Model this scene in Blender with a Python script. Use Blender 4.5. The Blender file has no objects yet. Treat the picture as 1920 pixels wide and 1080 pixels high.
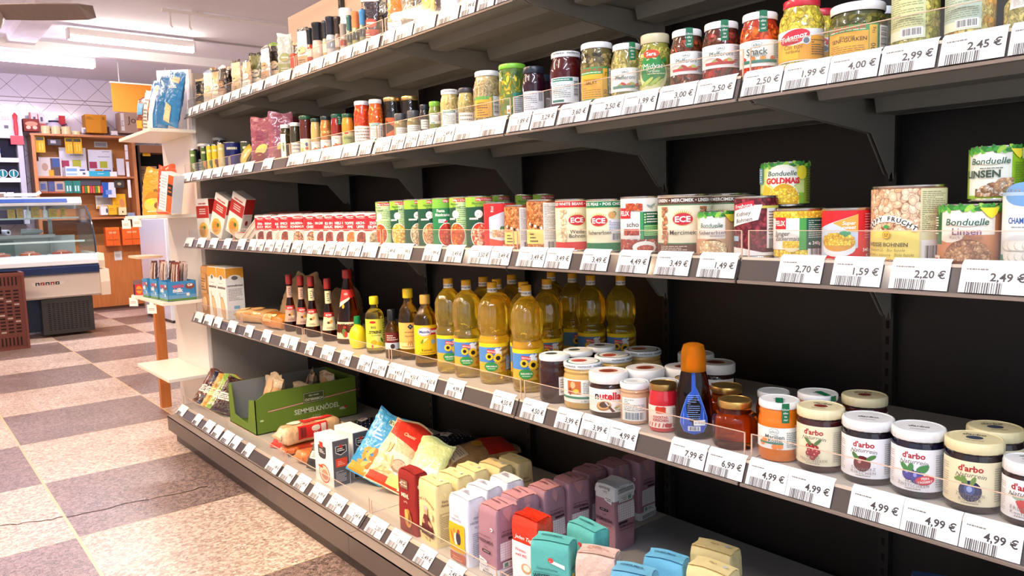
import bpy, bmesh, math, random
from mathutils import Vector, Matrix, noise
PI = math.pi
scene = bpy.context.scene
COL = scene.collection

# ------------------------------------------------------------------ camera
cam_d = bpy.data.cameras.new('camera'); cam = bpy.data.objects.new('camera', cam_d); COL.objects.link(cam)
cam_d.sensor_width = 36.0; cam_d.lens = 36.0 * 1422.6 / 1920.0; cam_d.clip_start = 0.02; cam_d.clip_end = 60
YAW, PITCH, ROLL = map(math.radians, (39.51, 5.911, 1.718))
fw = Vector((math.sin(YAW)*math.cos(PITCH), math.cos(YAW)*math.cos(PITCH), -math.sin(PITCH)))
r0 = Vector((math.cos(YAW), -math.sin(YAW), 0)); d0 = fw.cross(r0)
rt = r0*math.cos(ROLL) + d0*math.sin(ROLL); dn = -r0*math.sin(ROLL) + d0*math.cos(ROLL)
mw = Matrix((rt, -dn, -fw)).transposed().to_4x4(); mw.translation = Vector((0, 0, 1.2)); cam.matrix_world = mw
scene.camera = cam

# ------------------------------------------------------------------ exposure, world, big lights
vs = scene.view_settings; vs.view_transform = 'Standard'; vs.look = 'None'; vs.gamma = 1.0; vs.use_curve_mapping = False
vs.exposure = 0.24
scene.display_settings.display_device = 'sRGB'
w = bpy.data.worlds.new('daylight'); scene.world = w; w.use_nodes = True
bg = w.node_tree.nodes['Background']; bg.inputs[0].default_value = (0.80, 0.88, 1.0, 1); bg.inputs[1].default_value = 0.3
def area(name, loc, rot, sx, sy, power, col):
    l = bpy.data.lights.new(name, 'AREA'); l.shape = 'RECTANGLE'; l.size = sx; l.size_y = sy; l.energy = power; l.color = col
    o = bpy.data.objects.new(name, l); o.location = loc; o.rotation_euler = rot; COL.objects.link(o); return o
# shop window behind the camera (daylight) and the glazed front on the aisle's left
area('shop_window_daylight', (-0.6, -2.9, 1.7), (PI/2, 0, 0), 4.2, 2.2, 34, (0.80, 0.90, 1.0))
area('side_window_daylight', (-3.3, 0.3, 1.7), (PI/2, 0, -PI/2), 4.0, 2.0, 16, (0.82, 0.90, 1.0))
# warm halogen spot over the aisle
sp = bpy.data.lights.new('halogen_spot', 'SPOT'); sp.energy = 300; sp.color = (1.0, 0.66, 0.34); sp.spot_size = math.radians(50); sp.spot_blend = 0.8; sp.shadow_soft_size = 0.04
spo = bpy.data.objects.new('halogen_spot', sp); spo.location = (-0.55, 2.5, 2.85)
spo.rotation_euler = Vector((1.8, -0.15, -1.65)).to_track_quat('-Z', 'Y').to_euler(); COL.objects.link(spo)

# ------------------------------------------------------------------ colour and materials
def C(h):
    if not isinstance(h, str): return h
    h = h.lstrip('#'); h = h if len(h) == 6 else h[0]*2+h[1]*2+h[2]*2; v = [int(h[i:i+2], 16)/255 for i in (0, 2, 4)]
    return tuple((c/12.92 if c <= .04045 else ((c+.055)/1.055)**2.4) for c in v)
MATS = {}
def nodes(name):
    m = bpy.data.materials.new(name); m.use_nodes = True; nt = m.node_tree
    return m, nt, nt.nodes['Principled BSDF']
def attr_mat(name, rough=.45, coat=0., metal=0., trans=0., ior=1.45, spec=.5, bump=0, bscale=60, emis=0, mixdiff=0, coatr=.03, sss=0):
    if name in MATS: return MATS[name]
    m, nt, p = nodes(name); a = nt.nodes.new('ShaderNodeAttribute'); a.attribute_name = 'Col'
    nt.links.new(a.outputs['Color'], p.inputs['Base Color'])
    p.inputs['Roughness'].default_value = rough; p.inputs['Coat Weight'].default_value = coat; p.inputs['Coat Roughness'].default_value = coatr
    p.inputs['Metallic'].default_value = metal; p.inputs['Transmission Weight'].default_value = trans; p.inputs['IOR'].default_value = ior
    p.inputs['Specular IOR Level'].default_value = spec
    if emis:
        nt.links.new(a.outputs['Color'], p.inputs['Emission Color']); p.inputs['Emission Strength'].default_value = emis
    if bump:
        t = nt.nodes.new('ShaderNodeTexNoise'); t.inputs['Scale'].default_value = bscale; t.inputs['Detail'].default_value = 4
        c = nt.nodes.new('ShaderNodeTexCoord'); nt.links.new(c.outputs['Object'], t.inputs['Vector'])
        b = nt.nodes.new('ShaderNodeBump'); b.inputs['Strength'].default_value = bump; b.inputs['Distance'].default_value = .01
        nt.links.new(t.outputs['Fac'], b.inputs['Height']); nt.links.new(b.outputs['Normal'], p.inputs['Normal'])
    MATS[name] = m; return m
MDEF = dict(oil=dict(rough=.02, trans=.90, ior=1.33, coat=1.),
   
    print=dict(rough=.42), paper=dict(rough=.75, bump=.25, bscale=35), card=dict(rough=.6), tin=dict(rough=.25, metal=1.),
    glassy=dict(rough=.25, coat=1., spec=.15), plastic=dict(rough=.35), matte=dict(rough=.85), foil=dict(rough=.2, coat=.7, bump=.9, bscale=38),
    lidmetal=dict(rough=.3, coat=.3), liquid=dict(rough=.02, trans=.97, ior=1.36), gold=dict(rough=.3, metal=.9),
    metalpaint=dict(rough=.38), gloss=dict(rough=.12, coat=.5), wood=dict(rough=.45, bump=.12, bscale=90), lamp=dict(rough=.5, emis=48.),
    whitelam=dict(rough=.3), clearfilm=dict(rough=.08, trans=.6, ior=1.1), dimlamp=dict(rough=.5, emis=2.2), chrome=dict(rough=.12, metal=1.))
def edge_fac(nt, top):
    lw = nt.nodes.new('ShaderNodeLayerWeight'); lw.inputs[0].default_value = .5; p = nt.nodes.new('ShaderNodeMath'); p.operation = 'POWER'; p.inputs[1].default_value = 4.0
    q = nt.nodes.new('ShaderNodeMath'); q.operation = 'MULTIPLY_ADD'; q.inputs[1].default_value = top; q.inputs[2].default_value = .014
    nt.links.new(lw.outputs['Facing'], p.inputs[0]); nt.links.new(p.outputs[0], q.inputs[0]); return q
def guard_mat():
    m, nt, p = nodes('clear_acrylic'); out = nt.nodes['Material Output']
    tr = nt.nodes.new('ShaderNodeBsdfTransparent'); tr.inputs[0].default_value = (.97, .97, .97, 1)
    gl = nt.nodes.new('ShaderNodeBsdfGlossy'); gl.inputs[0].default_value = (1, 1, 1, 1); gl.inputs['Roughness'].default_value = .08
    df = nt.nodes.new('ShaderNodeBsdfDiffuse'); df.inputs[0].default_value = (.9, .86, .82, 1)
    mx = nt.nodes.new('ShaderNodeMixShader'); fr = edge_fac(nt, .22)
    mx2 = nt.nodes.new('ShaderNodeMixShader'); mx2.inputs[0].default_value = .022
    nt.links.new(tr.outputs[0], mx2.inputs[1]); nt.links.new(df.outputs[0], mx2.inputs[2])
    nt.links.new(fr.outputs[0], mx.inputs[0]); nt.links.new(mx2.outputs[0], mx.inputs[1]); nt.links.new(gl.outputs[0], mx.inputs[2])
    nt.links.new(mx.outputs[0], out.inputs['Surface']); return m
def pane_mat():
    m, nt, p = nodes('counter_glass'); out = nt.nodes['Material Output']
    tr = nt.nodes.new('ShaderNodeBsdfTransparent'); tr.inputs[0].default_value = (.86, .93, .93, 1)
    gl = nt.nodes.new('ShaderNodeBsdfGlossy'); gl.inputs['Roughness'].default_value = .02
    mx = nt.nodes.new('ShaderNodeMixShader'); fr = edge_fac(nt, .45)
    nt.links.new(fr.outputs[0], mx.inputs[0]); nt.links.new(tr.outputs[0], mx.inputs[1]); nt.links.new(gl.outputs[0], mx.inputs[2])
    nt.links.new(mx.outputs[0], out.inputs['Surface']); return m
MATS['clear'] = guard_mat(); MATS['pane'] = pane_mat()
def N(nt, t, **k):
    n = nt.nodes.new(t)
    for a, b in k.items():
        if a in n.inputs: n.inputs[a].default_value = b
        else: setattr(n, a, b)
    return n
def mth(nt, op, a, b=None):
    n = nt.nodes.new('ShaderNodeMath'); n.operation = op
    for i, v in enumerate((a, b)):
        if v is None: continue
        if hasattr(v, 'is_linked') or hasattr(v, 'links'): nt.links.new(v, n.inputs[i])
        else: n.inputs[i].default_value = v
    return n.outputs[0]
def mixc(nt, f, a, b):
    n = nt.nodes.new('ShaderNodeMix'); n.data_type = 'RGBA'
    for sock, v in ((n.inputs[0], f), (n.inputs[6], a), (n.inputs[7], b)):
        if isinstance(v, (int, float)): sock.default_value = v
        elif isinstance(v, (tuple, list)): sock.default_value = (*v, 1)
        else: nt.links.new(v, sock)
    return n.outputs[2]
def floor_mat():
    m, nt, p = nodes('terrazzo_tiles'); L = nt.links
    co = N(nt, 'ShaderNodeTexCoord'); sx = N(nt, 'ShaderNodeSeparateXYZ'); L.new(co.outputs['Object'], sx.inputs[0])
    u = mth(nt, 'DIVIDE', mth(nt, 'SUBTRACT', sx.outputs[0], .475), .81); v = mth(nt, 'DIVIDE', mth(nt, 'SUBTRACT', sx.outputs[1], 3.235), .797)
    par = mth(nt, 'FLOORED_MODULO', mth(nt, 'ADD', mth(nt, 'FLOOR', u), mth(nt, 'FLOOR', v)), 2.0)
    vo = N(nt, 'ShaderNodeTexVoronoi'); vo.inputs['Scale'].default_value = 95; L.new(co.outputs['Object'], vo.inputs['Vector'])
    sp_ = N(nt, 'ShaderNodeSeparateColor'); L.new(vo.outputs['Color'], sp_.inputs[0])
    n1 = N(nt, 'ShaderNodeTexNoise'); n1.inputs['Scale'].default_value = 2.2; n1.inputs['Detail'].default_value = 6; L.new(co.outputs['Object'], n1.inputs['Vector'])
    n2 = N(nt, 'ShaderNodeTexNoise'); n2.inputs['Scale'].default_value = 260; n2.inputs['Detail'].default_value = 3; L.new(co.outputs['Object'], n2.inputs['Vector'])
    light = mixc(nt, sp_.outputs[0], C('#a98e7c'), C('#f9e6d4')); dark = mixc(nt, sp_.outputs[0], C('#574641'), C('#a58c82'))
    base = mixc(nt, par, dark, light)
    tint = mixc(nt, n1.outputs[0], C('#a08f8a'), C('#ffffff'))
    mul = N(nt, 'ShaderNodeMix', data_type='RGBA', blend_type='MULTIPLY'); mul.inputs[0].default_value = .55; L.new(base, mul.inputs[6]); L.new(tint, mul.inputs[7])
    big = N(nt, 'ShaderNodeTexVoronoi'); big.inputs['Scale'].default_value = 16; L.new(co.outputs['Object'], big.inputs['Vector'])
    pit = mth(nt, 'LESS_THAN', big.outputs['Distance'], .13)
    base2 = mixc(nt, mth(nt, 'MULTIPLY', pit, .45), mul.outputs[2], C('#4a3a34'))
    sand = mth(nt, 'GREATER_THAN', n2.outputs[0], .60)
    base3 = mixc(nt, mth(nt, 'MULTIPLY', sand, .35), base2, C('#fff0d8'))
    fu = mth(nt, 'ABSOLUTE', mth(nt, 'SUBTRACT', mth(nt, 'FRACT', mth(nt, 'ADD', u, .5)), .5)); gu = mth(nt, 'LESS_THAN', fu, .0065)
    fv = mth(nt, 'ABSOLUTE', mth(nt, 'SUBTRACT', mth(nt, 'FRACT', mth(nt, 'ADD', v, .5)), .5)); gv = mth(nt, 'LESS_THAN', fv, .0022)
    g = mth(nt, 'MAXIMUM', gu, gv)
    fin = mixc(nt, g, base3, C('#d8b98a')); L.new(fin, p.inputs['Base Color'])
    L.new(mth(nt, 'ADD', mth(nt, 'MULTIPLY', n1.outputs[0], .35), .16), p.inputs['Roughness'])
    b = N(nt, 'ShaderNodeBump'); b.inputs['Strength'].default_value = .12; b.inputs['Distance'].default_value = .003; L.new(n2.outputs[0], b.inputs['Height']); L.new(b.outputs['Normal'], p.inputs['Normal'])
    return m
def tile_wall_mat():
    m, nt, p = nodes('diagonal_wall_tiles'); L = nt.links
    co = N(nt, 'ShaderNodeTexCoord'); sx = N(nt, 'ShaderNodeSeparateXYZ'); L.new(co.outputs['Object'], sx.inputs[0])
    x, z = sx.outputs[0], sx.outputs[2]; s = .355
    def line(a, w_):
        f = mth(nt, 'ABSOLUTE', mth(nt, 'SUBTRACT', mth(nt, 'FRACT', a), .5)); return mth(nt, 'LESS_THAN', f, w_)
    xx = x
    a = line(mth(nt, 'DIVIDE', mth(nt, 'ADD', xx, z), s), .011); b = line(mth(nt, 'DIVIDE', mth(nt, 'SUBTRACT', xx, z), s), .011)
    g = mth(nt, 'MAXIMUM', a, b)
    for zz in (2.80, 2.855):
        band = mth(nt, 'LESS_THAN', mth(nt, 'ABSOLUTE', mth(nt, 'SUBTRACT', z, zz)), .005); g = mth(nt, 'MAXIMUM', g, band)
    L.new(mixc(nt, g, C('#eae4ee'), C('#8d8286')), p.inputs['Base Color']); p.inputs['Roughness'].default_value = .12
    return m
def wood_mat(name, c1, c2, axis=2, rough=.4, scale=1.6):
    m, nt, p = nodes(name); L = nt.links
    co = N(nt, 'ShaderNodeTexCoord'); mp = N(nt, 'ShaderNodeMapping'); L.new(co.outputs['Object'], mp.inputs['Vector'])
    sc = [14*scale]*3; sc[axis] = .9*scale; mp.inputs['Scale'].default_value = sc
    n1 = N(nt, 'ShaderNodeTexNoise'); n1.inputs['Scale'].default_value = 2.5; n1.inputs['Detail'].default_value = 7; n1.inputs['Distortion'].default_value = .6; L.new(mp.outputs[0], n1.inputs['Vector'])
    L.new(mixc(nt, n1.outputs[0], C(c1), C(c2)), p.inputs['Base Color']); p.inputs['Roughness'].default_value = rough
    MATS[name] = m; return m
def plaster_mat(name, c, rough=.9, bump=.2, scale=20):
    m, nt, p = nodes(name); L = nt.links
    co = N(nt, 'ShaderNodeTexCoord'); n1 = N(nt, 'ShaderNodeTexNoise'); n1.inputs['Scale'].default_value = scale; n1.inputs['Detail'].default_value = 5; L.new(co.outputs['Object'], n1.inputs['Vector'])
    L.new(mixc(nt, n1.outputs[0], tuple(.92*k for k in C(c)), C(c)), p.inputs['Base Color']); p.inputs['Roughness'].default_value = rough
    b = N(nt, 'ShaderNodeBump'); b.inputs['Strength'].default_value = bump; b.inputs['Distance'].default_value = .01; L.new(n1.outputs[0], b.inputs['Height']); L.new(b.outputs['Normal'], p.inputs['Normal'])
    MATS[name] = m; return m
MATS['floor'] = floor_mat(); MATS['tiles'] = tile_wall_mat()
wood_mat('darkwood', '#090606', '#140d0c', 2, .5, 1.2); wood_mat('orangewood', '#b5622a', '#d98a48', 2, .4); wood_mat('creamwood', '#d9b394', '#ecd0b4', 1, .5, .6)
wood_mat('shelfwood', '#b0683a', '#d0905c', 0, .4)
plaster_mat('ceilingpaint', '#edebf0'); plaster_mat('stucco', '#e4dfe2', .9, 1.0, 9); plaster_mat('whitewall', '#e6e2de')
def MAT(n):
    if n not in MATS: attr_mat(n, **MDEF[n])
    return MATS[n]

# ------------------------------------------------------------------ mesh builder
class MB:
    def __init__(s): s.v = []; s.f = []; s.c = []; s.m = []; s.sm = []
    def add(s, vs_, fs, col, mat='print', smooth=False, M=None):
        b = len(s.v)
        if M is not None: vs_ = [M @ Vector(p) for p in vs_]
        s.v += [tuple(p) for p in vs_]; multi = isinstance(col, list)
        for i, f in enumerate(fs):
            s.f.append(tuple(b+j for j in f)); s.c.append(C(col[i]) if multi else C(col)); s.m.append(mat); s.sm.append(smooth)
        return s
    def box(s, x0, y0, z0, x1, y1, z1, col, mat='print', M=None):
        v = [(x0, y0, z0), (x1, y0, z0), (x1, y1, z0), (x0, y1, z0), (x0, y0, z1), (x1, y0, z1), (x1, y1, z1), (x0, y1, z1)]
        return s.add(v, [(0, 3, 2, 1), (4, 5, 6, 7), (0, 1, 5, 4), (1, 2, 6, 5), (2, 3, 7, 6), (3, 0, 4, 7)], col, mat, False, M)
    def bbox(s, x0, y0, z0, x1, y1, z1, col, mat='print', b=.003, M=None):   # box with bevelled edges
        v = []; 
        for z, i in ((z0, b), (z0+b, 0), (z1-b, 0), (z1, b)):
            k = b if i == 0 else b
            X0, X1, Y0, Y1 = x0+i, x1-i, y0+i, y1-i
            v += [(X0+k, Y0, z), (X1-k, Y0, z), (X1, Y0+k, z), (X1, Y1-k, z), (X1-k, Y1, z), (X0+k, Y1, z), (X0, Y1-k, z), (X0, Y0+k, z)]
        f = [tuple(range(7, -1, -1)), tuple(range(24, 32))]
        for r in range(3):
            for j in range(8): a = r*8+j; c_ = r*8+(j+1) % 8; f.append((a, c_, c_+8, a+8))
        return s.add(v, f, col, mat, False, M)
    def lathe(s, prof, n=28, mat='print', M=None, smooth=True, cap=True, sx=1, sy=1, rib=None):
        """prof: (r, z, colour) rows; colour of a row paints the band up to the next row"""
        v = []; f = []; c = []
        for r, z, *_ in prof:
            for j in range(n):
                a = 2*PI*j/n; k = 1 if rib is None else rib(a, z)
                v.append((r*k*sx*math.sin(a), -r*k*sy*math.cos(a), z))
        col = prof[0][2]
        for i in range(len(prof)-1):
            if len(prof[i]) > 2: col = prof[i][2]
            for j in range(n): a = i*n+j; b_ = i*n+(j+1) % n; f.append((a, b_, b_+n, a+n)); c.append(col)
        if cap:
            f.append(tuple(range(n-1, -1, -1))); c.append(prof[0][2]); L = (len(prof)-1)*n
            f.append(tuple(range(L, L+n))); c.append(prof[-1][2] if len(prof[-1]) > 2 else col)
        return s.add(v, f, c, mat, smooth, M)
    def tube(s, pts, r, col, mat='plastic', n=8, cap=True):
        v = []; f = []; pts = [Vector(p) for p in pts]; up = Vector((0, 0, 1))
        for i, p in enumerate(pts):
            t = (pts[min(i+1, len(pts)-1)] - pts[max(i-1, 0)]).normalized()
            a = t.cross(up); a = a if a.length > .05 else t.cross(Vector((1, 0, 0))); a.normalize(); b = a.cross(t)
            rr = r[i] if isinstance(r, (list, tuple)) else r
            for j in range(n): th = 2*PI*j/n; v.append(p + rr*(a*math.cos(th) + b*math.sin(th)))
        for i in range(len(pts)-1):
            for j in range(n): f.append((i*n+j, i*n+(j+1) % n, (i+1)*n+(j+1) % n, (i+1)*n+j))
        if cap: f.append(tuple(range(n))); f.append(tuple((len(pts)-1)*n+j for j in range(n-1, -1, -1)))
        return s.add(v, f, col, mat, True)
    def prism(s, poly, axis, a, b, col, mat='print', M=None, smooth=False):
        """poly in the two other axes, extruded along axis from a to b"""
        def P(p, t): q = list(p); q.insert(axis, t); return tuple(q)
        n = len(poly); v = [P(p, a) for p in poly] + [P(p, b) for p in poly]
        f = [tuple(range(n)), tuple(range(2*n-1, n-1, -1))] + [(j, j+n, (j+1) % n+n, (j+1) % n) for j in range(n)]
        return s.add(v, f, col, mat, smooth, M)
    def mesh(s, name):
        me = bpy.data.meshes.new(name); me.from_pydata(s.v, [], s.f)
        mats = []; idx = []
        for m in s.m:
            if m not in mats: mats.append(m)
            idx.append(mats.index(m))
        for m in mats: me.materials.append(MAT(m))
        me.polygons.foreach_set('material_index', idx)
        a = me.attributes.new('Col', 'FLOAT_COLOR', 'CORNER'); buf = []
        for p, c in zip(s.f, s.c): buf += [c[0], c[1], c[2], 1.0]*len(p)
        a.data.foreach_set('color', buf)
        me.polygons.foreach_set('use_smooth', s.sm)
        if any(s.sm):
            try: me.set_sharp_from_angle(angle=math.radians(38))
            except Exception: pass
        me.validate(); me.update(); return me
def link(name, me, parent=None, loc=(0, 0, 0), rot=(0, 0, 0)):
    o = bpy.data.objects.new(name, me); o.location = loc; o.rotation_euler = rot; COL.objects.link(o)
    if parent is not None: o.parent = parent
    return o
def tag(o, label=None, cat=None, group=None, kind=None):
    if label: o['label'] = label
    if cat: o['category'] = cat
    if group: o['group'] = group
    if kind: o['kind'] = kind
    return o
def struct(name, mb): return tag(link(name, mb.mesh(name)), kind='structure')

# ------------------------------------------------------------------ printed artwork: flat shapes laid on a surface
_TX = {}
def text_mesh(s, bold=0., shear=0., font_space=1.):
    k = (s, bold, shear, font_space)
    if k in _TX: return _TX[k]
    cu = bpy.data.curves.new('t', 'FONT'); cu.body = s; cu.size = 1; cu.resolution_u = 2; cu.offset = bold; cu.shear = shear; cu.space_character = font_space
    o = bpy.data.objects.new('t', cu); me = o.to_mesh()
    vs_ = [(v.co.x, v.co.y) for v in me.vertices]; fs = [tuple(p.vertices) for p in me.polygons]
    o.to_mesh_clear(); bpy.data.objects.remove(o); bpy.data.curves.remove(cu)
    if vs_:
        x0 = min(v[0] for v in vs_); x1 = max(v[0] for v in vs_)
    else: x0 = x1 = 0
    _TX[k] = (vs_, fs, x0, x1); return _TX[k]
def clip_u(poly, u, keep_less):
    out = []; n = len(poly)
    for i in range(n):
        a, b = poly[i], poly[(i+1) % n]; ia = (a[0] <= u) == keep_less or a[0] == u; ib = (b[0] <= u) == keep_less or b[0] == u
        if ia: out.append(a)
        if ia != ib and a[0] != b[0]: t = (u-a[0])/(b[0]-a[0]); out.append((u, a[1]+t*(b[1]-a[1])))
    return out
class Art:
    """shapes in (u, v) metres on a surface S(u, v, offset) -> xyz; u = 0 is the middle, v = 0 the foot"""
    def __init__(s, S, step=.004, o0=.0003, dl=.00007, mat='print', vstep=0):
        s.S = S; s.step = step; s.o = o0; s.dl = dl; s.mb = MB(); s.mat = mat; s.vstep = vstep
    def _poly(s, pts, col, mat):
        us = [p[0] for p in pts]; u0, u1 = min(us), max(us); parts = [pts]
        if u1-u0 > s.step*.9:
            g0 = math.floor(u0/s.step)+1; k = math.ceil(u1/s.step)-g0+1; parts = []; rest = pts
            for i in range(1, k):
                u = (g0+i-1)*s.step; a = clip_u(rest, u, True); rest = clip_u(rest, u, False)
                if len(a) > 2: parts.append(a)
                if len(rest) < 3: break
            if len(rest) > 2: parts.append(rest)
        if s.vstep:
            sw = lambda q: [(b, a) for a, b in q]; out = []
            for q in parts:
                v0, v1 = min(p[1] for p in q), max(p[1] for p in q); k = int((v1-v0)/s.vstep)+1; rest = sw(q)
                for i in range(1, k):
                    a = clip_u(rest, v0+(v1-v0)*i/k, True); rest = clip_u(rest, v0+(v1-v0)*i/k, False)
                    if len(a) > 2: out.append(sw(a))
                    if len(rest) < 3: break
                if len(rest) > 2: out.append(sw(rest))
            parts = out
        for q in parts: s.mb.add([s.S(u, v, s.o) for u, v in q], [tuple(range(len(q)))], col, mat or s.mat)
    def poly(s, pts, col, mat=None): s._poly(list(pts), col, mat); s.o += s.dl; return s
    def rect(s, u0, v0, u1, v1, col, mat=None): return s.poly([(u0, v0), (u1, v0), (u1, v1), (u0, v1)], col, mat)
    def ell(s, cu, cv, ru, rv, col, n=14, a0=0, a1=2*PI, mat=None, rot=0):
        cr, sr = math.cos(rot), math.sin(rot); P = []
        for i in range(n):
            a = a0+(a1-a0)*i/(n if a1-a0 > 6.2 else n-1); x, y = ru*math.cos(a), rv*math.sin(a); P.append((cu+x*cr-y*sr, cv+x*sr+y*cr))
        return s.poly(P, col, mat)
    def text(s, t, cu, cv, size, col, align='C', bold=0., shear=0., vert=False, wide=1., arc=0., maxw=None, rot=0, sp=1., mat=None):
        vs_, fs, x0, x1 = text_mesh(t, bold, shear, sp)
        if not vs_: return s
        k = size
        if maxw and (x1-x0)*k*wide > maxw: wide = maxw/((x1-x0)*k)
        off = {'C': -(x0+x1)/2, 'L': -x0, 'R': -x1}[align]; out = []; cr, sr = math.cos(rot), math.sin(rot)
        for x, y in vs_:
            X, Y = (x+off)*k*wide, (y-.35)*k
            if arc: Y += -arc*X*X
            if rot: X, Y = X*cr-Y*sr, X*sr+Y*cr
            if vert: X, Y = -Y, X
            out.append(s.S(cu+X, cv+Y, s.o+.0002))
        s.mb.add(out, fs, col, mat or s.mat); s.o += s.dl; return s
    def bars(s, u0, v0, w_, h_, n=14, col='#33302e', seed=1, vert=False):
        R = random.Random(seed)
        for i in range(n):
            t = (.25+.6*R.random())/n
            a = i/n
            if vert: s._poly([(u0, v0+h_*a), (u0+w_, v0+h_*a), (u0+w_, v0+h_*(a+t)), (u0, v0+h_*(a+t))], col, None)
            else: s._poly([(u0+w_*a, v0), (u0+w_*(a+t), v0), (u0+w_*(a+t), v0+h_), (u0+w_*a, v0+h_)], col, None)
        s.o += s.dl; return s
    def lines(s, u0, v0, w_, h_, n=6, col='#777777', seed=2, fill=.45):
        R = random.Random(seed)
        for i in range(n):
            y = v0+h_*(i+.3)/n; x = u0
            while x < u0+w_*.96:
                l = w_*R.uniform(.06, .2); e = min(x+l, u0+w_)
                s._poly([(x, y), (e, y), (e, y+h_/n*fill), (x, y+h_/n*fill)], col, None); x = e+w_*.025
                if R.random() < .06: break
        s.o += s.dl; return s
    def beans(s, u0, v0, u1, v1, ru, rv, cols, n, seed=3, mat=None, shine=True, inside=None, rnd=.25):
        """a heap of roundish pieces, each with a painted highlight; pieces are cut at the patch's rim"""
        s.o += .00022; R = random.Random(seed); cl = lambda a, lo, hi: min(max(a, lo), hi)
        cells = max(1, int(math.sqrt(n*(u1-u0)/max(v1-v0, 1e-6)))); rows = max(1, int(n/cells)+1)
        pts = [(u0+(u1-u0)*(i+R.uniform(.1, .9))/cells, v0+(v1-v0)*(j+R.uniform(.1, .9))/rows) for j in range(rows) for i in range(cells)]
        R.shuffle(pts)
        for (cu, cv) in pts:
            if inside and not inside(cu, cv): continue
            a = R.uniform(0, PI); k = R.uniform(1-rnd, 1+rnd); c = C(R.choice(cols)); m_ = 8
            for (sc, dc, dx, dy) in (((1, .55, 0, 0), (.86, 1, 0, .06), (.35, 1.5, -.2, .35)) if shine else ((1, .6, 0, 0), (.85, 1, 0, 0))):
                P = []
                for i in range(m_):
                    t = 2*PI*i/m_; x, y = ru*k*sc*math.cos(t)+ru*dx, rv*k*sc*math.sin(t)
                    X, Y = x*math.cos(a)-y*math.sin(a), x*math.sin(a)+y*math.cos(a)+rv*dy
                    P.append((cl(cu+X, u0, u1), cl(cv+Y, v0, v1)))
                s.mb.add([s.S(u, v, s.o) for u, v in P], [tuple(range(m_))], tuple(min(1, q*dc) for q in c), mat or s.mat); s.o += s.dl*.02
        s.o += s.dl; return s
def cyl(R): return lambda u, v, o: ((R+o)*math.sin(u/R), -(R+o)*math.cos(u/R), max(v, .0045))
def prof_surf(prof):
    """surface of revolution through (r, z) rows; u is arc length at the widest radius"""
    P = [(p[0], p[1]) for p in prof]; Rm = max(p[0] for p in P)
    def S(u, v, o):
        r = P[-1][0]; v = max(v, .004)
        for (ra, za), (rb, zb) in zip(P, P[1:]):
            if za <= v <= zb and zb > za: r = ra+(rb-ra)*(v-za)/(zb-za); break
        return ((r+o)*math.sin(u/Rm), -(r+o)*math.cos(u/Rm), v)
    return S
def flat_front(d): return lambda u, v, o: (u, -d/2-o, max(v, .0008))
def flat_right(w_): return lambda u, v, o: (w_/2+o, u, max(v, .0008))
def flat_top(h): return lambda u, v, o: (u, v, h+o)

# a design = list of (part name or None for the body, mesh, part label); built once, then copied
DES = {}
def put(key, build, cat_name, x, y, z, rz, label, cat, group=None, rot=None, sc=None, scz=None):
    if key not in DES:
        DES[key] = [(n, b.mesh(n or cat_name), pl) for n, b, pl in build() if b.f]
    root = None
    for n, me, pl in DES[key]:
        if root is None:
            if rot and (abs(rot[0])+abs(rot[1]) > .01):      # a leaning thing rests on its lowest point
                E = Matrix.Rotation(rot[2], 3, 'Z') @ Matrix.Rotation(rot[1], 3, 'Y') @ Matrix.Rotation(rot[0], 3, 'X'); k = sc or 1
                z = z - min((E @ (v.co*k)).z for v in me.vertices) + .0005
            root = link(cat_name, me, None, (x, y, z), rot or (0, 0, rz)); tag(root, label, cat, group)
            if sc: root.scale = (sc, sc, scz or sc)
        else:
            o = link(n, me, root)
            if pl: o['label'] = pl
    return root
def facing(x, y, off=0): return math.atan2(-y, -x) + PI/2 + math.radians(off)

# ------------------------------------------------------------------ the room
struct('floor', MB().box(-3.2, -3.0, -.05, 5.2, 12.0, 0, '#ffffff', 'floor'))
struct('ceiling', MB().box(-3.2, -3.0, 3.15, 5.2, 12.0, 3.25, '#ffffff', 'ceilingpaint'))
struct('wall_back', MB().box(-3.2, 11.9, 0, 5.2, 12.0, 3.15, '#ffffff', 'tiles'))
struct('wall_right', MB().box(5.1, -3.0, 0, 5.2, 11.9, 3.15, '#ffffff', 'whitewall'))
wl = MB()
for a in ((-3.2, 0, -1.8, .6), (-3.2, 2.8, -1.8, 3.15)): wl.box(-3.3, a[0] if False else -3.0, a[1], -3.2, 11.9, a[3], '#ffffff', 'whitewall')
wl.box(-3.3, 2.4, .6, -3.2, 11.9, 2.8, '#ffffff', 'whitewall'); wl.box(-3.3, -3.0, .6, -3.2, -1.8, 2.8, '#ffffff', 'whitewall')
struct('wall_left', wl)
wf = MB()
wf.box(-3.2, -3.1, 0, 5.2, -3.0, .5, '#ffffff', 'whitewall'); wf.box(-3.2, -3.1, 2.85, 5.2, -3.0, 3.15, '#ffffff', 'whitewall')
wf.box(1.7, -3.1, .5, 5.2, -3.0, 2.85, '#ffffff', 'whitewall'); wf.box(-3.2, -3.1, .5, -2.8, -3.0, 2.85, '#ffffff', 'whitewall')
struct('wall_front', wf)
w1 = MB(); w2 = MB()
for x in (-2.8, -1.3, .2, 1.66): w1.box(x, -3.08, .5, x+.05, -3.02, 2.85, '#dad8d4', 'metalpaint')
for y in (-1.8, -.4, 1.0, 2.35): w2.box(-3.28, y, .6, -3.22, y+.05, 2.8, '#dad8d4', 'metalpaint')
struct('window_1', w1); struct('window_2', w2)
cr = MB()
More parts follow.
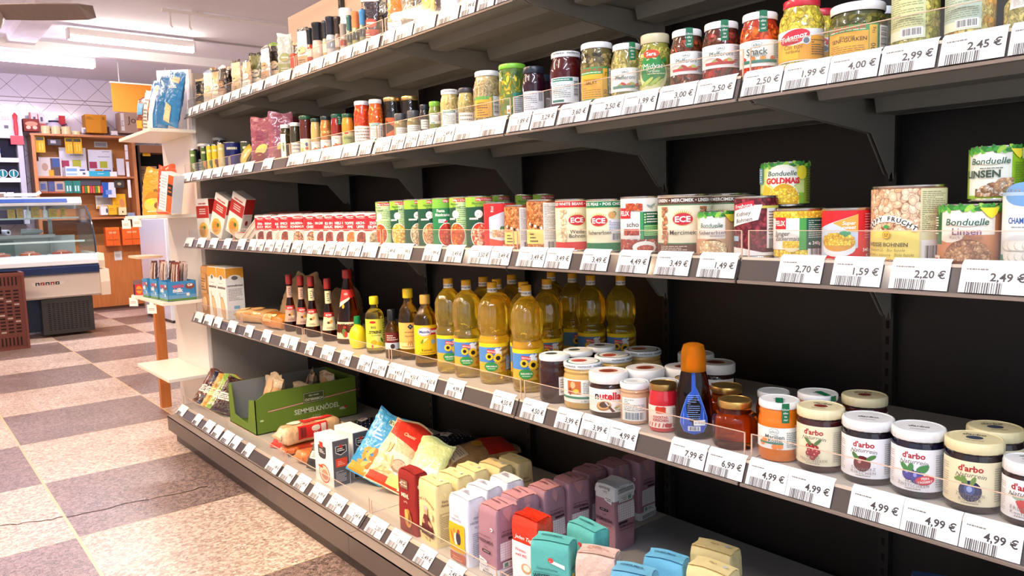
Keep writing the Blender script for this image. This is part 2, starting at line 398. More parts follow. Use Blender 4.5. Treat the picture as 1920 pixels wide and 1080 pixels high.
def crack(pts, w_=.004):
    for (a, b), (c, d) in zip(pts, pts[1:]):
        n = Vector((-(d-b), c-a, 0)).normalized()*w_
        cr.add([(a-n.x, b-n.y, .0006), (c-n.x, d-n.y, .0006), (c+n.x, d+n.y, .0006), (a+n.x, b+n.y, .0006)], [(0, 1, 2, 3)], '#3b2924', 'matte')
R = random.Random(4)
def wig(x0, y0, x1, y1, k=16): return [(x0+(x1-x0)*i/k, y0+(y1-y0)*i/k+R.uniform(-.012, .012)) for i in range(k+1)]
crack(wig(.48, 3.50, 1.03, 3.44)); crack(wig(.16, 3.62, .47, 3.50))
struct('floor_crack', cr)
struct('trim_1', MB().box(-3.2, 9.66, 3.05, 5.1, 9.76, 3.15, '#f3f0f0', 'plastic'))           # white lip across the ceiling
bm_ = MB().prism([(1.16, 3.15), (1.19, 3.10), (1.44, 3.10), (1.47, 3.15)], 1, 7.0, 9.66, '#ffffff', 'stucco')   # rough stucco strip along the ceiling
struct('ceiling_beam', bm_)
struct('trim_2', MB().box(2.8, 8.70, 3.13, 5.1, 8.72, 3.15, '#bdb8b8', 'plastic'))

def fixture(name, x0, x1, y, z, label, lampcol, power, along='x'):
    b = MB(); L = x1-x0
    b.prism([(-.05, .06), (-.028, 0), (.028, 0), (.05, .06)], 0, 0, L, '#e9e6e6', 'plastic')
    for e in (-.02, L): b.box(e, -.05, -.05, e+.02, .05, .06, '#dcd8d8', 'plastic')
    o = link(name, b.mesh(name), None, (x0, y, z)); tag(o, label, 'ceiling light', 'tube lights on the ceiling')
    t = MB().tube([(.0, 0, -.035), (L, 0, -.035)], .022, lampcol, 'lamp', 10); link('tube', t.mesh('tube'), o)
    a = bpy.data.lights.new('tube_light', 'AREA'); a.shape = 'RECTANGLE'; a.size = L; a.size_y = .08; a.energy = power; a.color = C(lampcol)
    ao = bpy.data.objects.new('tube_light', a); ao.parent = o; ao.location = (L/2, 0, -.075); COL.objects.link(ao)
    return o
fixture('ceiling_light', 1.60, 2.78, 8.70, 3.05, 'white tube light on the ceiling above the counter, the one nearer the shelving', '#fff4ea', 58)
fixture('ceiling_light', -.2, 2.03, 9.87, 3.0, 'violet-tinted tube light hanging before the tiled back wall', '#ecdcff', 46)
for i, (y, pw) in enumerate(((6.0, 44), (3.9, 46), (1.9, 40), (-.2, 34), (-1.8, 30))):
    o = fixture('ceiling_light', -1.5, .3, y, 3.05, 'tube light over the aisle, ' + ('first', 'second', 'third', 'fourth', 'fifth')[i] + ' out from the counter end', ('#ffe4cb', '#ffd9b2', '#fff0e0', '#e8f0ff', '#dde9ff')[i], pw)
spd = Vector((1.8, -.15, -1.65)).normalized(); hl = link('spot_lamp', MB().lathe([(.052, -.015, '#d8d6d2'), (.050, .06), (.030, .10), (.012, .12), (.0005, .12)], 22, 'metalpaint', cap=False).mesh('spot_lamp'), None, (-.55, 2.5, 2.85))
hl.rotation_euler = (-spd).to_track_quat('Z', 'Y').to_euler(); tag(hl, 'small pale halogen spot lamp hanging over the aisle', 'lamp'); link('stem', MB().tube([(0, 0, .11), (-.10, 0, .17)], .008, '#c9c7c3').mesh('stem'), hl)
# hanging rod with hooks
rd = MB(); rd.tube([(2.18, 7.55, 3.12), (3.35, 7.55, 3.12)], .017, '#f6f2ee'); rd.tube([(2.16, 7.55, 3.12), (2.19, 7.55, 3.12)], .022, '#f6f2ee')
ro = link('hanging_rod', rd.mesh('hanging_rod')); tag(ro, 'thin white metal rod with hooks hanging under the ceiling', 'rod')
for x in (2.23, 2.40): link('hook', MB().tube([(x, 7.55, 3.12), (x, 7.55, 2.99), (x+.015, 7.55, 2.97)], .008, '#f6f2ee').mesh('hook'), ro)
link('clip', MB().box(2.42, 7.53, 3.12, 2.47, 7.57, 3.15, '#efeae6').box(2.48, 7.53, 3.12, 2.53, 7.57, 3.15, '#efeae6').mesh('clip'), ro)
# ceiling fan
fan = link('ceiling_fan', MB().lathe([(.09, -.10, '#c9bfb4'), (.11, -.06), (.11, .02), (.05, .06), (.02, .07), (.02, .45), (.06, .45)], 24, 'metalpaint').mesh('ceiling_fan'), None, (.70, 6.62, 2.70))
tag(fan, 'brown-bladed ceiling fan hanging in the upper corner over the aisle', 'fan')
for k in range(3):
    a = math.radians(-33.5+120*k); v = []
    for i in range(9):
        t = .10+.64*i/8; hw = .072+.02*math.sin(PI*min(1, i/8)) if i < 8 else .02
        off = .02 if i == 8 else 0
        for s_ in (-1, 1):
            for dz in (-.003, .003):
                lx, ly = t, s_*hw; v.append((lx*math.cos(a)-ly*math.sin(a), lx*math.sin(a)+ly*math.cos(a), dz - s_*.034))
    f = []
    for i in range(8):
        b = i*4; f += [(b, b+2, b+6, b+4), (b+1, b+5, b+7, b+3), (b, b+4, b+5, b+1), (b+2, b+3, b+7, b+6)]
    f += [(0, 1, 3, 2), (32, 34, 35, 33)]
    link('blade', MB().add(v, f, '#80726b', 'metalpaint').mesh('blade'), fan)

# ------------------------------------------------------------------ the gondola shelving
K0, KM, YE = .841, .6916, 4.29
KS = [K0+KM*k for k in range(-2, 5)] + [YE]
LV = {1: dict(d=1.30, zb=1.733, tilt=.012, h=.045), 2: dict(d=1.2545, zb=1.390, tilt=.016, h=.045), 3: dict(d=1.25, zb=1.049, tilt=.017, h=.045),
      4: dict(d=1.26, zb=.646, tilt=.018, h=.045), 5: dict(d=1.14, zb=.152, tilt=.034, h=.038)}
Z = {1: 1.776, 2: 1.432, 3: 1.091, 4: .688, 5: .194}
XB = 1.905
gd = bpy.data.objects.new('shelving_unit', None); gd.location = (1.5, 2, 0); COL.objects.link(gd)
tag(gd, 'long metal supermarket shelving unit with dark back panels and five levels', 'shelving')
def gpart(n, mb, parent=None):
    o = link(n, mb.mesh(n), parent or gd)
    if parent is None: o.location = (-1.5, -2, 0)
    return o
for a, b in zip(KS, KS[1:]):
    gpart('back_panel', MB().box(XB+.012, a+.003, .05, XB+.022, b-.003, 1.75, '#ffffff', 'darkwood'))
    gpart('upper_back_panel', MB().box(XB+.012, a+.003, 1.752, XB+.022, b-.003, 2.34, '#ffffff', 'creamwood'))
for y in KS[:-1]:
    u = MB().box(XB-.012, y-.013, 0, XB+.012, y+.013, 1.75, '#231f1f', 'metalpaint')
    u.box(XB-.012, y-.013, 1.75, XB+.012, y+.013, 2.30, '#3b342f', 'metalpaint')
    for i in range(56): u.box(XB-.0125, y-.004, .12+i*.04, XB-.0118, y+.004, .14+i*.04, '#060505', 'matte')
    gpart('upright', u)
gpart('end_panel', MB().box(1.36, YE, .0, XB+.02, YE+.018, 1.98, '#a59a90', 'whitelam'))
bp = MB()
for a, b in zip(KS, KS[1:]):
    bp.box(1.10, a+.001, .072, 1.112, b-.001, .149, '#5e524b', 'metalpaint'); bp.box(1.10, a+.001, .143, 1.136, b-.001, .150, '#8c7f76', 'metalpaint')  # ledge: its lit look is put into the lighter colour
    bp.box(1.14, a, .0, 1.15, b, .10, '#3d342f', 'metalpaint')
gpart('base_panel', bp)
gpart('base_foot', MB().box(1.2, YE-.2, 0, 1.9, YE, .15, '#564a44', 'metalpaint'))
for lv, q in LV.items():
    zt = Z[lv]; d, zb, ti, h = q['d'], q['zb'], q['tilt'], q['h']
    for i, (a, b) in enumerate(zip(KS, KS[1:])):
        sb = MB(); g = '#8f9194' if lv == 5 and a > -9 and b < 2.0 else '#bfb8ae'; a1, b1 = a+.0015, b-.0015
        sb.box(d+ti+.004, a1, zt-.003, XB-.014, b1, zt, g, 'metalpaint').box(d+ti+.004, a1, zt-.006, XB-.014, b1, zt-.003, '#747672', 'metalpaint')  # second sheet: shade on the underside painted as a darker colour
        if lv < 5:
            sb.box(d+ti+.004, a1, zt-.036, d+ti+.010, b1, zt-.006, '#7d7f7b', 'metalpaint')
            sb.box(XB-.020, a1, zt-.036, XB-.014, b1, zt-.006, '#7d7f7b', 'metalpaint')
            sb.prism([(d+ti+.01, zt-.036), (d+ti+.05, zt-.036), (d+ti+.05, zt-.031), (d+ti+.01, zt-.031)], 1, a1, b1, '#7d7f7b', 'metalpaint')
            for x0, x1, dz in ((1.47, 1.55, .026), (1.72, 1.82, .036)):
                sb.prism([(x0, zt-.006), (x0+.012, zt-.006-dz), (x1-.004, zt-.006-dz), (x1, zt-.006)], 1, a1+.035, b1-.035, '#777975', 'metalpaint')
        else: sb.box(1.178, a1, .10, 1.186, b1, zt-.006, '#7d7f7b', 'metalpaint')
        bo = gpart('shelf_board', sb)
        # price rail: channel leaning back, its upper and lower lips
        n = .004; r = MB(); y0, y1 = a+.003, b-.003
        r.prism([(d, zb), (d+ti, zb+h), (d+ti+n, zb+h), (d+n, zb)], 1, y0, y1, '#4d4644', 'gloss')
        r.prism([(d-.002, zb-.002), (d-.003, zb+.003), (d+.001, zb+.004), (d+.003, zb-.002)], 1, y0, y1, '#8a7c72', 'gloss')
        r.prism([(d+ti-.002, zb+h-.003), (d+ti-.001, zb+h+.002), (d+ti+.005, zb+h+.002), (d+ti+.004, zb+h-.003)], 1, y0, y1, '#c9b8a6', 'gloss')
        gpart('price_rail', r, bo)
        gx = d+ti+.012
        if not (lv == 5 and b < 1.4):
            c = MB(); hg = .056 if lv != 5 else .05
            c.box(gx, y0+.004, zt, gx+.002, y1-.004, zt+hg, '#ffffff', 'clear')
            e = .0016
            for yy in (y0+.004, y1-.004-e): c.box(gx-.0006, yy, zt, gx+.0026, yy+e, zt+hg, '#d9b9a0', 'plastic')
            c.box(gx-.0004, y0+.004, zt+hg-.0012, gx+.0024, y1-.004, zt+hg, '#d9bba4', 'plastic')
            gpart('clear_guard', c, bo)
    if lv < 5:
        for y in KS[:-1]:
            t = zt-.036; k = MB()
            pr = [(d+.03, t), (d+.05, t-.008), (1.776, t-.046), (1.86, t-.136), (1.872, t-.142), (1.885, t-.128), (1.893, t-.15), (1.903, t-.15), (1.903, t+.028), (d+.03, t+.028)]
            for o_ in (-.006, .004): k.prism(pr, 1, y+o_-.001, y+o_+.001, '#918d84', 'metalpaint')
            k.box(d+.05, y-.006, t-.0095, 1.5, y+.005, t-.0075, '#6d716e', 'metalpaint')
            gpart('bracket', k)

# ------------------------------------------------------------------ white rack at the gondola's far end
rk = bpy.data.objects.new('end_rack', None); rk.location = (1.34, 4.6, 0); COL.objects.link(rk)
tag(rk, 'white laminate rack with four open shelves at the end of the gondola', 'rack')
def rpart(n, mb): return link(n, mb.mesh(n), rk, (-1.34, -4.6, 0))
rpart('back_panel', MB().add([(1.345, 4.31, 0), (1.36, 4.31, 0), (1.36, 4.9, 0), (1.345, 4.9, 0), (1.345, 4.31, 2.0), (1.36, 4.31, 2.0), (1.36, 4.9, 2.085), (1.345, 4.9, 2.085)],
      [(0, 3, 2, 1), (4, 5, 6, 7), (0, 1, 5, 4), (1, 2, 6, 5), (2, 3, 7, 6), (3, 0, 4, 7)], '#efe9e0', 'whitelam'))
for z in (.349, .764, 1.227, 1.675):
    rpart('rack_shelf', MB().bbox(1.11, 4.25, z-.018, 1.344, 4.9, z, '#f4ead8', 'whitelam', .0015))
rpart('post', MB().box(1.285, 5.12, 0, 1.345, 5.16, .745, '#ffffff', 'orangewood'))
rpart('side_shelf', MB().box(1.20, 5.05, .965, 1.34, 5.30, .98, '#e9c9a4', 'whitelam'))

# ------------------------------------------------------------------ price cards in the rails
SHN = {1: 'top', 2: 'second-highest', 3: 'middle', 4: 'fourth', 5: 'lowest'}
ORD = ['first', 'second', 'third', 'fourth', 'fifth', 'sixth', 'seventh', 'eighth', 'ninth', 'tenth', 'eleventh', 'twelfth', 'thirteenth', 'fourteenth', 'fifteenth', 'sixteenth', 'seventeenth',
       'eighteenth', 'nineteenth', 'twentieth', 'twenty-first', 'twenty-second', 'twenty-third', 'twenty-fourth', 'twenty-fifth', 'twenty-sixth', 'twenty-seventh', 'twenty-eighth', 'twenty-ninth', 'thirtieth']
_CARD = {}
def price_card(lv, y_far, y_near, price, idx):
    """y_far > y_near; seen from the aisle the card's left end is y_far"""
    q = LV[lv]; wdt = round((y_far-y_near)/.004)*.004; key = (lv, wdt, price)
    if key not in _CARD:
        d, ti, h = 0, q['tilt'], q['h']; L = math.hypot(ti, h); n = Vector((-h, 0, ti)).normalized()
        def S(u, v, o): t = v/L; p = Vector((ti*t, -u, h*t)) + n*(.0024+o); return tuple(p)
        m = MB(); a = Art(S, step=9); H = L+.0035
        for o_ in (0, .0006): m.add([S(-wdt/2, .0055, o_), S(wdt/2, .0055, o_), S(wdt/2, H, o_), S(-wdt/2, H, o_)], [(0, 1, 2, 3)], '#f4f4f6', 'card')
        tp = [S(-wdt/2, H, 0), S(wdt/2, H, 0)]; m.add([tp[0], tp[1], (tp[1][0]+.007, tp[1][1], tp[1][2]+.005), (tp[0][0]+.007, tp[0][1], tp[0][2]+.005)], [(0, 1, 2, 3)], '#e2e6f2', 'card')
        a.o = .001; a.bars(-wdt*.40, H*.10, wdt*.55, H*.33, 16, '#55514f', 5+len(price))
        if price:
            a.text(price, wdt*.44, H*.60, H*.34, '#3a3838', 'R', maxw=wdt*.58, bold=.02); a.lines(-wdt*.42, H*.78, wdt*.32, H*.07, 1, '#77736f', 3, .6)
        _CARD[key] = (m.mesh('price_card'), a.mb.mesh('print'))
    mc, mp = _CARD[key]
    o = link('price_card', mc, None, (q['d'], (y_far+y_near)/2, q['zb'])); link('printing', mp, o)
    rd_ = ('white price card reading ' + price + ' in') if price else 'blank white price card in'
    tag(o, '%s the %s rail, %s from the near end' % (rd_, SHN[lv], ORD[idx] if idx < 30 else 'last'), 'price card', 'price cards on the %s shelf rail' % SHN[lv]); return o
CARDS = {
  2: [(0.398, 0.334, '2,45 €'), (0.491, 0.402, '2,45 €'), (0.580, 0.496, '2,99 €'), (0.667, 0.583, '4,00 €'), (0.752, 0.669, '1,99 €'), (0.836, 0.755, '2,50 €'), (0.941, 0.852, '2,50 €'), (1.035, 0.943, '3,00 €'), (1.132, 1.040, '1,99 €'), (1.229, 1.135, '2,50 €'), (1.336, 1.239, '3,60 €'), (1.435, 1.346, '3,29 €'), (1.524, 1.439, '1,89 €'), (1.637, 1.539, ''), (1.760, 1.642, ''), (1.862, 1.765, '2,49 €'), (1.948, 1.868, '2,20 €'), (2.023, 1.954, '2,99 €'), (2.106, 2.029, '2,89 €'), (2.210, 2.112, '3,25 €'), (2.311, 2.231, '1,61 €'), (2.434, 2.326, ''), (2.601, 2.442, ''), (2.738, 2.610, ''), (2.895, 2.747, ''), (3.158, 3.055, ''), (3.373, 3.266, ''), (3.499, 3.386, ''), (3.648, 3.513, ''), (3.791, 3.662, ''), (3.934, 3.806, ''), (4.104, 3.951, ''), (4.286, 4.122, '')],
  3: [(0.451, 0.361, '2,49 €'), (0.555, 0.468, '2,20 €'), (0.654, 0.570, '1,59 €'), (0.757, 0.672, '2,70 €'), (0.934, 0.846, '1,49 €'), (1.043, 0.955, '3,49 €'), (1.152, 1.063, '4,49 €'), (1.265, 1.180, '3,49 €'), (1.390, 1.303, '3,49 €'), (1.498, 1.394, '3,49 €'), (1.612, 1.529, '3,49 €'), (1.707, 1.617, '3,50 €'), (1.824, 1.740, '3,49 €'), (1.941, 1.852, '1,99 €'), (2.096, 2.010, '1,99 €'), (2.204, 2.099, '2,49 €'), (2.323, 2.221, ''), (2.424, 2.331, '1,69 €'), (2.522, 2.432, '1,69 €'), (2.608, 2.530, '1,69 €'), (2.712, 2.626, '1,69 €'), (2.803, 2.717, '1,69 €'), (2.899, 2.813, '1,69 €'), (2.988, 2.919, '1,49 €'), (3.070, 2.999, '1,49 €'), (3.179, 3.081, '1,49 €'), (3.276, 3.191, '1,49 €'), (3.364, 3.282, ''), (3.503, 3.410, ''), (3.688, 3.601, ''), (3.889, 3.779, ''), (4.081, 3.962, ''), (4.289, 4.160, '')],
  4: [(0.444, 0.359, '4,99 €'), (0.532, 0.446, '4,99 €'), (0.623, 0.533, '4,99 €'), (0.742, 0.655, '4,99 €'), (0.827, 0.744, '4,99 €'), (0.924, 0.835, '6,99 €'), (1.020, 0.926, '7,99 €'), (1.197, 1.112, '4,99 €'), (1.290, 1.198, '3,99 €'), (1.380, 1.294, '3,99 €'), (1.513, 1.420, '4,50 €'), (1.640, 1.549, '4,50 €'), (1.864, 1.776, '4,99 €'), (2.009, 1.918, '4,50 €'), (2.104, 2.012, '4,50 €'), (2.206, 2.108, '4,45 €'), (2.315, 2.220, '3,95 €'), (2.411, 2.322, '2,89 €'), (2.555, 2.471, '2,89 €'), (2.706, 2.611, '1,99 €'), (2.846, 2.777, '1,69 €'), (3.007, 2.932, ''), (3.095, 3.017, ''), (3.302, 3.211, ''), (3.509, 3.416, ''), (3.738, 3.628, ''), (3.940, 3.837, ''), (4.091, 3.965, ''), (4.251, 4.125, '')],
  5: [(1.753, 1.667, '2,49 €'), (1.896, 1.811, '2,49 €'), (2.056, 1.957, '1,99 €'), (2.195, 2.090, '2,00 €'), (2.343, 2.239, '2,49 €'), (2.474, 2.371, '2,49 €'), (2.621, 2.509, '4,99 €'), (2.760, 2.663, '2,49 €'), (2.899, 2.790, '1,99 €'), (3.043, 2.926, '1,49 €'), (3.313, 3.229, ''), (3.468, 3.385, ''), (3.590, 3.482, ''), (3.718, 3.619, ''), (3.846, 3.742, ''), (4.015, 3.921, ''), (4.283, 4.169, '')],
  1: [(1.608, 1.546, '1,99 €'), (1.689, 1.619, '1,99 €'), (1.771, 1.702, '1,99 €'), (1.883, 1.781, ''), (2.013, 1.897, ''), (2.122, 2.022, ''), (2.202, 2.129, ''), (2.300, 2.223, ''), (2.405, 2.311, ''), (2.508, 2.413, ''), (2.627, 2.525, ''), (2.744, 2.636, ''), (2.895, 2.758, ''), (3.047, 2.925, ''), (3.187, 3.057, ''), (3.338, 3.205, ''), (3.467, 3.351, ''), (3.590, 3.481, ''), (3.705, 3.604, ''), (3.810, 3.720, ''), (3.920, 3.826, ''), (4.036, 3.937, ''), (4.157, 4.053, ''), (4.274, 4.174, '')],
}
for lv, L in CARDS.items():
    for i, (ya, yb, pr) in enumerate(L): price_card(lv, ya, yb, pr, i)

# ================================================================== product designs
WH = '#f4f2ec'
def jar(R, H, body, lid='#f2f2f2', lr=.88, lh=.013, art=None, lumps=None, lidart=None, scallop=0, mat='glassy', sh=.80, top=None, lmat='lidmetal', belly=0, lidname='lid', extra=None, seg=32, lidtxt=None):
    def build():
        n = H-lh; q = R*lr
        pr = [(R*.82, 0, body), (R*.93, .002), (R, .009), (R*(1+belly), n*.4), (R, n*(sh-.08)), (R*.985, n*(sh-.02)), (R*.93, n*(sh+.05)), (q*1.0, n*(sh+.11), top or body), (q*.95, n*.955), (q*.95, n)]
        m = MB().lathe(pr, seg, mat)
        l = MB(); rib = (lambda a, z: 1+.012*math.cos(a*scallop)*(1 if z < H-.006 else .3)) if scallop else None
        l.lathe([(q*.99, n-.002, lid), (q*1.02, n), (q*1.02, H-.004), (q*.985, H-.0015), (q*.93, H-.0008), (q*.90, H-.002), (0.0005, H-.002)], max(seg, scallop*4 if scallop else 0), lmat, rib=rib, cap=False)
        out = [(None, m, None), (lidname, l, None)]
        if lumps:
            a = Art(prof_surf(pr), o0=.0002, mat='glassy'); lumps(a, R, n, sh); out.append(('contents', a.mb, None))
        if art:
            a = Art(cyl(R*(1+belly)), o0=.0006 if not lumps else .0016); art(a, R, H); out.append(('label', a.mb, None))
        if lidart:
            a = Art(flat_top(H-.002), o0=.0004, step=1); lidart(a, q); out.append(('lid_print', a.mb, None))
        if lidtxt: a = Art(cyl(q*1.02), o0=.0006); a.text(lidtxt, 0, H-lh*.45, .0072, '#38424a', bold=.01); out.append(('lid_print', a.mb, None))
        if extra: out += extra(R, H, q)
        return out
    return build
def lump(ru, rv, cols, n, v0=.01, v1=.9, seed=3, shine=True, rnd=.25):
    return lambda a, R, n_, sh: a.beans(-R*1.5, n_*v0, R*1.5, n_*v1*sh/.8, ru, rv, cols, n, seed, shine=shine, rnd=rnd)  # highlights and dark rims of the pieces are painted into their colours
def can(R, H, base, art, rim='#c9c6c2', seg=36):
    def build():
        m = MB().lathe([(R*.97, 0, rim), (R*1.01, .0015), (R*1.01, .004), (R, .005, base)], seg, 'tin', cap=True)
        m.lathe([(R, .005, base), (R, H-.005)], seg, 'print', cap=False)
        l = MB().lathe([(R, H-.005, rim), (R*1.012, H-.004), (R*1.012, H-.0008), (R*.99, H), (R*.95, H-.001), (R*.94, H-.004), (R*.6, H-.0045), (R*.58, H-.0038), (.0005, H-.0038)], seg, 'tin', cap=False)
        a = Art(cyl(R)); art(a, R, H); return [(None, m, None), ('lid', l, None), ('label', a.mb, None)]
    return build
# --- label artwork
def seal(w_, col='#0e6b45', words=('Ohne', 'elko', 'iss', 'nix!')):
    """paper seal running from the lid's top down the jar"""
    def ex(R, H, q):
        a = Art(cyl(max(q*1.02, R*.97)+.001), o0=.0008); v1 = H-.001; v0 = H-.040
        a.rect(-.007-w_, v0, .007-w_, v1, col)
        for i, t in enumerate(words): a.text(t, -w_, v1-.012-i*.0068, .0056, WH, bold=.01)
        t = Art(flat_top(H), o0=.0006, step=1); t.poly([(-.007, -q*.98), (.007, -q*.98), (.007, 0), (-.007, 0)], col)
        return [('seal', a.mb, 'green paper seal'), ('seal', t.mb, 'green paper seal')]
    return ex
def a_elko(name, col='#c33a3a', u=0, lo=.20, hi=.50, sub=True, nm2=None):
    def f(a, R, H):
        a.rect(-R*1.35, H*lo, R*1.35, H*hi, WH); h = H*(hi-lo)
        a.ell(u-R*.1, H*hi-h*.17, .008, .0055, '#4b7770').ell(u-R*.1, H*hi-h*.17, .0073, .0048, WH).text('elko', u-R*.1, H*hi-h*.17, .0065, '#3e6f68', bold=.01)
        a.text(name, u-R*.08, H*hi-h*.40, .0125, '#35605a', bold=.005, maxw=R*1.25)
        if nm2: a.text(nm2, u-R*.08, H*hi-h*.56, .009, '#35605a', maxw=R*1.1)
        for i in range(5): a.ell(u-R*.45+i*R*.28, H*lo+h*.27+(i % 2)*.002, .007, .003, ('#9db35a', '#c7432f', '#e07a3a', '#b8c25c', '#d34b35')[i], rot=.5*(-1)**i)
        a.rect(-R*.95, H*lo+h*.14, R*.55, H*lo+h*.26, col).lines(R*.62, H*lo+h*.08, R*.6, h*.84, 11, '#9aa0a0')
    return f
def a_mach(red=False, u=.0, lo=.14, hi=.56):     # white label, dark green bands, fine print and a barcode
    def f(a, R, H):
        h = H*(hi-lo); x0, x1 = -R*.95+u, R*.95+u
        a.rect(x0, H*lo, x1, H*hi, '#eef2f4').rect(x0+.004, H*hi-h*.16, x1-R*.45, H*hi-h*.03, '#2f7d6d').lines(x0+.006, H*hi-h*.13, R*1.1, h*.07, 1, '#e8efec')
        a.lines(x0+.006, H*lo+h*.2, R*1.15, h*.60, 8, '#6d8f8a', 4, .35).bars(x1-R*.38, H*lo+h*.25, R*.3, h*.6, 16, '#444444', vert=True)
        a.rect(x0+.004, H*lo+h*.04, x0+R*.9, H*lo+h*.13, '#2f7d6d')
    return f
def a_beet(a, R, H): a_mach(u=-.004)(a, R, H)
def a_gurken(name1, name2, weight):
    def f(a, R, H):
        lo, hi = H*.10, H*.60; h = hi-lo
        a.rect(-R*1.25, lo, R*.62, hi, '#3f9a56').rect(-R*1.22, lo+.002, R*.26, hi-h*.22, '#f2b233').text('LÜBENTHALER', -R*.5, hi-h*.08, .0095, '#c0392b', bold=.02, maxw=R*1.5)
        a.lines(-R*1.15, hi-h*.2, R*1.3, h*.06, 1, '#e9e3c8').text(name1, -R*.45, lo+h*.62, .0085, '#4d3b17').text(name2, -R*.42, lo+h*.52, .009, '#3a2c12', bold=.01, maxw=R*1.3)
        a.lines(-R*1.1, lo+h*.06, R*1.25, h*.34, 5, '#8a6a24', 5, .3).rect(R*.28, lo+.003, R*.56, hi-h*.05, '#f0b844').text(weight, R*.42, lo+h*.18, .012, '#2d2614', vert=True).text('1kg', R*.42, lo+h*.78, .008, '#2d2614', vert=True)
        a.rect(R*.66, lo+h*.18, R*1.12, hi-.003, '#f4f4f2').bars(R*.72, lo+h*.26, R*.34, h*.62, 18, '#3a3a3a', vert=True)
    return f
def a_sera(a, R, H):
    c = '#9fc04a'
    a.ell(0, H*.33, R*.85, H*.27, '#e4d9a3', 20).ell(0, H*.38, R*.78, H*.2, '#2f8a41', 18)
    for i in range(7): x = -R*.62+i*R*.21; a.poly([(x-.006, H*.52), (x+.006, H*.52), (x+(-.003 if i % 2 else .004), H*.62)], '#2f8a41')
    a.ell(-.003, H*.66, .017, .0088, '#d5562a', 16).ell(-.003, H*.66, .0155, .0075, '#e8452c', 16).text('Sera', -.003, H*.66, .0115, WH, bold=.02)
    a.text('Midyat', 0, H*.47, .0155, WH, shear=.2).text('Turşusu', 0, H*.39, .008, WH).lines(-R*.3, H*.33, R*1.0, .004, 1, '#dfe8b0')
    for i in range(5): a.ell(-R*.45+i*R*.2, H*.20+(i % 2)*.004, .013, .0035, ('#a9bf4e', '#c3d06a', '#8fae3c')[i % 3], rot=.7)
    a.ell(0, H*.12, R*.8, H*.04, '#d9d39a', 16)
def a_marmara(a, R, H):
    a.rect(-R*1.4, H*.13, R*1.4, H*.56, '#f1efe9').rect(-R*1.4, H*.145, R*1.4, H*.47, '#f2a71c').rect(-R*1.4, H*.16, -R*.05, H*.41, '#f7c02d')
    a.ell(-R*.28, H*.46, .030, .0145, WH, 20).ell(-R*.28, H*.46, .028, .0125, '#d92a3f', 20, rot=.18).text('Tukamoz', -R*.28, H*.462, .0125, WH, bold=.02, shear=.2, rot=.16, maxw=.048).text('BURSA', -R*.28, H*.415, .0055, WH)
    a.ell(R*.28, H*.40, .007, .007, '#dfe3e6').ell(R*.28, H*.40, .005, .005, '#5a6c78').text('Cin tipi', -R*.3, H*.33, .011, '#8a5a12', shear=.2).text('turşusu', -R*.32, H*.27, .008, '#6e4a10')
    a.lines(R*.5, H*.2, R*.75, H*.22, 7, '#6e4512', 6, .4)
def a_olive(c1='#c9d6a0'):
    def f(a, R, H):
        a.rect(-R*1.05, H*.17, R*.65, H*.86, c1).rect(-R*1.05, H*.17, R*.65, H*.30, '#dfe6c8').lines(-R*.95, H*.34, R*1.5, H*.48, 16, '#7d8d62', 8, .35)
        a.rect(-R*.35, H*.2, R*.55, H*.32, '#f6f6f2').bars(-R*.28, H*.215, R*.76, H*.09, 18, '#444')
    return f
def a_white(lines=8, lo=.12, hi=.5, w_=1.1, col='#8c9291'):
    return lambda a, R, H: a.rect(-R*w_, H*lo, R*w_, H*hi, WH).lines(-R*w_*.85, H*lo+.003, R*w_*1.6, H*(hi-lo)-.006, lines, col, 3, .4)
def a_snack(a, R, H):
    lo, hi = H*.17, H*.56; h = hi-lo
    a.rect(-R*1.4, lo, R*1.4, hi, WH).ell(-R*.15, hi-h*.17, .0095, .0065, '#4b7770').ell(-R*.15, hi-h*.17, .0087, .0057, WH).text('elko', -R*.15, hi-h*.17, .008, '#3e6f68', bold=.01)
    a.text('Snack', -R*.15, hi-h*.42, .0165, '#31605a', bold=.01).text('Pfefferoni', -R*.15, hi-h*.57, .0085, '#31605a')
    for i in range(4): a.ell(-R*.85+i*R*.5, lo+h*.3, .0055, .0045, ('#c7432f', '#e58b3a', '#e8a24a', '#d9773a')[i])
    a.rect(-R*1.0, lo+h*.13, R*.9, lo+h*.25, '#3c8271').lines(R*.7, lo+h*.3, R*.55, h*.62, 9, '#9aa0a0')
def a_beet2(a, R, H):
    a.rect(-R*1.0, H*.10, R*.95, H*.50, '#e4e6ee').lines(-R*.9, H*.13, R*1.2, H*.33, 8, '#9a9fae').bars(R*.42, H*.3, R*.42, H*.17, 10)
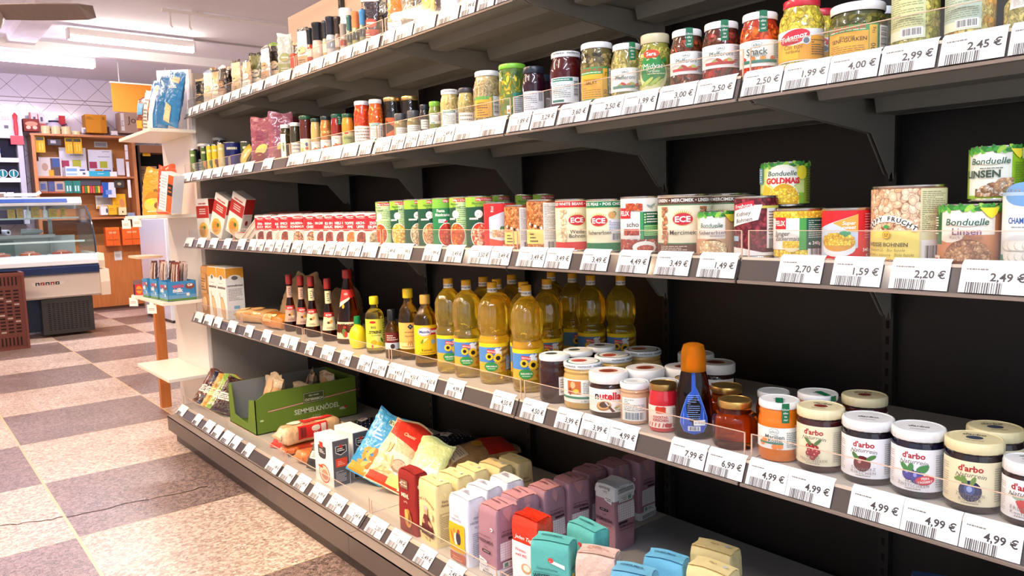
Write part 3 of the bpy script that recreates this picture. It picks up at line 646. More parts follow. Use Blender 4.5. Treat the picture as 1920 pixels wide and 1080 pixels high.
# --- darbo jams
def a_darbo(base, fruit, l1, l2):
    def f(a, R, H):
        lo, hi = H*.12, H*.74
        a.rect(-R*1.45, lo, R*1.45, hi, base); u = -.004; m_ = (lo+hi)/2-.004
        a.text("d'arbo", u, hi-.0115, .0140, '#a82a2c', bold=.03).text('Naturrein', u, hi-.0215, .0112, '#6d655f', shear=.35, arc=6)
        if fruit == 'cherry':
            a.ell(u-.002, m_-.006, .0145, .0145, '#3d0f16', 18).ell(u-.002, m_-.006, .0132, .0132, '#6a1822', 18).ell(u-.006, m_-.002, .003, .004, '#c9808a')
            for s_ in (-1, 1): a.ell(u+s_*.013, m_+.006, .009, .004, '#4f7d44', rot=.7*s_-.2)
        elif fruit == 'plums':
            for dx, dy in ((-.007, -.003), (.006, -.008)): a.ell(u+dx, m_+dy, .0105, .0118, '#2c2a72', 16).ell(u+dx, m_+dy, .0095, .0105, '#3a3c98', 16).ell(u+dx-.003, m_+dy+.004, .0028, .0035, '#8f93d8')
            for dx, r_ in ((-.014, 2.3), (.012, .6), (.018, 1.0), (-.004, 1.4)): a.ell(u+dx, m_+.008, .0085, .0045, '#4e8a52', rot=r_)
            a.ell(u+.018, m_-.012, .015, .0082, '#c4283d', 18, rot=.2).ell(u+.018, m_-.012, .0138, .007, '#d6364b', 18, rot=.2).text('FEIN', u+.018, m_-.0085, .006, WH, rot=.15, bold=.02).text('PASSIERT', u+.0185, m_-.0145, .0055, WH, rot=.15, bold=.02, maxw=.024)
        elif fruit == 'plum':
            a.ell(u, m_-.008, .0165, .0175, '#131c3c', 20).ell(u, m_-.008, .015, .016, '#1e2d5e', 20).ell(u-.001, m_-.006, .008, .009, '#3c5490', 16).ell(u-.001, m_-.005, .004, .005, '#8fa6d6')
            for dx, r_ in ((-.013, 2.6), (-.008, 2.0), (-.016, 3.2), (.004, 1.2)): a.ell(u+dx, m_+.009, .008, .0035, '#6f8f4e', rot=r_)
        elif fruit == 'berries':
            for i, (dx, dy) in enumerate(((-.009, .002), (-.002, .004), (.005, .001), (-.006, -.005), (.001, -.004), (.008, -.006), (-.003, -.012), (.004, -.012), (-.008, -.011), (0, -.018))):
                a.ell(u+dx, m_+dy, .0052, .0052, '#7d1c22', 10).ell(u+dx, m_+dy, .0045, .0045, '#a82a30', 10).ell(u+dx-.001, m_+dy+.001, .0013, .0013, '#e8b0a0', 6)
            for s_ in (-1, 1): a.ell(u+s_*.008, m_+.012, .009, .003, '#5c7a48', rot=.8*s_)
        else:
            a.poly([(u-.011, m_), (u-.006, m_+.006), (u+.006, m_+.006), (u+.011, m_), (u+.004, m_-.016), (u-.003, m_-.016)], '#c93a3a')
            for s_ in (-1, 0, 1): a.ell(u+s_*.012, m_+.007, .008, .003, '#8fae9a', rot=.5*s_)
        a.text(l1, u, lo+.0165, .0078, '#8a7f7a', sp=1.25, arc=-4, maxw=.040).text(l2, u, lo+.0095, .0078, '#8a7f7a', sp=1.2, arc=-4, maxw=.048).lines(u-.012, lo+.003, .024, .003, 1, '#9d948e', 3, .5)
        for x in (R*.72,): a.lines(x, lo+.008, R*.62, hi-lo-.016, 15, '#a8a098', 7, .35)
        a.lines(-R*1.35, lo+.008, R*.45, hi-lo-.016, 15, '#a8a098', 9, .35)
    return f
def lid_word(t='darbo', col='#4a443e', dot=None):
    def f(a, q):
        if dot: a.ell(0, 0, q*.30, q*.24, dot, 12)
        a.text(t, 0, q*.42 if dot else 0, q*.34, col, bold=.01, shear=.2).lines(-q*.3, -q*.45, q*.6, q*.07, 1, col, 4, .5)
    return f
def lid_rings(c1, c2):
    return lambda a, q: a.ell(0, 0, q*.86, q*.86, c1, 22).ell(0, 0, q*.78, q*.78, '#e9ecea', 22).ell(-q*.2, q*.15, q*.42, q*.36, c2, 14).lines(-q*.1, -q*.4, q*.7, q*.1, 1, c1, 3, .5)
def a_nutella(a, R, H):
    lo, hi = H*.14, H*.66
    a.rect(-R*1.45, lo, R*1.45, hi, '#f7f4ee'); u = -.006
    a.text('n', u-.0275, hi-.0165, .0245, '#231815', bold=.04).text('utella', u+.0065, hi-.0165, .0245, '#cf1f26', bold=.035, maxw=.053)
    a.ell(u-.010, lo+.016, .019, .012, '#b6772f', 16, rot=.15).ell(u-.010, lo+.018, .017, .010, '#dfae6a', 16, rot=.15).ell(u-.009, lo+.019, .0125, .0075, '#4a2412', 14, rot=.15)
    a.poly([(u-.006, lo+.024), (u-.003, lo+.025), (u+.018, lo+.002), (u+.010, lo+.0005)], '#5b2c17').poly([(u-.008, lo+.026), (u-.003, lo+.026), (u+.004, lo+.016), (u, lo+.015)], '#d8d6d2')
    a.ell(u+.024, lo+.014, .006, .003, '#dfc07a').ell(u+.020, lo+.011, .005, .0025, '#8aa052').lines(u+.018, lo+.005, .014, .002, 1, '#7a6a5a', 3, .6)
def a_nutcream(a, R, H):
    lo, hi = H*.16, H*.66; h = hi-lo
    a.rect(-R*1.4, lo, R*1.4, hi, '#f0efe6').rect(-R*.95, lo+h*.36, -R*.2, hi-h*.06, '#b9693a').ell(-R*.62, hi-h*.24, .007, .009, '#e8b183').ell(-R*.45, lo+h*.5, .008, .006, '#efc24a').ell(-R*.78, lo+h*.48, .005, .01, '#8e3f23')
    a.lines(-R*.1, lo+h*.4, R*1.1, h*.5, 7, '#8a9b98', 4, .35).rect(-R*1.4, lo+h*.17, R*1.4, lo+h*.27, '#2f8264').text('e 380 g', 0, lo+h*.08, .007, '#6a7a76')
def a_bar(a, R, H):
    lo, hi = H*.10, H*.66; h = hi-lo
    a.rect(-R*1.0, lo, R*.85, hi, '#e6ebe4').lines(-R*.8, lo+h*.42, R*1.5, h*.52, 7, '#77857c', 5, .4).bars(-R*.72, lo+h*.06, R*1.3, h*.3, 26, '#3d5f7a')
def a_cherry(a, R, H):
    lo, hi = H*.10, H*.56; h = hi-lo
    a.rect(-R*1.3, lo, R*1.3, hi, '#f2dccb')
    for i in range(9): a.poly([(-R*1.1+i*R*.27, lo+.002), (-R*1.0+i*R*.27, lo+.002), (-R*.93+i*R*.27, lo+h*.22), (-R*1.03+i*R*.27, lo+h*.22)], '#c8474a')
    a.ell(0-.004, hi-h*.18, .012, .0075, '#d5402b').ell(-.010, hi-h*.10, .005, .004, '#c63a26').ell(.002, hi-h*.10, .006, .004, '#c63a26').rect(-.014, hi-h*.33, .008, hi-h*.25, '#e0553a')
    a.text('COCKTAIL', -.004, lo+h*.50, .0078, '#c23440', bold=.03, maxw=.034).text('KIRSCHEN', -.004, lo+h*.36, .0078, '#c23440', bold=.03, maxw=.034).ell(R*.3, lo+h*.14, .005, .005, '#b22a33').ell(R*.48, lo+h*.12, .005, .005, '#b22a33').lines(R*.72, lo+.003, R*.45, h*.85, 10, '#8a7466')
def a_marille(a, R, H):
    lo, hi = H*.22, H*.58; h = hi-lo
    a.rect(-R*1.4, lo, R*1.4, hi, WH).ell(-R*.25, hi-h*.18, .0095, .0065, '#4b7770').ell(-R*.25, hi-h*.18, .0087, .0057, WH).text('elko', -R*.25, hi-h*.18, .008, '#3e6f68')
    a.text('Marillen', -R*.22, hi-h*.42, .0118, '#4b625e', bold=.01).text('Röster', -R*.15, hi-h*.59, .0108, '#4b625e', bold=.01)
    for dx, dy in ((-.85, .25), (-.7, .4), (-.2, .12), (.05, .16)): a.ell(R*dx, lo+h*dy, .006, .006, '#f08a3c')
    a.rect(-R*1.0, lo+h*.24, R*.2, lo+h*.32, '#3c8271').lines(R*.35, lo+h*.1, R*.75, h*.72, 8, '#8d9899')
# --- can artwork
def a_ece(band, bandtxt, name, base='#efe8c4', pic=None, lowcol=None, u=0, sticker=False, lowlines=False):
    def f(a, R, H):
        a.rect(-R*1.57, .005, R*1.57, H-.005, base).rect(-R*1.57, H*.84, R*1.57, H-.006, band).text(bandtxt, 0, H*.905, .0095, WH, bold=.03, sp=1.05)
        a.rect(-R*1.57, H*.822, R*1.57, H*.838, '#dcc98a' if not lowlines else '#2f7a4a')
        a.rect(-R*1.57, .006, R*1.57, H*.19, lowcol or band)
        if lowlines: a.rect(-R*1.57, H*.19, R*1.57, H*.21, '#2f7a4a').lines(-R*.95, H*.03, R*1.1, H*.14, 5, '#e6dcc8', 4, .35)
        for i in range(9): t = -1+i*.25; a.poly([(u+t*.014-.0013, H*.70-.002*t*t*2), (u+t*.014+.0013, H*.70-.002*t*t*2), (u+t*.019, H*.76-.006*t*t)], '#d8ae4a')
        a.ell(u, H*.60, .0215, .0135, '#c9a04a', 20).ell(u, H*.60, .0205, .0125, '#c2283c', 20).text('ECE', u, H*.60, .0168, WH, bold=.03, wide=1.15)
        if pic:
            cols, us = pic
            for x0, x1 in us: a.beans(x0, H*.18, x1, H*.80, .0068, .0048, cols, 16, 5, inside=None)
        a.text(name[0], u, H*.385, .0135, '#332a22', bold=.006, maxw=R*1.35)
        if len(name) > 1: a.text(name[1], u, H*.305, .0135, '#332a22', bold=.006, maxw=R*1.35)
        if sticker:
            a.rect(R*.30, H*.38, R*1.1, H*.62, '#e7eaf2').lines(R*.34, H*.40, R*.7, H*.2, 7, '#5b6a9a', 3, .4).rect(R*.45, H*.23, R*1.1, H*.37, '#e9ebee').bars(R*.5, H*.24, R*.55, H*.12, 12).ell(R*.62, H*.72, .006, .006, '#3f8a4a').ell(R*.62, H*.72, .0035, .0035, '#efe8c4')
            a.ell(R*.5, H*.7, .009, .008, '#d9a468')
    return f
def a_felixg(a, R, H):
    a.rect(-R*1.57, .005, R*1.57, H-.005, '#efece6').beans(-R*1.4, .006, R*1.4, H*.26, .006, .005, ['#a8463a', '#bb5a48', '#8f362c'], 60, 6)
    a.ell(R*.35, H*.12, .028, .014, WH, 18).ell(R*.4, H*.10, .02, .008, '#b24a3a', 14).beans(R*.0, H*.07, R*.8, H*.14, .004, .003, ['#b24a3a', '#cc6a50'], 14, 3)
    a.rect(-R*1.2, H*.27, R*.12, H*.72, '#f3f1ec').rect(R*.12, H*.26, R*1.45, H*.73, '#125c3f').rect(R*.12, H*.26, R*.28, H*.73, '#3b9a5e').rect(R*.32, H*.32, R*1.1, H*.50, '#8cc47c').lines(R*.36, H*.33, R*.7, H*.15, 5, '#3d7d4a')
    for i in range(4): a.ell(R*.36, H*(.685-.045*i), .0022, .0022, '#b8e08a', 8).lines(R*.44, H*(.675-.045*i), R*.6, H*.03, 1, WH, i, .6)
    a.rect(-R*1.1, H*.62, -R*.35, H*.80, '#c9252c').text('FELIX', -R*.72, H*.71, .0145, WH, bold=.03, wide=.8)
    a.text('scho', -R*.25, H*.52, .0155, '#2d2a28', bold=.003).ell(-R*.3, H*.34, .020, .007, '#e9e4dc', 16).beans(-R*.75, H*.33, R*.08, H*.44, .0042, .0036, ['#b03a30', '#c95a45', '#98302a'], 30, 8)
    a.beans(-R*.6, H*.75, R*.25, H*.88, .006, .005, ['#c2502e', '#d8693a', '#b64328'], 12, 9).ell(R*.75, H*.84, .008, .002, '#8aa59a', rot=.5).ell(R*.6, H*.82, .008, .002, '#8aa59a', rot=-.5)
def leafband(a, R, H, yel=True):
    Rn = random.Random(7)
    for i in range(26):
        u = -R*1.4+i*R*.11; a.ell(u, H*.93+Rn.uniform(-.003, .003), .008, .0035, Rn.choice(['#3f9a3a', '#6ab844', '#2e7a34', '#9ccc4a']), 8, rot=Rn.uniform(-1.5, 1.5))
    if yel: a.poly([(R*.35, H*.93), (R*1.1, H*.93), (R*.95, H*.82), (R*.75, H*.76), (R*.6, H*.80)], '#f3e23a')
def bonduelle(a, u, v, s=.0125, mw=None): a.ell(u, v+.003, s*1.6, s*.65, WH, 16).text('Bonduelle', u, v, s, '#2a5f4c', bold=.012, shear=.18, maxw=mw)
def a_kicher(a, R, H):
    a.rect(-R*1.57, .005, R*1.57, H-.005, '#eadcc2').rect(-R*1.0, H*.42, R*.45, H*.93, '#f1efe2').rect(R*.4, .006, R*1.57, H*.95, '#d2a57c'); leafband(a, R, H)
    bonduelle(a, -R*.32, H*.70, .0125, R*1.15); a.text('Kichererbsen', -R*.3, H*.545, .0115, '#6a3f5a', bold=.006, maxw=R*1.4).lines(-R*.35, H*.45, R*.7, H*.03, 1, '#8a5a6a')
    a.rect(-R*1.57, .006, R*.4, H*.40, '#c99a78').ell(-R*.25, H*.12, .030, .026, '#8a5a44', 18).beans(-R*.95, .008, R*.45, H*.36, .0052, .005, ['#e0bd8e', '#ecd0a4', '#d2a878'], 60, 4, inside=lambda x, y: (x+R*.25)**2/.028**2+(y-H*.10)**2/.027**2 < 1)
    a.rect(R*.82, H*.78, R*1.3, H*.92, '#e9f0f2').rect(R*.82, H*.60, R*1.3, H*.74, '#9bbf4a').lines(R*.85, H*.2, R*.4, H*.4, 9, '#6f5238').rect(R*.85, H*.28, R*1.1, H*.31, '#3f6b2e')
def a_kidney(a, R, H):
    a.rect(-R*1.57, .005, R*1.57, H-.005, '#5f1b25').beans(-R*1.45, .01, R*1.45, H-.006, .0078, .0045, ['#7d2631', '#93323e', '#5e1a24'], 150, 4)
    a.poly([(-R*1.5, .006), (R*1.5, .006), (R*1.5, .012), (R*.3, .012), (-R*.6, .020), (-R*1.5, .022)], '#e9e6e2').rect(R*.50, .02, R*1.05, H*.80, '#efece8').rect(R*.2, H*.80, R*1.4, H*.84, '#d8cf5a').lines(R*.6, H*.36, R*.4, H*.4, 9, '#6b6460').bars(R*.6, H*.12, R*.38, H*.2, 12)
    a.poly([(-R*1.35, H*.50), (R*.10, H*.62), (R*.28, H*.86), (-R*1.2, H*.84)], '#efece6').poly([(-R*1.3, H*.76), (-R*.1, H*.84), (-R*.08, H*.93), (-R*1.3, H*.85)], '#c7283f')
    a.text('Freshona', -R*.62, H*.845, .0105, WH, bold=.015, rot=.13, maxw=R*.98).text('Kidney', -R*.62, H*.72, .0118, '#5a514b', shear=.3, rot=.15).text('Bohnen', -R*.60, H*.62, .0118, '#5a514b', shear=.3, rot=.15)
    a.rect(-R*1.3, H*.28, -R*.85, H*.36, '#aacbe0').text('410 g', R*.72, H*.45, .007, '#333').text('255', R*.72, H*.36, .007, '#333')
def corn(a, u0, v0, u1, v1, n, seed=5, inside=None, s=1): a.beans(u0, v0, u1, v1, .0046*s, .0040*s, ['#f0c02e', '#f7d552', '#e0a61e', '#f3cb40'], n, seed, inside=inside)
def a_junger(a, R, H):
    a.rect(-R*1.57, .005, R*1.57, H-.005, '#d7a63c'); corn(a, -R*1.45, .006, R*1.45, H*.22, 90, 5); corn(a, -R*1.45, H*.80, R*1.45, H-.006, 80, 6)
    a.rect(-R*1.45, H*.20, R*.12, H*.81, '#f0eee8').rect(R*.10, H*.20, R*.36, H*.81, '#49a04a').rect(R*.36, H*.20, R*1.5, H*.81, '#12553f').lines(R*.44, H*.42, R*.85, H*.36, 9, '#c9dccb', 4, .35)
    a.text('e 340g 285g', R*.92, H*.33, .0088, WH, maxw=R*.95, bold=.02).rect(R*.42, .008, R*1.25, H*.22, '#efefee').bars(R*.5, .010, R*.65, H*.18, 16)
    a.rect(-R*.98, H*.60, -R*.42, H*.83, '#c9252c').text('FELIX', -R*.70, H*.715, .013, WH, bold=.03, wide=.72)
    a.text('Junger', -R*.62, H*.52, .0125, '#3a3835', shear=.15).text('Zuckermais', -R*.42, H*.42, .0125, '#3a3835', shear=.15, maxw=R*1.05).ell(-R*.2, H*.25, .014, .009, '#ead9a8', 14); corn(a, -R*.55, H*.24, R*.1, H*.37, 26, 7)
def a_sweet(a, R, H):
    a.rect(-R*1.57, .005, R*1.57, H-.005, '#d3222b').poly([(-R*1.3, H*.62), (R*.55, H*.88), (R*.55, H*.26), (-R*1.3, H*.05)], '#c3d3e4')
    a.poly([(-R*.5, H*.72), (R*.55, H*.88), (R*.55, H*.55), (R*.2, H*.56), (-R*.2, H*.66)], '#f0a548').text('Super', R*.18, H*.72, .0092, WH, bold=.02, shear=.2).text('sweet', R*.18, H*.64, .0092, WH, bold=.02, shear=.2)
    a.ell(-R*.3, H*.26, .031, .016, '#e9ecee', 20).ell(-R*.3, H*.36, .030, .016, '#d99a3a', 18); corn(a, -R*1.05, H*.30, R*.5, H*.54, 90, 8, lambda x, y: (x+R*.3)**2/.029**2+(y-H*.39)**2/.013**2 < 1, .75)
    for dx, dy in ((-.1, .53), (.05, .50), (.15, .53), (0, .55)): a.ell(R*dx, H*dy, .004, .003, '#3f9a6a')
    a.text('340 g e', -R*.05, H*.10, .0088, WH, bold=.02).lines(R*.85, H*.42, R*.6, H*.48, 10, '#e88f92').text('340 g e', R*1.05, H*.22, .0085, WH, bold=.02).text('425', R*1.05, H*.12, .0085, WH)
def a_goldmais(a, R, H):
    a.rect(-R*1.57, .005, R*1.57, H-.005, '#8fbf3e').rect(-R*1.57, H*.3, R*.95, H*.94, '#d6e28a').rect(R*.9, .006, R*1.5, H*.95, '#a3b23a').poly([(-R*1.2, .006), (-R*.8, .006), (-R*.5, H*.4), (-R*.9, H*.5)], '#e8b630'); leafband(a, R, H, False)
    a.ell(-R*.05, H*.66, .031, .024, '#eef0e0', 20).ell(R*.75, H*.75, .012, .014, '#f0e03a', 12)
    bonduelle(a, -R*.08, H*.74, .0135); a.text('GOLDMAiS', -R*.05, H*.575, .0155, '#d3222b', bold=.05, maxw=R*1.35).ell(-R*.52, H*.578, .0028, .003, '#f0c02e')
    a.ell(0, H*.14, .029, .035, '#f4eecb', 20).ell(0, H*.13, .027, .033, '#d9a41e', 20); corn(a, -R*.62, .008, R*.62, H*.40, 80, 9, lambda x, y: x*x/.026**2+(y-H*.12)**2/.031**2 < 1)
    a.rect(-R*1.25, H*.52, -R*.95, H*.88, '#5a9ab0').lines(-R*1.2, H*.55, R*.2, H*.3, 6, WH).lines(R*.95, H*.1, R*.4, H*.75, 14, '#5a6a24')
def a_weisse(a, R, H):
    a.rect(-R*1.57, .005, R*1.57, H-.005, '#a06a4a').beans(-R*1.4, H*.02, R*.62, H-.006, .0085, .0062, ['#e6bb98', '#f0cdae', '#d9a880', '#eac6a2'], 170, 5)
    a.rect(-R*1.4, H*.055, R*.45, H*.43, '#f2dd74').beans(-R*1.4, .006, R*.45, H*.055, .008, .005, ['#e6bb98', '#d9a880'], 16, 4)
    a.rect(R*.45, .006, R*1.55, H*.95, '#dcd6a8').lines(R*.5, H*.40, R*.8, H*.52, 22, '#75704a', 5, .35).rect(R*.5, .008, R*1.1, H*.3, '#e6e4e0').bars(R*.6, H*.07, R*.4, H*.16, 12)
    for i, ch in enumerate('HAPPY FRUCHT'):
        t = (i-5.5)/5.5; a.rect(-R*.42+t*.041-.0036, H*.455+.016-.016*t*t-.0055, -R*.42+t*.041+.0036, H*.455+.016-.016*t*t+.0055, '#f4f2ea').text(ch, -R*.42+t*.041, H*.455+.016-.016*t*t, .0098, '#2a2622', bold=.03, rot=-.55*t)
    a.ell(-R*.42, H*.475, .005, .003, '#3f9a4a').ell(-R*.42, H*.37, .0068, .0068, '#b98a1a').ell(-R*.42, H*.37, .006, .006, '#f0c42a').ell(-R*.42-.002, H*.38, .0008, .0012, '#222', 6).ell(-R*.42+.002, H*.38, .0008, .0012, '#222', 6).rect(-R*.42-.0028, H*.352, -R*.42+.0028, H*.358, '#222')
    a.text('WEISSE BOHNEN', -R*.45, H*.245, .0092, '#3f3a1c', bold=.02, maxw=R*1.2).text('Naturtrüb · Bio fazole', -R*.45, H*.175, .0068, '#6a6234', shear=.2, maxw=R*1.1).text('Fehér bab a zelenina · Bele fazule', -R*.45, H*.115, .0068, '#6a6234', shear=.2, maxw=R*1.5)
def a_linsen(a, R, H):
    a.rect(-R*1.57, .005, R*1.57, H-.005, '#c98457').rect(-R*1.1, H*.50, R*.95, H*.94, '#f0e9dc').ell(-R*.6, H*.5, .022, .012, '#f0e9dc').rect(-R*1.4, H*.34, -R*.95, H*.94, '#2f6d3a'); leafband(a, R, H)
    bonduelle(a, -R*.02, H*.71, .0148); a.text('Linsen', -R*.02, H*.56, .0155, '#8d4a7a', bold=.01).text('Reich an Protein', -R*.02, H*.46, .0068, '#9a6a62')
    a.ell(0, H*.10, .033, .032, '#7d4b2e', 22); a.beans(-R*.8, .008, R*.8, H*.41, .0040, .0030, ['#b98a62', '#a4724c', '#c79c74', '#8d5f40'], 170, 6, inside=lambda x, y: x*x/.032**2+(y-H*.08)**2/.031**2 < 1)
    a.rect(-R*1.3, H*.05, -R*.92, H*.16, '#e9e4dc').rect(-R*1.25, H*.07, -R*1.0, H*.12, '#cc4a2a').lines(-R*1.3, H*.50, R*.28, H*.3, 7, '#d9e0d0')
def a_linsen2(a, R, H):
    a.rect(-R*1.57, .005, R*1.57, H-.005, '#97b93a').rect(-R*1.3, .01, R*.45, H*.94, '#e3e6da').rect(R*.45, .006, R*1.5, H*.95, '#8fc01f'); leafband(a, R, H)
    bonduelle(a, -R*.35, H*.73, .0135); a.lines(-R*.7, H*.58, R*.8, H*.035, 1, '#4a5a50').text('LINSEN', -R*.62, H*.50, .0155, '#33473c', bold=.03)
    a.beans(-R*.85, .008, R*.5, H*.42, .0050, .0036, ['#8f6a4a', '#a98462', '#75543a', '#b8b2aa', '#c7a47e'], 130, 7, inside=lambda x, y: y < H*(.18+.28*(x+R*.9)/(R*1.4)))
    a.rect(R*.85, H*.75, R*1.3, H*.93, '#b9d78a').lines(R*.55, H*.1, R*.8, H*.6, 14, '#5e7f22')
def a_champ(a, R, H):
    a.rect(-R*1.57, .005, R*1.57, H-.005, '#e6ecee').ell(-R*.25, H*.93, .032, .018, '#6f9fd2', 18).ell(R*.1, H*.88, .013, .012, '#1c4f9c').rect(-R*1.57, H-.010, R*1.57, H-.005, '#a9c4dd').text('CHAMPIGNONS', -R*.15, H*.60, .0125, '#2f5aa0', bold=.02, maxw=R*1.6).lines(-R*.8, H*.5, R*.8, H*.03, 1, '#8a949a').rect(-R*1.57, .006, R*1.57, H*.16, '#4f8f80')
    for i in range(12): x = -R*.95+(i % 6)*R*.3; y = H*(.14+.14*(i//6)); a.ell(x, y, .010, .0085, '#c3bfb2', 12).ell(x, y+.001, .009, .0075, '#ebe8de', 12)
def a_hf(a, R, H):
    a.rect(-R*1.57, .005, R*1.57, H-.005, '#8a4a24').beans(-R*1.4, .006, R*.3, H-.006, .0046, .0036, ['#c27a48', '#d8935a', '#a9632e'], 300, 4)
    a.rect(-R*1.4, H*.14, R*.05, H*.42, '#efd67c').rect(R*.05, .006, R*1.4, H*.93, '#e9e6e0').lines(R*.12, H*.22, R*.95, H*.68, 22, '#8c8780', 4, .35).bars(R*.3, H*.05, R*.5, H*.13, 10)
    for i in range(5): a.rect(-R*.95+i*R*.2, H*(.50-.02*i), -R*.82+i*R*.2, H*(.55-.02*i), '#2a2622' if i % 2 else WH)
    a.lines(-R*.9, H*.16, R*.6, H*.2, 3, '#6a5a2a')
def a_meister(kind, u, food, side=None):
    """soup tin: green, badge, bowl of food, white-on-red strip under the rim"""
    def f(a, R, H):
        dark = kind == 'festa'
        a.rect(-R*1.57, .005, R*1.57, H-.005, '#1f7a4a' if dark else '#0f4a36').rect(-R*1.57, H*.79, R*1.57, H*.98, '#8aba3a' if not dark else '#6fae3f')
        if side: a.rect(u+side[0]*R, .006, u+side[1]*R, H*.93, '#b9dba0').lines(u+side[0]*R+.003, H*.30, (side[1]-side[0])*R-.006, H*.52, 14, '#567a48', 4, .35).rect(u+side[0]*R, H*.28, u+side[1]*R, H*.36, '#7ab63c')
        a.rect(u-R*.2, H*.90, u+R*1.5, H*.965, '#cc2731').text('500g = 2 Portionen', u+R*.55, H*.932, .0075, WH, bold=.02, maxw=R*1.45)
        if not dark:
            a.text('Meister', u-R*.1, H*.86, .0098, '#0f4a36').text('Kessel', u+R*.1, H*.80, .0098, '#0f4a36').ell(u, H*.66, .0115, .0115, WH, 18).text('Nr. 1', u, H*.66, .0065, '#333', shear=.2).lines(u-R*.75, H*.54, R*.7, H*.05, 1, WH, 3, .7)
        else: a.text('Festa', u-R*.4, H*.74, .0125, WH, bold=.02).text('Mexicana', u-R*.3, H*.66, .0125, WH, bold=.02, maxw=R*1.2).rect(u-R*.6, H*.50, u, H*.57, WH).lines(u-R*.55, H*.51, R*.5, H*.05, 2, '#2f4a6a').ell(u, H*.52, .006, .003, '#c7283f', rot=.6)
        c = (u+R*.05, H*.26); a.ell(c[0], c[1], .027, .036, '#ece8e0', 22).ell(c[0], c[1], .0245, .0335, food[1], 20)
        a.beans(c[0]-.024, c[1]-.033, c[0]+.024, c[1]+.033, food[2], food[3], food[0], food[4], 5, inside=lambda x, y: (x-c[0])**2/.022**2+(y-c[1])**2/.031**2 < 1)
    return f
def a_risi(a, R, H):
    a.rect(-R*1.57, .005, R*1.57, H-.005, '#d8262c').poly([(-R*.95, H*.68), (R*.75, H*.88), (R*.75, H*.25), (-R*.95, H*.12)], '#c9d2e0').poly([(-R*.95, .006), (R*.75, .006), (R*.75, H*.22), (-R*.1, H*.18), (-R*.95, H*.24)], '#dd4a34')
    a.ell(0, H*.28, .03, .012, '#ece8e2', 18).beans(-R*.75, H*.26, R*.75, H*.42, .0045, .003, ['#e2b088', '#cf8f62', '#ecd0b0'], 50, 4).text('800 g', R*.15, H*.08, .010, WH, bold=.02).text('Risi', -R*.7, H*.85, .012, WH, vert=True)
    for dx in (-.15, 0, .12): a.ell(R*dx, H*.45, .0035, .006, '#4f7a4a', rot=dx*3)
def a_soup(t1, t2, food, wide=False):
    def f(a, R, H):
        a.rect(-R*1.57, .005, R*1.57, H-.005, '#e6e3df').rect(-R*1.57, H*.42, R*1.57, H*.88, '#cc2230')
        u = -R*.35
        a.ell(u+R*.15, H*.86, .024, .0075, WH, 16).ell(u+R*.15, H*.86, .023, .0065, '#d2313c', 16).text('Inzersdorfer', u+R*.15, H*.86, .0085, WH, shear=.25, bold=.02, maxw=.04)
        a.text(t1, u, H*.66, .0128, WH, bold=.03, maxw=R*1.2).text(t2, u, H*.545, .0128, WH, bold=.03, maxw=R*1.2)
        c = (u+.004, H*.14); a.ell(*c, .027, .036, '#d8d2cc', 20).ell(*c, .0245, .0335, '#f4f2ee', 20).ell(*c, .021, .030, food[0], 18)
        a.beans(c[0]-.02, .008, c[0]+.02, c[1]+.026, .0045, .003, food, 26, 6, inside=lambda x, y: (x-c[0])**2/.019**2+(y-c[1])**2/.027**2 < 1)
        a.rect(R*.45, H*.40, R*.8, H*.46, '#e9e6e2')
    return f

# --- bottles
def bottle(prof, col, cap, art=None, mat='liquid', seg=28, rib=None, fill=None, capname='cap', extra=None):
    """cap: list of (r, z, colour) rows; fill: (height fraction, colour) a second inner body"""
    def build():
        m = MB(); P = [(prof[0][0], prof[0][1], col)]+[tuple(p) for p in prof[1:]]; m.lathe(P, seg, mat, rib=rib)
        c = MB().lathe(cap, 20, 'plastic')
        out = [(None, m, None), (capname, c, None)]
        if art: a = Art(prof_surf(prof), o0=.0006); art(a, max(p[0] for p in prof), cap[-1][1]); out.append(('label', a.mb, None))
        if extra: out += extra()
        return out
    return build
OILP = [(.036, 0), (.043, .004), (.0455, .014), (.0455, .034), (.0448, .036), (.0448, .124), (.0455, .127), (.0445, .137), (.0405, .143), (.0395, .149), (.0410, .155), (.0440, .164), (.0450, .180), (.0445, .222), (.0405, .238), (.030, .254), (.0185, .266), (.0135, .271), (.0135, .276)]
def oil_rib(a, z): return 1+(.030*math.cos(a*12) if .168 < z < .228 else (.008*math.cos(a*22) if .137 < z < .158 else 0))
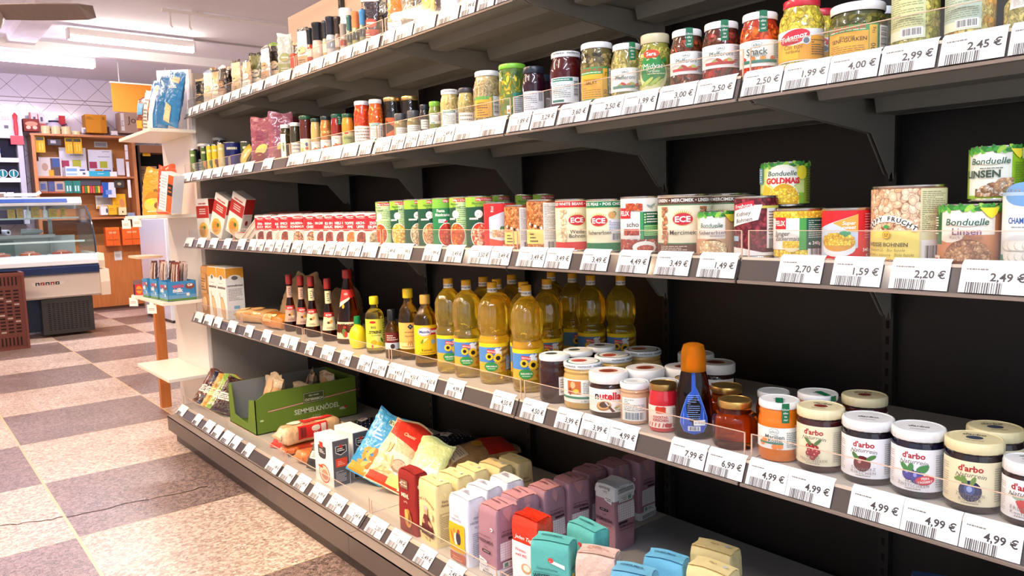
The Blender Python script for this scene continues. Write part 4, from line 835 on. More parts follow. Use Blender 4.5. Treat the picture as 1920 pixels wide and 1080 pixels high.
def a_oil(a, R, H):
    lo, hi = .037, .123; W = R*1.5
    a.rect(-W, lo, W, hi, '#c9a23a').rect(-W, lo+.03, W*.25, hi-.010, '#4a82c4').rect(-W, hi-.011, W, hi, '#f1d21e').ell(.002, hi-.022, .010, .009, '#eef2f6').ell(.008, hi-.032, .012, .011, '#f4f6f8').ell(.014, hi-.02, .007, .008, '#eef2f6')
    a.rect(W*.22, lo, W, hi-.011, '#b98a32')
    for i in range(7): a.ell(W*.5+(i % 3-1)*.010, hi-.018-i*.006, .016, .0028, ('#8a5a20', '#dcb65a', '#a87828')[i % 3], 10, rot=.25)
    a.poly([(-.030, hi-.016), (-.004, hi-.020), (-.004, hi-.030), (-.030, hi-.027)], '#d2323a').text('BESTOLJE', -.016, hi-.0235, .0062, WH, bold=.02, rot=-.12, maxw=.024)
    for cx, cy, s in ((.003, lo+.043, 1.), (-.022, lo+.048, .8)):
        for k in range(14): t = 2*PI*k/14; a.ell(cx+.0095*s*math.cos(t), cy+.0095*s*math.sin(t), .0055*s, .0026*s, '#f3c41c', 8, rot=t)
        a.ell(cx, cy, .0068*s, .0068*s, '#241609', 14)
    a.ell(-.018, lo+.018, .020, .014, '#2f8a45', 16).text('SUNFLOWER OIL', -.016, lo+.019, .0065, WH, bold=.02, maxw=.032).lines(-.028, lo+.010, .022, .004, 1, '#d6e8c8').ell(.014, lo+.012, .0055, .0055, '#c97a1c').text('1L', .014, lo+.012, .006, '#3a2408')
    a.rect(.026, lo+.004, W, lo+.046, '#5a6a8a').lines(.028, lo+.006, .03, .038, 10, '#cfd6e4')
OILCAP = [(.0148, .270, '#e9e6e0'), (.0152, .272), (.0152, .2835, '#e7a91e'), (.0150, .285), (.0150, .298), (.0135, .300)]
def oil_capart():
    a = Art(cyl(.0152), o0=.0004, step=.002); a.text('BESTOLJE  BESTOLJE', 0, .2775, .0055, '#222222', bold=.02); return [('cap_print', a.mb, None)]
d_oil = bottle(OILP, '#ffdd3c', OILCAP, a_oil, 'oil', rib=oil_rib, seg=84, extra=oil_capart)
VP = [(.022, 0), (.026, .003), (.0275, .012), (.0265, .030), (.0150, .100), (.0115, .118), (.0110, .165), (.0125, .170)]
def a_vin(body, cream=False):
    def f(a, R, H):
        # labels follow the cone: drawn with shrinking width
        a.poly([(-R*1.35, .036), (R*1.35, .036), (R*1.35, .078), (-R*1.35, .078)], body).rect(-R*1.35, .078, R*1.35, .092, '#c8342c').ell(-.004, .083, .013, .008, '#d9453c', 14).text('MAUTNER', -.004, .084, .007, WH, bold=.02, shear=.2)
        a.ell(.004, .062, .009, .005, '#e0a030', rot=.5).ell(-.006, .060, .006, .004, '#3f2a1c').ell(.010, .054, .007, .004, '#efe2b8').lines(-.014, .040, .028, .007, 2, '#5a4030')
    return f
def neck_label(P, body):
    R = .0275; a = Art(prof_surf(P), o0=.0006); a.rect(-R*1.2, .120, R*1.2, .160, body).lines(-.012, .126, .022, .028, 4, '#6a5a4a').rect(R*.5, .130, R*1.0, .152, '#d6d4d0').bars(R*.55, .132, R*.4, .018, 6); return [('neck_label', a.mb, None)]
def vin(c, body): return bottle(VP, c, [(.0125, .166, '#8f1f1a'), (.0128, .168), (.0128, .196), (.0115, .199)], a_vin(body), extra=lambda: neck_label(VP, body))
def d_cone():
    P = [(.045, 0), (.051, .004), (.052, .016), (.050, .07), (.034, .165), (.022, .225), (.0165, .250), (.0155, .262)]
    def art(a, R, H):
        a.rect(-R*1.3, .022, R*1.3, .088, '#e6d9b0').ell(-.022, .045, .010, .018, '#4f7a3a', rot=.2).ell(-.016, .040, .008, .012, '#b23a26').ell(-.020, .068, .006, .005, '#a83224').lines(.0, .030, .05, .05, 6, '#a08f60', 4, .25).text('Apfel', -.028, .082, .009, '#6a3320', shear=.3)
        a.poly([(-R*1.1, .165), (R*1.1, .190), (R*1.1, .215), (-R*1.1, .215)], '#d8312b').poly([(-R*1.1, .145), (R*.2, .178), (R*.2, .186), (-R*1.1, .165)], '#efe6cf').ell(-.014, .198, .014, .009, '#e8564b', 14).text('HENGL', -.014, .198, .009, WH, bold=.02).ell(-.03, .150, .008, .009, '#e8a42a')
    return bottle(P, '#7a3418', [(.0175, .258, '#a8251e'), (.018, .260), (.018, .290), (.0165, .293)], art)()
def d_lemonsq():
    P = [(.018, 0), (.026, .004), (.032, .022), (.0335, .042), (.031, .064), (.022, .082), (.012, .090)]
    return bottle(P, '#f2d51a', [(.0115, .088, '#f2d51a'), (.0115, .094, '#0e7a3e'), (.0135, .096), (.012, .122), (.010, .124)], None, mat='plastic')()
def a_lemon(a, R, H):
    a.rect(-R*1.5, .022, R*1.5, .128, '#ece24a').ell(-R*.35, .117, .012, .005, '#c72f2a').ell(.012, .06, .018, .022, '#f2ea7a', 16).text('BIG', -.010, .098, .012, '#3a3a2a', bold=.02).text('ZITRENZ', -.004, .080, .0135, '#2a2a1e', bold=.04, maxw=.05).lines(-.018, .066, .034, .004, 1, '#4a4a32')
    a.ell(-.010, .042, .012, .009, '#f0a81e').ell(.008, .036, .010, .008, '#e8d022').ell(.020, .05, .004, .010, '#3f7a2a', rot=.4).ell(-.016, .028, .004, .006, '#c8322a').rect(R*.75, .03, R*1.4, .12, '#dfe04a').lines(R*.8, .035, R*.5, .08, 9, '#7a7a2a')
d_lemon = bottle([(.030, 0), (.034, .004), (.034, .135), (.032, .148), (.022, .160), (.0135, .166), (.0125, .185)], '#cfc25a', [(.0165, .180, '#f0d21a'), (.017, .182), (.017, .206), (.015, .209)], a_lemon)
def a_dark(a, R, H): a.rect(-R*1.3, .035, R*1.3, .095, '#6b1f1c').rect(-R*1.3, .035, R*1.3, .058, '#c9d2d8').lines(-R*.8, .065, R*1.6, .022, 3, '#d8c8b8').ell(0, .046, .008, .009, '#3a2a2a')
d_darkoil = bottle([(.022, 0), (.026, .004), (.026, .100), (.020, .116), (.012, .128), (.0115, .138)], '#7a5a14', [(.014, .134, '#15191c'), (.0145, .136), (.0145, .172), (.013, .174)], a_dark)
def a_keim(a, R, H):
    a.rect(-R*1.4, .040, R*1.4, .132, '#eeb65a').rect(-R*1.4, .040, R*1.4, .062, '#f0cf8a').poly([(-.006, .118), (.004, .108), (.014, .118), (.004, .128)], '#1c2a3a').text('Öl', .004, .118, .007, WH).lines(-.016, .096, .034, .006, 1, '#9a5a2a').text('Rapskernöl', .004, .086, .0085, '#6a3a1a', shear=.3, maxw=.05)
    for i in range(3): a.ell(-.004+i*.006, .060, .002, .009, '#c98a2a', rot=.3*(i-1))
    a.rect(.016, .052, .026, .062, '#8aa8b8').lines(-.03, .046, .05, .004, 1, '#8a5a2a')
d_keim = bottle([(.031, 0), (.036, .004), (.036, .150), (.032, .172), (.020, .192), (.0145, .205), (.0135, .222)], '#b8902a', [(.0175, .216, '#f0c81e'), (.018, .218), (.018, .245), (.016, .248)], a_keim)
def a_mazola(a, R, H):
    a.rect(-R*1.45, .042, R*1.45, .140, '#f2c21a').rect(.0, .108, R*1.45, .129, '#c9283a').rect(.0, .1145, R*1.45, .1225, WH).ell(-.006, .119, .0235, .0155, '#f3f1ee', 20).ell(-.006, .119, .022, .014, '#c9283a', 20).ell(-.006, .119, .020, .0125, '#f3f1ee', 20).text('Mazola', -.006, .119, .0125, '#1f3a8a', bold=.03, maxw=.036)
    a.ell(-.008, .090, .017, .0065, '#c9a21a', 14, rot=.6).ell(-.006, .091, .014, .0045, '#f7e27a', 14, rot=.6).ell(-.014, .086, .008, .003, '#5a8a2a', rot=1.1).rect(.015, .078, .029, .092, '#9ab8c0').text('Keimöl', 0, .058, .012, '#6a3a16', bold=.01).lines(-.024, .046, .05, .004, 1, '#8a5a1a')
d_mazola = bottle([(.034, 0), (.040, .004), (.040, .150), (.036, .168), (.024, .188), (.0155, .200), (.0145, .212)], '#b8961e', [(.0172, .208, '#c9a24a'), (.0175, .210), (.0175, .236), (.016, .238)], a_mazola)
def d_honeysq():
    P = [(.036, 0), (.042, .004), (.043, .020), (.040, .075), (.030, .135), (.026, .150)]
    S = lambda u, v, o: (lambda p: (p[0], p[1]*.72, p[2]))(prof_surf(P)(u, v, o))
    m = MB().lathe([(P[0][0], 0, '#5a1c08')]+P[1:], 32, 'liquid', sy=.72)
    c = MB().lathe([(.027, .148, '#e08a1e'), (.0275, .150), (.0265, .190), (.022, .205), (.012, .209), (.0005, .210)], 24, 'clearfilm', cap=False); c.lathe([(.014, .15, '#ef9a1c'), (.014, .175), (.007, .185), (.007, .198)], 16, 'plastic')
    a = Art(S, o0=.0012); pts = [(-.004, .138), (.006, .138)]+[(.006+.030*math.sin(t*PI/2*1.0)**1.3, .138-.034*t-.03*t*t) for t in (.3, .6, 1.)]
    pear = [(-.005, .118), (-.005, .160), (.005, .160), (.005, .118), (.016, .095), (.030, .050), (.030, .035), (.020, .018), (0, .012), (-.020, .018), (-.030, .035), (-.030, .050), (-.016, .095)]
    a.poly([(-.0055, .10), (.0055, .10), (.0055, .149), (-.0055, .149)], '#1f4fb4'); body = [p for p in pear if p[1] < .119]
    a.poly([(x*1.06, y) for x, y in body[1:]]+[(-.005, .118), (.005, .118)][:0]+[(-.006, .119), (.006, .119)][:0], '#6f92dc').poly([(x, y) for x, y in body[1:]], '#1f4fb4')
    a.lines(-.014, .045, .028, .055, 12, '#8fb0ea', 4, .3).rect(0, .032, .026, .044, '#f0f0f0').text('20 10 2023', .013, .038, .005, '#222').rect(-.012, .020, .014, .030, '#dfe6f2').bars(-.010, .021, .022, .008, 12)
    return [(None, m, None), ('cap', c, 'clear amber cap over an orange spout'), ('label', a.mb, None)]
# --- soft packs
def _noise(p, seed, amp, f): v = noise.noise_vector(Vector(p)*f+Vector((seed*7.3, seed*3.1, seed*1.7))); w_ = noise.noise_vector(Vector(p)*f*2.7+Vector((seed*2.3, 5, seed))); return (v*amp+w_*amp*.25)
def bagS(w_, d, h, amp, seed, top=.90):
    def F(x, y, z, o=(0, 0, 0)):
        cx, cy = max(-w_/2, min(w_/2, x)), max(-d/2, min(d/2, y)); o = (x-cx, y-cy, 0); x, y = cx, cy
        qx, qy = x/(w_/2), y/(d/2); s = (abs(qx)**12+abs(qy)**12)**(1/12); s = max(s, 1e-3); k = 1/s if s > .97 else 1.0
        x, y = x*k, y*k; t = max(0, (z/h-top)/(1-top)); b = 1+.022*math.sin(PI*min(1, z/h))
        fold = max(0, 1-abs(y)/(d/2))*t
        x = x*(1-.02*t-.12*fold*(abs(x)/(w_/2)))*b; y = y*(1-.12*t*t)*b; n = _noise((x, y, z), seed, amp, 17)
        lift = min(1, z/.01)
        return (x+n.x+o[0], y+n.y+o[1], max(0, z+n.z*lift*.8+.004*t*(1-(x/(w_/2))**2)+o[2]))
    return F
def bag(w_, d, h, col, art=None, side=None, topart=None, amp=.0026, seed=1, foot=None, mat='paper', bands=(), flap=None):
    def build():
        F = bagS(w_, d, h, amp, seed); m = MB(); nx, ny, nz = 18, 14, 30
        def colz(z):
            c = col
            for z0, z1, cc in bands:
                if z0*h <= z < z1*h: c = cc
            return c
        def grid(P, nu, nv, cf=None):
            v = [F(*P(i/nu, j/nv)) for j in range(nv+1) for i in range(nu+1)]; f = []; cs = []
            for j in range(nv):
                for i in range(nu): a = j*(nu+1)+i; f.append((a, a+1, a+nu+2, a+nu+1)); cs.append(colz((j+.5)/nv*h) if cf is None else cf)
            m.add(v, f, cs, mat, True)
        grid(lambda s, t: ((s-.5)*w_, -d/2, t*h), nx, nz); grid(lambda s, t: ((.5-s)*w_, d/2, t*h), nx, nz)
        grid(lambda s, t: (w_/2, (s-.5)*d, t*h), ny, nz); grid(lambda s, t: (-w_/2, (.5-s)*d, t*h), ny, nz)
        grid(lambda s, t: ((s-.5)*w_, (t-.5)*d, h), nx, ny, flap or colz(h*.999)); grid(lambda s, t: ((.5-s)*w_, (t-.5)*d, 0), nx, ny, col)
        fl = MB(); v = []; K = 10
        for j in range(4):
            for i in range(K+1):
                x, y = (i/K-.5)*w_*.97, (-.46+.80*j/3)*d; p = F(x, y, h); v.append((p[0], p[1], p[2]+.0035+.002*(j == 3)))
        fl.add(v, [(j*(K+1)+i, j*(K+1)+i+1, (j+1)*(K+1)+i+1, (j+1)*(K+1)+i) for j in range(3) for i in range(K)], flap or colz(h*.999), mat, True)
        for e in (-1, 1):   # tucked triangular ears at both ends of the folded top
            a_, b_, c_ = F(e*w_*.47, -d*.30, h), F(e*w_*.47, d*.30, h), F(e*w_*.5, 0, h*.80); fl.add([(a_[0], a_[1], a_[2]+.002), (b_[0], b_[1], b_[2]+.002), (c_[0]+e*.004, c_[1], c_[2])], [(0, 1, 2)], flap or colz(h*.999), mat)
        out = [(None, m, None), ('folded_top', fl, None)]
        for nm, fn, S, q in (('front_label', art, lambda u, v_, o: F(u, -d/2-o, v_), w_), ('side_label', side, lambda u, v_, o: F(w_/2+o, u, v_), d)):
            if fn: a = Art(S, o0=.0028, step=.009, vstep=.010); fn(a, q, h); out.append((nm, a.mb, None))
        if topart:
            t = Art(lambda u, v_, o: (lambda p: (p[0], p[1], p[2]+.0065+o))(F(u, v_, h)), o0=.0005, step=.012, vstep=.012); topart(t, w_, d); out.append(('top_label', t.mb, None))
        return out
    return build
def pouchS(w_, h, d, amp, seed, stand=False, tp=.12, lean=0):
    def F(s, t, side, o=0):     # s in -1..1, t in 0..1, side -1 front / +1 back
        prof = (math.sin(PI*min(1, max(0, t)))**.55) if not stand else (max(0, 1-t)**.75*(1 if t > .02 else .9))
        if t > .94 or (t < .05 and not stand): prof *= .12
        th = d/2*prof*max(0, 1-abs(s)**3)**.6; n = _noise((s*w_/2, side*.02, t*h), seed, amp, 22)
        ww = w_/2*(1-.06*math.sin(PI*t))*(1 if not stand else 1-tp*t**3)+.0015*math.sin(t*47+seed)
        zz = t*h+(.0012*math.cos(s*60) if (t > .99 or (t < .01 and not stand)) else 0)
        ed = 1 if abs(s) < .98 else .3
        return (s*ww+n.x*ed, side*(th+o+.0007)+n.y*ed*(1 if t < .95 else .4)+lean*t*t, max(0, zz+n.z*.4+(.05*w_*math.sin(s*3.1+seed*2) if t > .96 else 0)))
    return F
def pouch(w_, h, d, col, art=None, amp=.003, seed=1, stand=False, tp=.12, mat='foil', bands=(), back=None, clipcol=None):
    def build():
        F = pouchS(w_, h, d, amp, seed, stand, tp); m = MB(); nu, nv = 18, 28
        for side in (-1, 1):
            v = [F(-1+2*i/nu, j/nv, side) for j in range(nv+1) for i in range(nu+1)]; f = []; cs = []
            for j in range(nv):
                for i in range(nu):
                    a = j*(nu+1)+i; q = (a, a+1, a+nu+2, a+nu+1); f.append(q if side < 0 else q[::-1]); c = col
                    for z0, z1, cc in bands:
                        if z0 <= (j+.5)/nv < z1: c = cc
                    cs.append(c if side < 0 or back is None else back)
            m.add(v, f, cs, mat, True)
        if stand: m.add([F(-1+2*i/nu, 0, -1) for i in range(nu+1)]+[F(1-2*i/nu, 0, 1) for i in range(nu+1)], [tuple(range(2*nu+1, -1, -1))], col, mat)
        out = [(None, m, None)]
        if art:
            a = Art(lambda u, v_, o: F(u/(w_/2), v_/h, -1, o), o0=.0024, step=.009, vstep=.010); art(a, w_, h); out.append(('label', a.mb, None))
        return out
    return build
def box(w_, d, h, col, art=None, side=None, mat='card', b=.0012):
    def build():
        m = MB().bbox(-w_/2, -d/2, 0, w_/2, d/2, h, col, mat, b); out = [(None, m, None)]
        fl = MB().box(-w_*.49, -d*.02, h+.0002, w_*.49, d*.49, h+.0009, tuple(.93*q for q in C(col)), mat); out.append(('flap', fl, None))
        for nm, fn, S, wd in (('front_label', art, flat_front(d), w_), ('side_label', side, flat_right(w_), d)):
            if fn: a = Art(S, step=9, o0=.0004); fn(a, wd, h); out.append((nm, a.mb, None))
        return out
    return build
# --- flour artwork
def fl_weizen(ink='#47283a', base='#b98a9c'):
    def front(a, W, h):
        a.rect(-W*.5, .002, W*.5, h*.12, '#e6e6ea').text('DAS', -W*.05, h*.085, .0085, '#333').text('Backstube', 0, h*.045, .0105, '#333', shear=.3, bold=.01).poly([(-W*.40, h*.15), (-W*.02, h*.13), (-W*.02, h*.21), (-W*.40, h*.25)], '#eceaf0').lines(-W*.36, h*.16, W*.28, h*.05, 2, '#444')
        a.text('Österreichisches', -W*.08, h*.60, .0068, ink, maxw=W*.6).text('WEIZENMEHL', -W*.02, h*.52, .0125, ink, bold=.02, maxw=W*.78).text('glatt', -W*.02, h*.44, .0075, ink).rect(-W*.22, h*.34, W*.20, h*.38, '#2a2226').lines(-W*.16, h*.35, W*.3, h*.018, 1, '#d8ccd2').ell(W*.26, h*.72, .0055, .0055, '#f0f0f0').ell(W*.24, h*.715, .004, .002, '#c83a3a')
    def side(a, D, h):
        a.rect(-D*.5, .002, D*.5, h*.12, '#e9e9ec').bars(-D*.38, h*.02, D*.78, h*.075, 10, '#444', vert=True).text('WEIZENMEHL', 0, h*.62, .0098, ink, bold=.02, maxw=D*.82).lines(-D*.3, h*.665, D*.6, h*.02, 1, ink).rect(-D*.05, h*.545, D*.36, h*.575, '#2a2226')
        a.rect(-D*.38, h*.25, D*.38, h*.52, '#efe9ec')
        for i in range(7): a.rect(-D*.38, h*(.26+.038*i), D*.38, h*(.264+.038*i), '#a88a96')
        for i in range(6): a.rect(-D*.18+i*D*.1, h*.25, -D*.17+i*D*.1, h*.52, '#a88a96')
        a.rect(-D*.30, h*.14, D*.34, h*.225, '#e6e8e4').rect(-D*.24, h*.15, -D*.08, h*.21, '#6aa08a').lines(-D*.02, h*.15, D*.3, h*.06, 4, '#555')
    def top(a, W, D): a.text('WEIZENMEHL', -W*.1, -D*.05, .0105, ink, bold=.02, maxw=W*.6).lines(-W*.2, D*.1, W*.6, D*.06, 1, ink)
    return dict(art=front, side=side, topart=top)
def fl_upside():
    """the same pack standing on its head"""
    d_ = fl_weizen()
    def turn(fn): 
        def f(a, W, h):
            S = a.S; a.S = lambda u, v, o: S(-u, h-v, o); fn(a, W, h)
        return f
    return dict(art=turn(d_['art']), side=turn(d_['side']))
def fl_fini():
    def front(a, W, h):
        for i, ch in enumerate("Fini's Feinstes"): t = (i-7)/7; a.text(ch, t*W*.42, h*(.74-.07*t*t)-.02*t*h, .0125, '#6a2a22', bold=.02, rot=-.4*t)
        a.poly([(-W*.28, h*.14), (W*.34, h*.14), (W*.36, h*.26), (W*.20, h*.36), (W*.12, h*.48), (-W*.14, h*.48), (-W*.24, h*.34)], '#5a1a1e').ell(-W*.02, h*.55, .011, .014, '#d9a680', 16).ell(-W*.02, h*.60, .013, .007, '#b9b4b0', 14).ell(-W*.14, h*.36, .012, .007, '#d9a680', rot=.4).ell(W*.16, h*.36, .014, .006, '#d9a680', rot=-.5).ell(-W*.02, h*.40, .012, .018, '#6f2427')
        a.ell(W*.30, h*.50, .008, .011, '#b99a5a').ell(W*.30, h*.50, .007, .010, '#efe6bd').rect(-W*.40, h*.17, W*.30, h*.25, '#4a1218').text('Weizenmehl', -W*.02, h*.21, .0115, '#e9d6b8', shear=.2, bold=.01, maxw=W*.62).rect(-W*.16, h*.08, W*.16, h*.13, '#d9c98a').text('glatt', 0, h*.105, .0085, '#6a4a1a')
    def side(a, D, h): a.text("Fini's", -D*.05, h*.74, .0105, '#6a2a22', shear=.2, bold=.01).text('Feinstes', D*.02, h*.68, .0105, '#6a2a22', shear=.2, bold=.01, maxw=D*.8).lines(-D*.34, h*.10, D*.68, h*.46, 17, '#8a7a5a', 4, .3)
    def top(a, W, D): a.text("Fini's", 0, 0, .0105, '#8a5a3a', shear=.3, bold=.01).ell(W*.3, D*.05, .006, .006, '#cfd8e0')
    return dict(art=front, side=side, topart=top)
def fl_white():
    def front(a, W, h): a.rect(-W*.42, h*.18, W*.36, h*.62, '#f0b81e').rect(-W*.42, .004, W*.36, h*.16, '#b0604a').lines(-W*.3, h*.03, W*.5, h*.08, 2, '#d8a08a').ell(-W*.1, h*.38, .009, .019, '#e9e2da').ell(.004, h*.40, .012, .020, '#3f3442').ell(-W*.16, h*.50, .006, .007, '#d08a5a').ell(.006, h*.51, .006, .007, '#b84a3a').ell(-W*.26, h*.40, .004, .02, '#c8742a', rot=.3).text('FEINES', -W*.04, h*.74, .0085, '#3a4a7a').text('WEIZENMEHL', -W*.04, h*.68, .0085, '#3a4a7a', maxw=W*.7)
    def side(a, D, h): a.text('FEINES', 0, h*.74, .0095, '#3a4a7a').text('WEIZENMEHL', 0, h*.67, .0095, '#3a4a7a', maxw=D*.85).text('GLATT', 0, h*.60, .0085, '#3a4a7a').lines(-D*.3, h*.12, D*.6, h*.4, 13, '#8088a0', 4, .3)
    def top(a, W, D): a.lines(-W*.3, -D*.1, W*.5, D*.3, 3, '#8088a0')
    return dict(art=front, side=side, topart=top)
def fl_teal(t='WEIZENMEHL', ink='#123f46', band='#7fd0c4'):
    def front(a, W, h): a.text('Österreichisches', -W*.05, h*.62, .0085, ink, maxw=W*.65).text(t, 0, h*.50, .0165, ink, bold=.03, maxw=W*.84).rect(-W*.40, h*.555, W*.40, h*.56, ink).rect(-W*.40, h*.435, W*.40, h*.44, ink).text('universal', 0, h*.38, .0095, ink).poly([(W*.02, h*.78), (W*.40, h*.72), (W*.40, h*.66), (W*.02, h*.73)], '#eef0ee').ell(W*.05, h*.765, .008, .0065, '#d24a4a')
    def side(a, D, h): a.text(t, 0, h*.66, .0095, ink, bold=.02, maxw=D*.8).ell(-D*.2, h*.55, .007, .006, '#f0c83a').rect(-D*.35, h*.15, D*.3, h*.5, '#d7e6e2').lines(-D*.3, h*.18, D*.5, h*.28, 8, '#4a7a7a')
    def top(a, W, D): a.text(t, -W*.05, 0, .011, ink, bold=.02, maxw=W*.6)
    return dict(art=front, side=side, topart=top)
def fl_red():
    def front(a, W, h): a.rect(-W*.5, .003, W*.5, h*.66, '#eceaf2').text('Jeden Tag', 0, h*.74, .0145, WH, shear=.3, bold=.01, maxw=W*.7).text('Weizen-', -W*.1, h*.55, .0125, '#c8342a', bold=.01).text('mehl 405', -W*.08, h*.48, .0115, '#c8342a', bold=.01, maxw=W*.6).ell(W*.1, h*.30, .018, .014, '#c9a27a').ell(W*.12, h*.31, .012, .009, '#efe6da').rect(-W*.5, .003, W*.5, h*.06, '#d42a22')
    return dict(art=front, side=lambda a, D, h: a.rect(-D*.5, .003, D*.5, h*.66, '#eceaf2').lines(-D*.3, h*.1, D*.6, h*.5, 12, '#a09aa0'))
def fl_mehl():
    def front(a, W, h): a.rect(-W*.30, h*.74, W*.12, h*.87, '#8a6a52').lines(-W*.26, h*.76, W*.34, h*.09, 2, '#e6d8c0').rect(-W*.34, h*.795, -W*.24, h*.815, WH).text('MEHL', -W*.02, h*.63, .0175, '#efe0c8', bold=.04, maxw=W*.6).text('griffig', 0, h*.53, .009, '#efe0c8').ell(W*.1, h*.26, .019, .030, '#c98a3a', 16).ell(W*.02, h*.30, .008, .020, '#e6b45a', rot=.3).ell(W*.18, h*.28, .007, .022, '#8a4a1a', rot=-.2).rect(-W*.4, h*.04, W*.3, h*.10, '#7a1a18')
    return dict(art=front, side=lambda a, D, h: a.lines(-D*.3, h*.2, D*.6, h*.5, 12, '#c88a7a').ell(-D*.2, h*.82, .008, .008, '#e6d8c0'))

def comb(R, H, q):
    m = MB(); Rn = random.Random(3)
    for i in range(4):
        a = -.5+i*.35; m.add([(R*.62*math.cos(a+k*PI)*1.0, R*.62*math.sin(a+k*PI), z) for k in (0, 1) for z in (.012+.006*i, H*.62-.008*i)]+[(R*.62*math.cos(a+k*PI)+.004, R*.62*math.sin(a+k*PI)+.006, z) for k in (0, 1) for z in (.012+.006*i, H*.62-.008*i)], [(0, 2, 3, 1), (4, 5, 7, 6), (0, 1, 5, 4), (2, 6, 7, 3)], ('#c9781f', '#e09a2c')[i % 2], 'matte')
    return [('honeycomb', m, None)]
put('olive_jar0', jar(0.0349, 0.0696, '#8d8f4a', lid='#e8e8ea', art=a_white(9, .5, .72, 1.0), lumps=lump(.009, .009, ['#a8a05a', '#8f8a48', '#b8ae66'], 90)), 'olive_jar', 1.3249, 0.3910, 1.4323, facing(1.3249, 0.3910, 10), 'jar of pale olives cut off by the frame edge on the second-highest shelf', 'jar', 'preserve jars on the second-highest shelf')
put('olive_jar1', jar(0.0345, 0.1065, '#9c9448', lid='#e8e8ea', art=a_olive('#b4c6b4'), lumps=lump(.0105, .0105, ['#c2b060', '#a89a50', '#d0bc6a', '#d59a3a'], 90)), 'olive_jar', 1.3245, 0.4728, 1.4323, facing(1.3245, 0.4728, -14), 'jar of olives with a grey-green label beside the frame-cut jar, card 2,45 € below it', 'jar', 'preserve jars on the second-highest shelf')
put('olive_jar2', jar(0.0356, 0.1157, '#8f8c44', lid='#e8e8ea', art=a_olive('#ccd09a'), lumps=lump(.0095, .0095, ['#a8a455', '#8d9040', '#bcb060'], 100)), 'olive_jar', 1.3256, 0.5540, 1.4323, facing(1.3256, 0.5540, -16), 'jar of green olives with a yellowish label above the 2,99 € card', 'jar', 'preserve jars on the second-highest shelf')
put('pickle_jar3', jar(0.0469, 0.1008, '#3f4220', lid='#f0f0f2', lr=.93, lh=.014, art=a_gurken('Pikante', 'SENF-GURKEN', '390'), lumps=lump(.02, .012, ['#5a5a2a', '#4a4c24', '#6b672e'], 24)), 'pickle_jar', 1.3369, 0.6560, 1.4323, facing(1.3369, 0.6560, 6), 'wide jar of dark gherkins with orange and green label above the 4,00 € card', 'jar', 'preserve jars on the second-highest shelf')
put('pickle_jar4', jar(0.0319, 0.1128, '#3f4220', lid='#f0f0f2', lumps=lump(.02, .012, ['#5a5a2a', '#4a4c24'], 24)), 'pickle_jar', 1.4400, 0.6687, 1.4323, facing(1.4400, 0.6687, 0), 'white-lidded gherkin jar behind the wide orange-labelled gherkin jar', 'jar', 'preserve jars on the second-highest shelf')
put('marm', jar(0.0384, 0.1299, '#c9b23a', lid='#c7283a', lr=.82, art=a_marmara, lumps=lump(.012, .009, ['#e0cf52', '#cdb93c', '#d8c44a', '#bda634'], 110, v1=.98)), 'pepper_jar', 1.3284, 0.7561, 1.4323, facing(1.3284, 0.7561, -4), 'tall jar of yellow pickled peppers with red oval label and red lid', 'jar', 'preserve jars on the second-highest shelf')
put('marm', jar(0.0287, 0.1496, '#c9b23a', lid='#c7283a'), 'pepper_jar', 1.4300, 0.7770, 1.4323, facing(1.4300, 0.7770, 0), 'second jar of yellow peppers behind the tall one, only red lid and edge showing', 'jar', 'preserve jars on the second-highest shelf')
put('pepper_jar7', jar(0.0360, 0.1234, '#a5301a', art=a_snack, lumps=lump(.014, .012, ['#d6451e', '#c93a1a', '#e0601f', '#8f2416'], 34), extra=seal(-.006)), 'pepper_jar', 1.3260, 0.8402, 1.4323, facing(1.3260, 0.8402, 0), 'jar of red and orange peppers with a white snack label beside the yellow peppers', 'jar', 'preserve jars on the second-highest shelf')
put('pepperoni_jar8', jar(0.0367, 0.1240, '#4f1f14', art=a_elko('Pfefferoni', lo=.26, hi=.62), lumps=lump(.013, .011, ['#7a2416', '#a02a1e', '#5a3018', '#8d1c18'], 34), extra=seal(-.004)), 'pepperoni_jar', 1.3267, 0.9278, 1.4323, facing(1.3267, 0.9278, 4), 'nearer of two jars of dark red peppers with a red-striped white label', 'jar', 'preserve jars on the second-highest shelf')
put('pepperoni_jar9', jar(0.0336, 0.1254, '#4a2614', art=a_elko('Pfefferoni', lo=.26, hi=.62), lumps=lump(.013, .011, ['#6a3018', '#8a3a1e', '#4a2a16'], 34, seed=6), extra=seal(-.004)), 'pepperoni_jar', 1.3236, 1.0099, 1.4323, facing(1.3236, 1.0099, 2), 'farther of two jars of dark red peppers with a red-striped white label', 'jar', 'preserve jars on the second-highest shelf')
put('pepper_jar10', jar(0.0359, 0.1334, '#8f8f3c', lid='#cfc6a2', lr=.84, lh=.019, art=a_sera, lumps=lump(.016, .006, ['#a8a54a', '#8c8c38', '#b8b055', '#787a30'], 60), lidname='patterned_lid'), 'pepper_jar', 1.3259, 1.0963, 1.4323, facing(1.3259, 1.0963, -8), 'jar of long green peppers with a green label under a red oval', 'jar', 'preserve jars on the second-highest shelf')
put('pepperoni_jar11', jar(0.0351, 0.1275, '#8d8448', art=a_elko('Pfefferoni', col='#5d8a78', lo=.16, hi=.56), lumps=lump(.014, .008, ['#a89c56', '#8d8444', '#c0b068'], 40), extra=seal(-.014)), 'pepperoni_jar', 1.3251, 1.1771, 1.4323, facing(1.3251, 1.1771, -2), 'white-labelled jar of pale green peppers with the green paper seal, above the 1,99 € card', 'jar', 'preserve jars on the second-highest shelf')
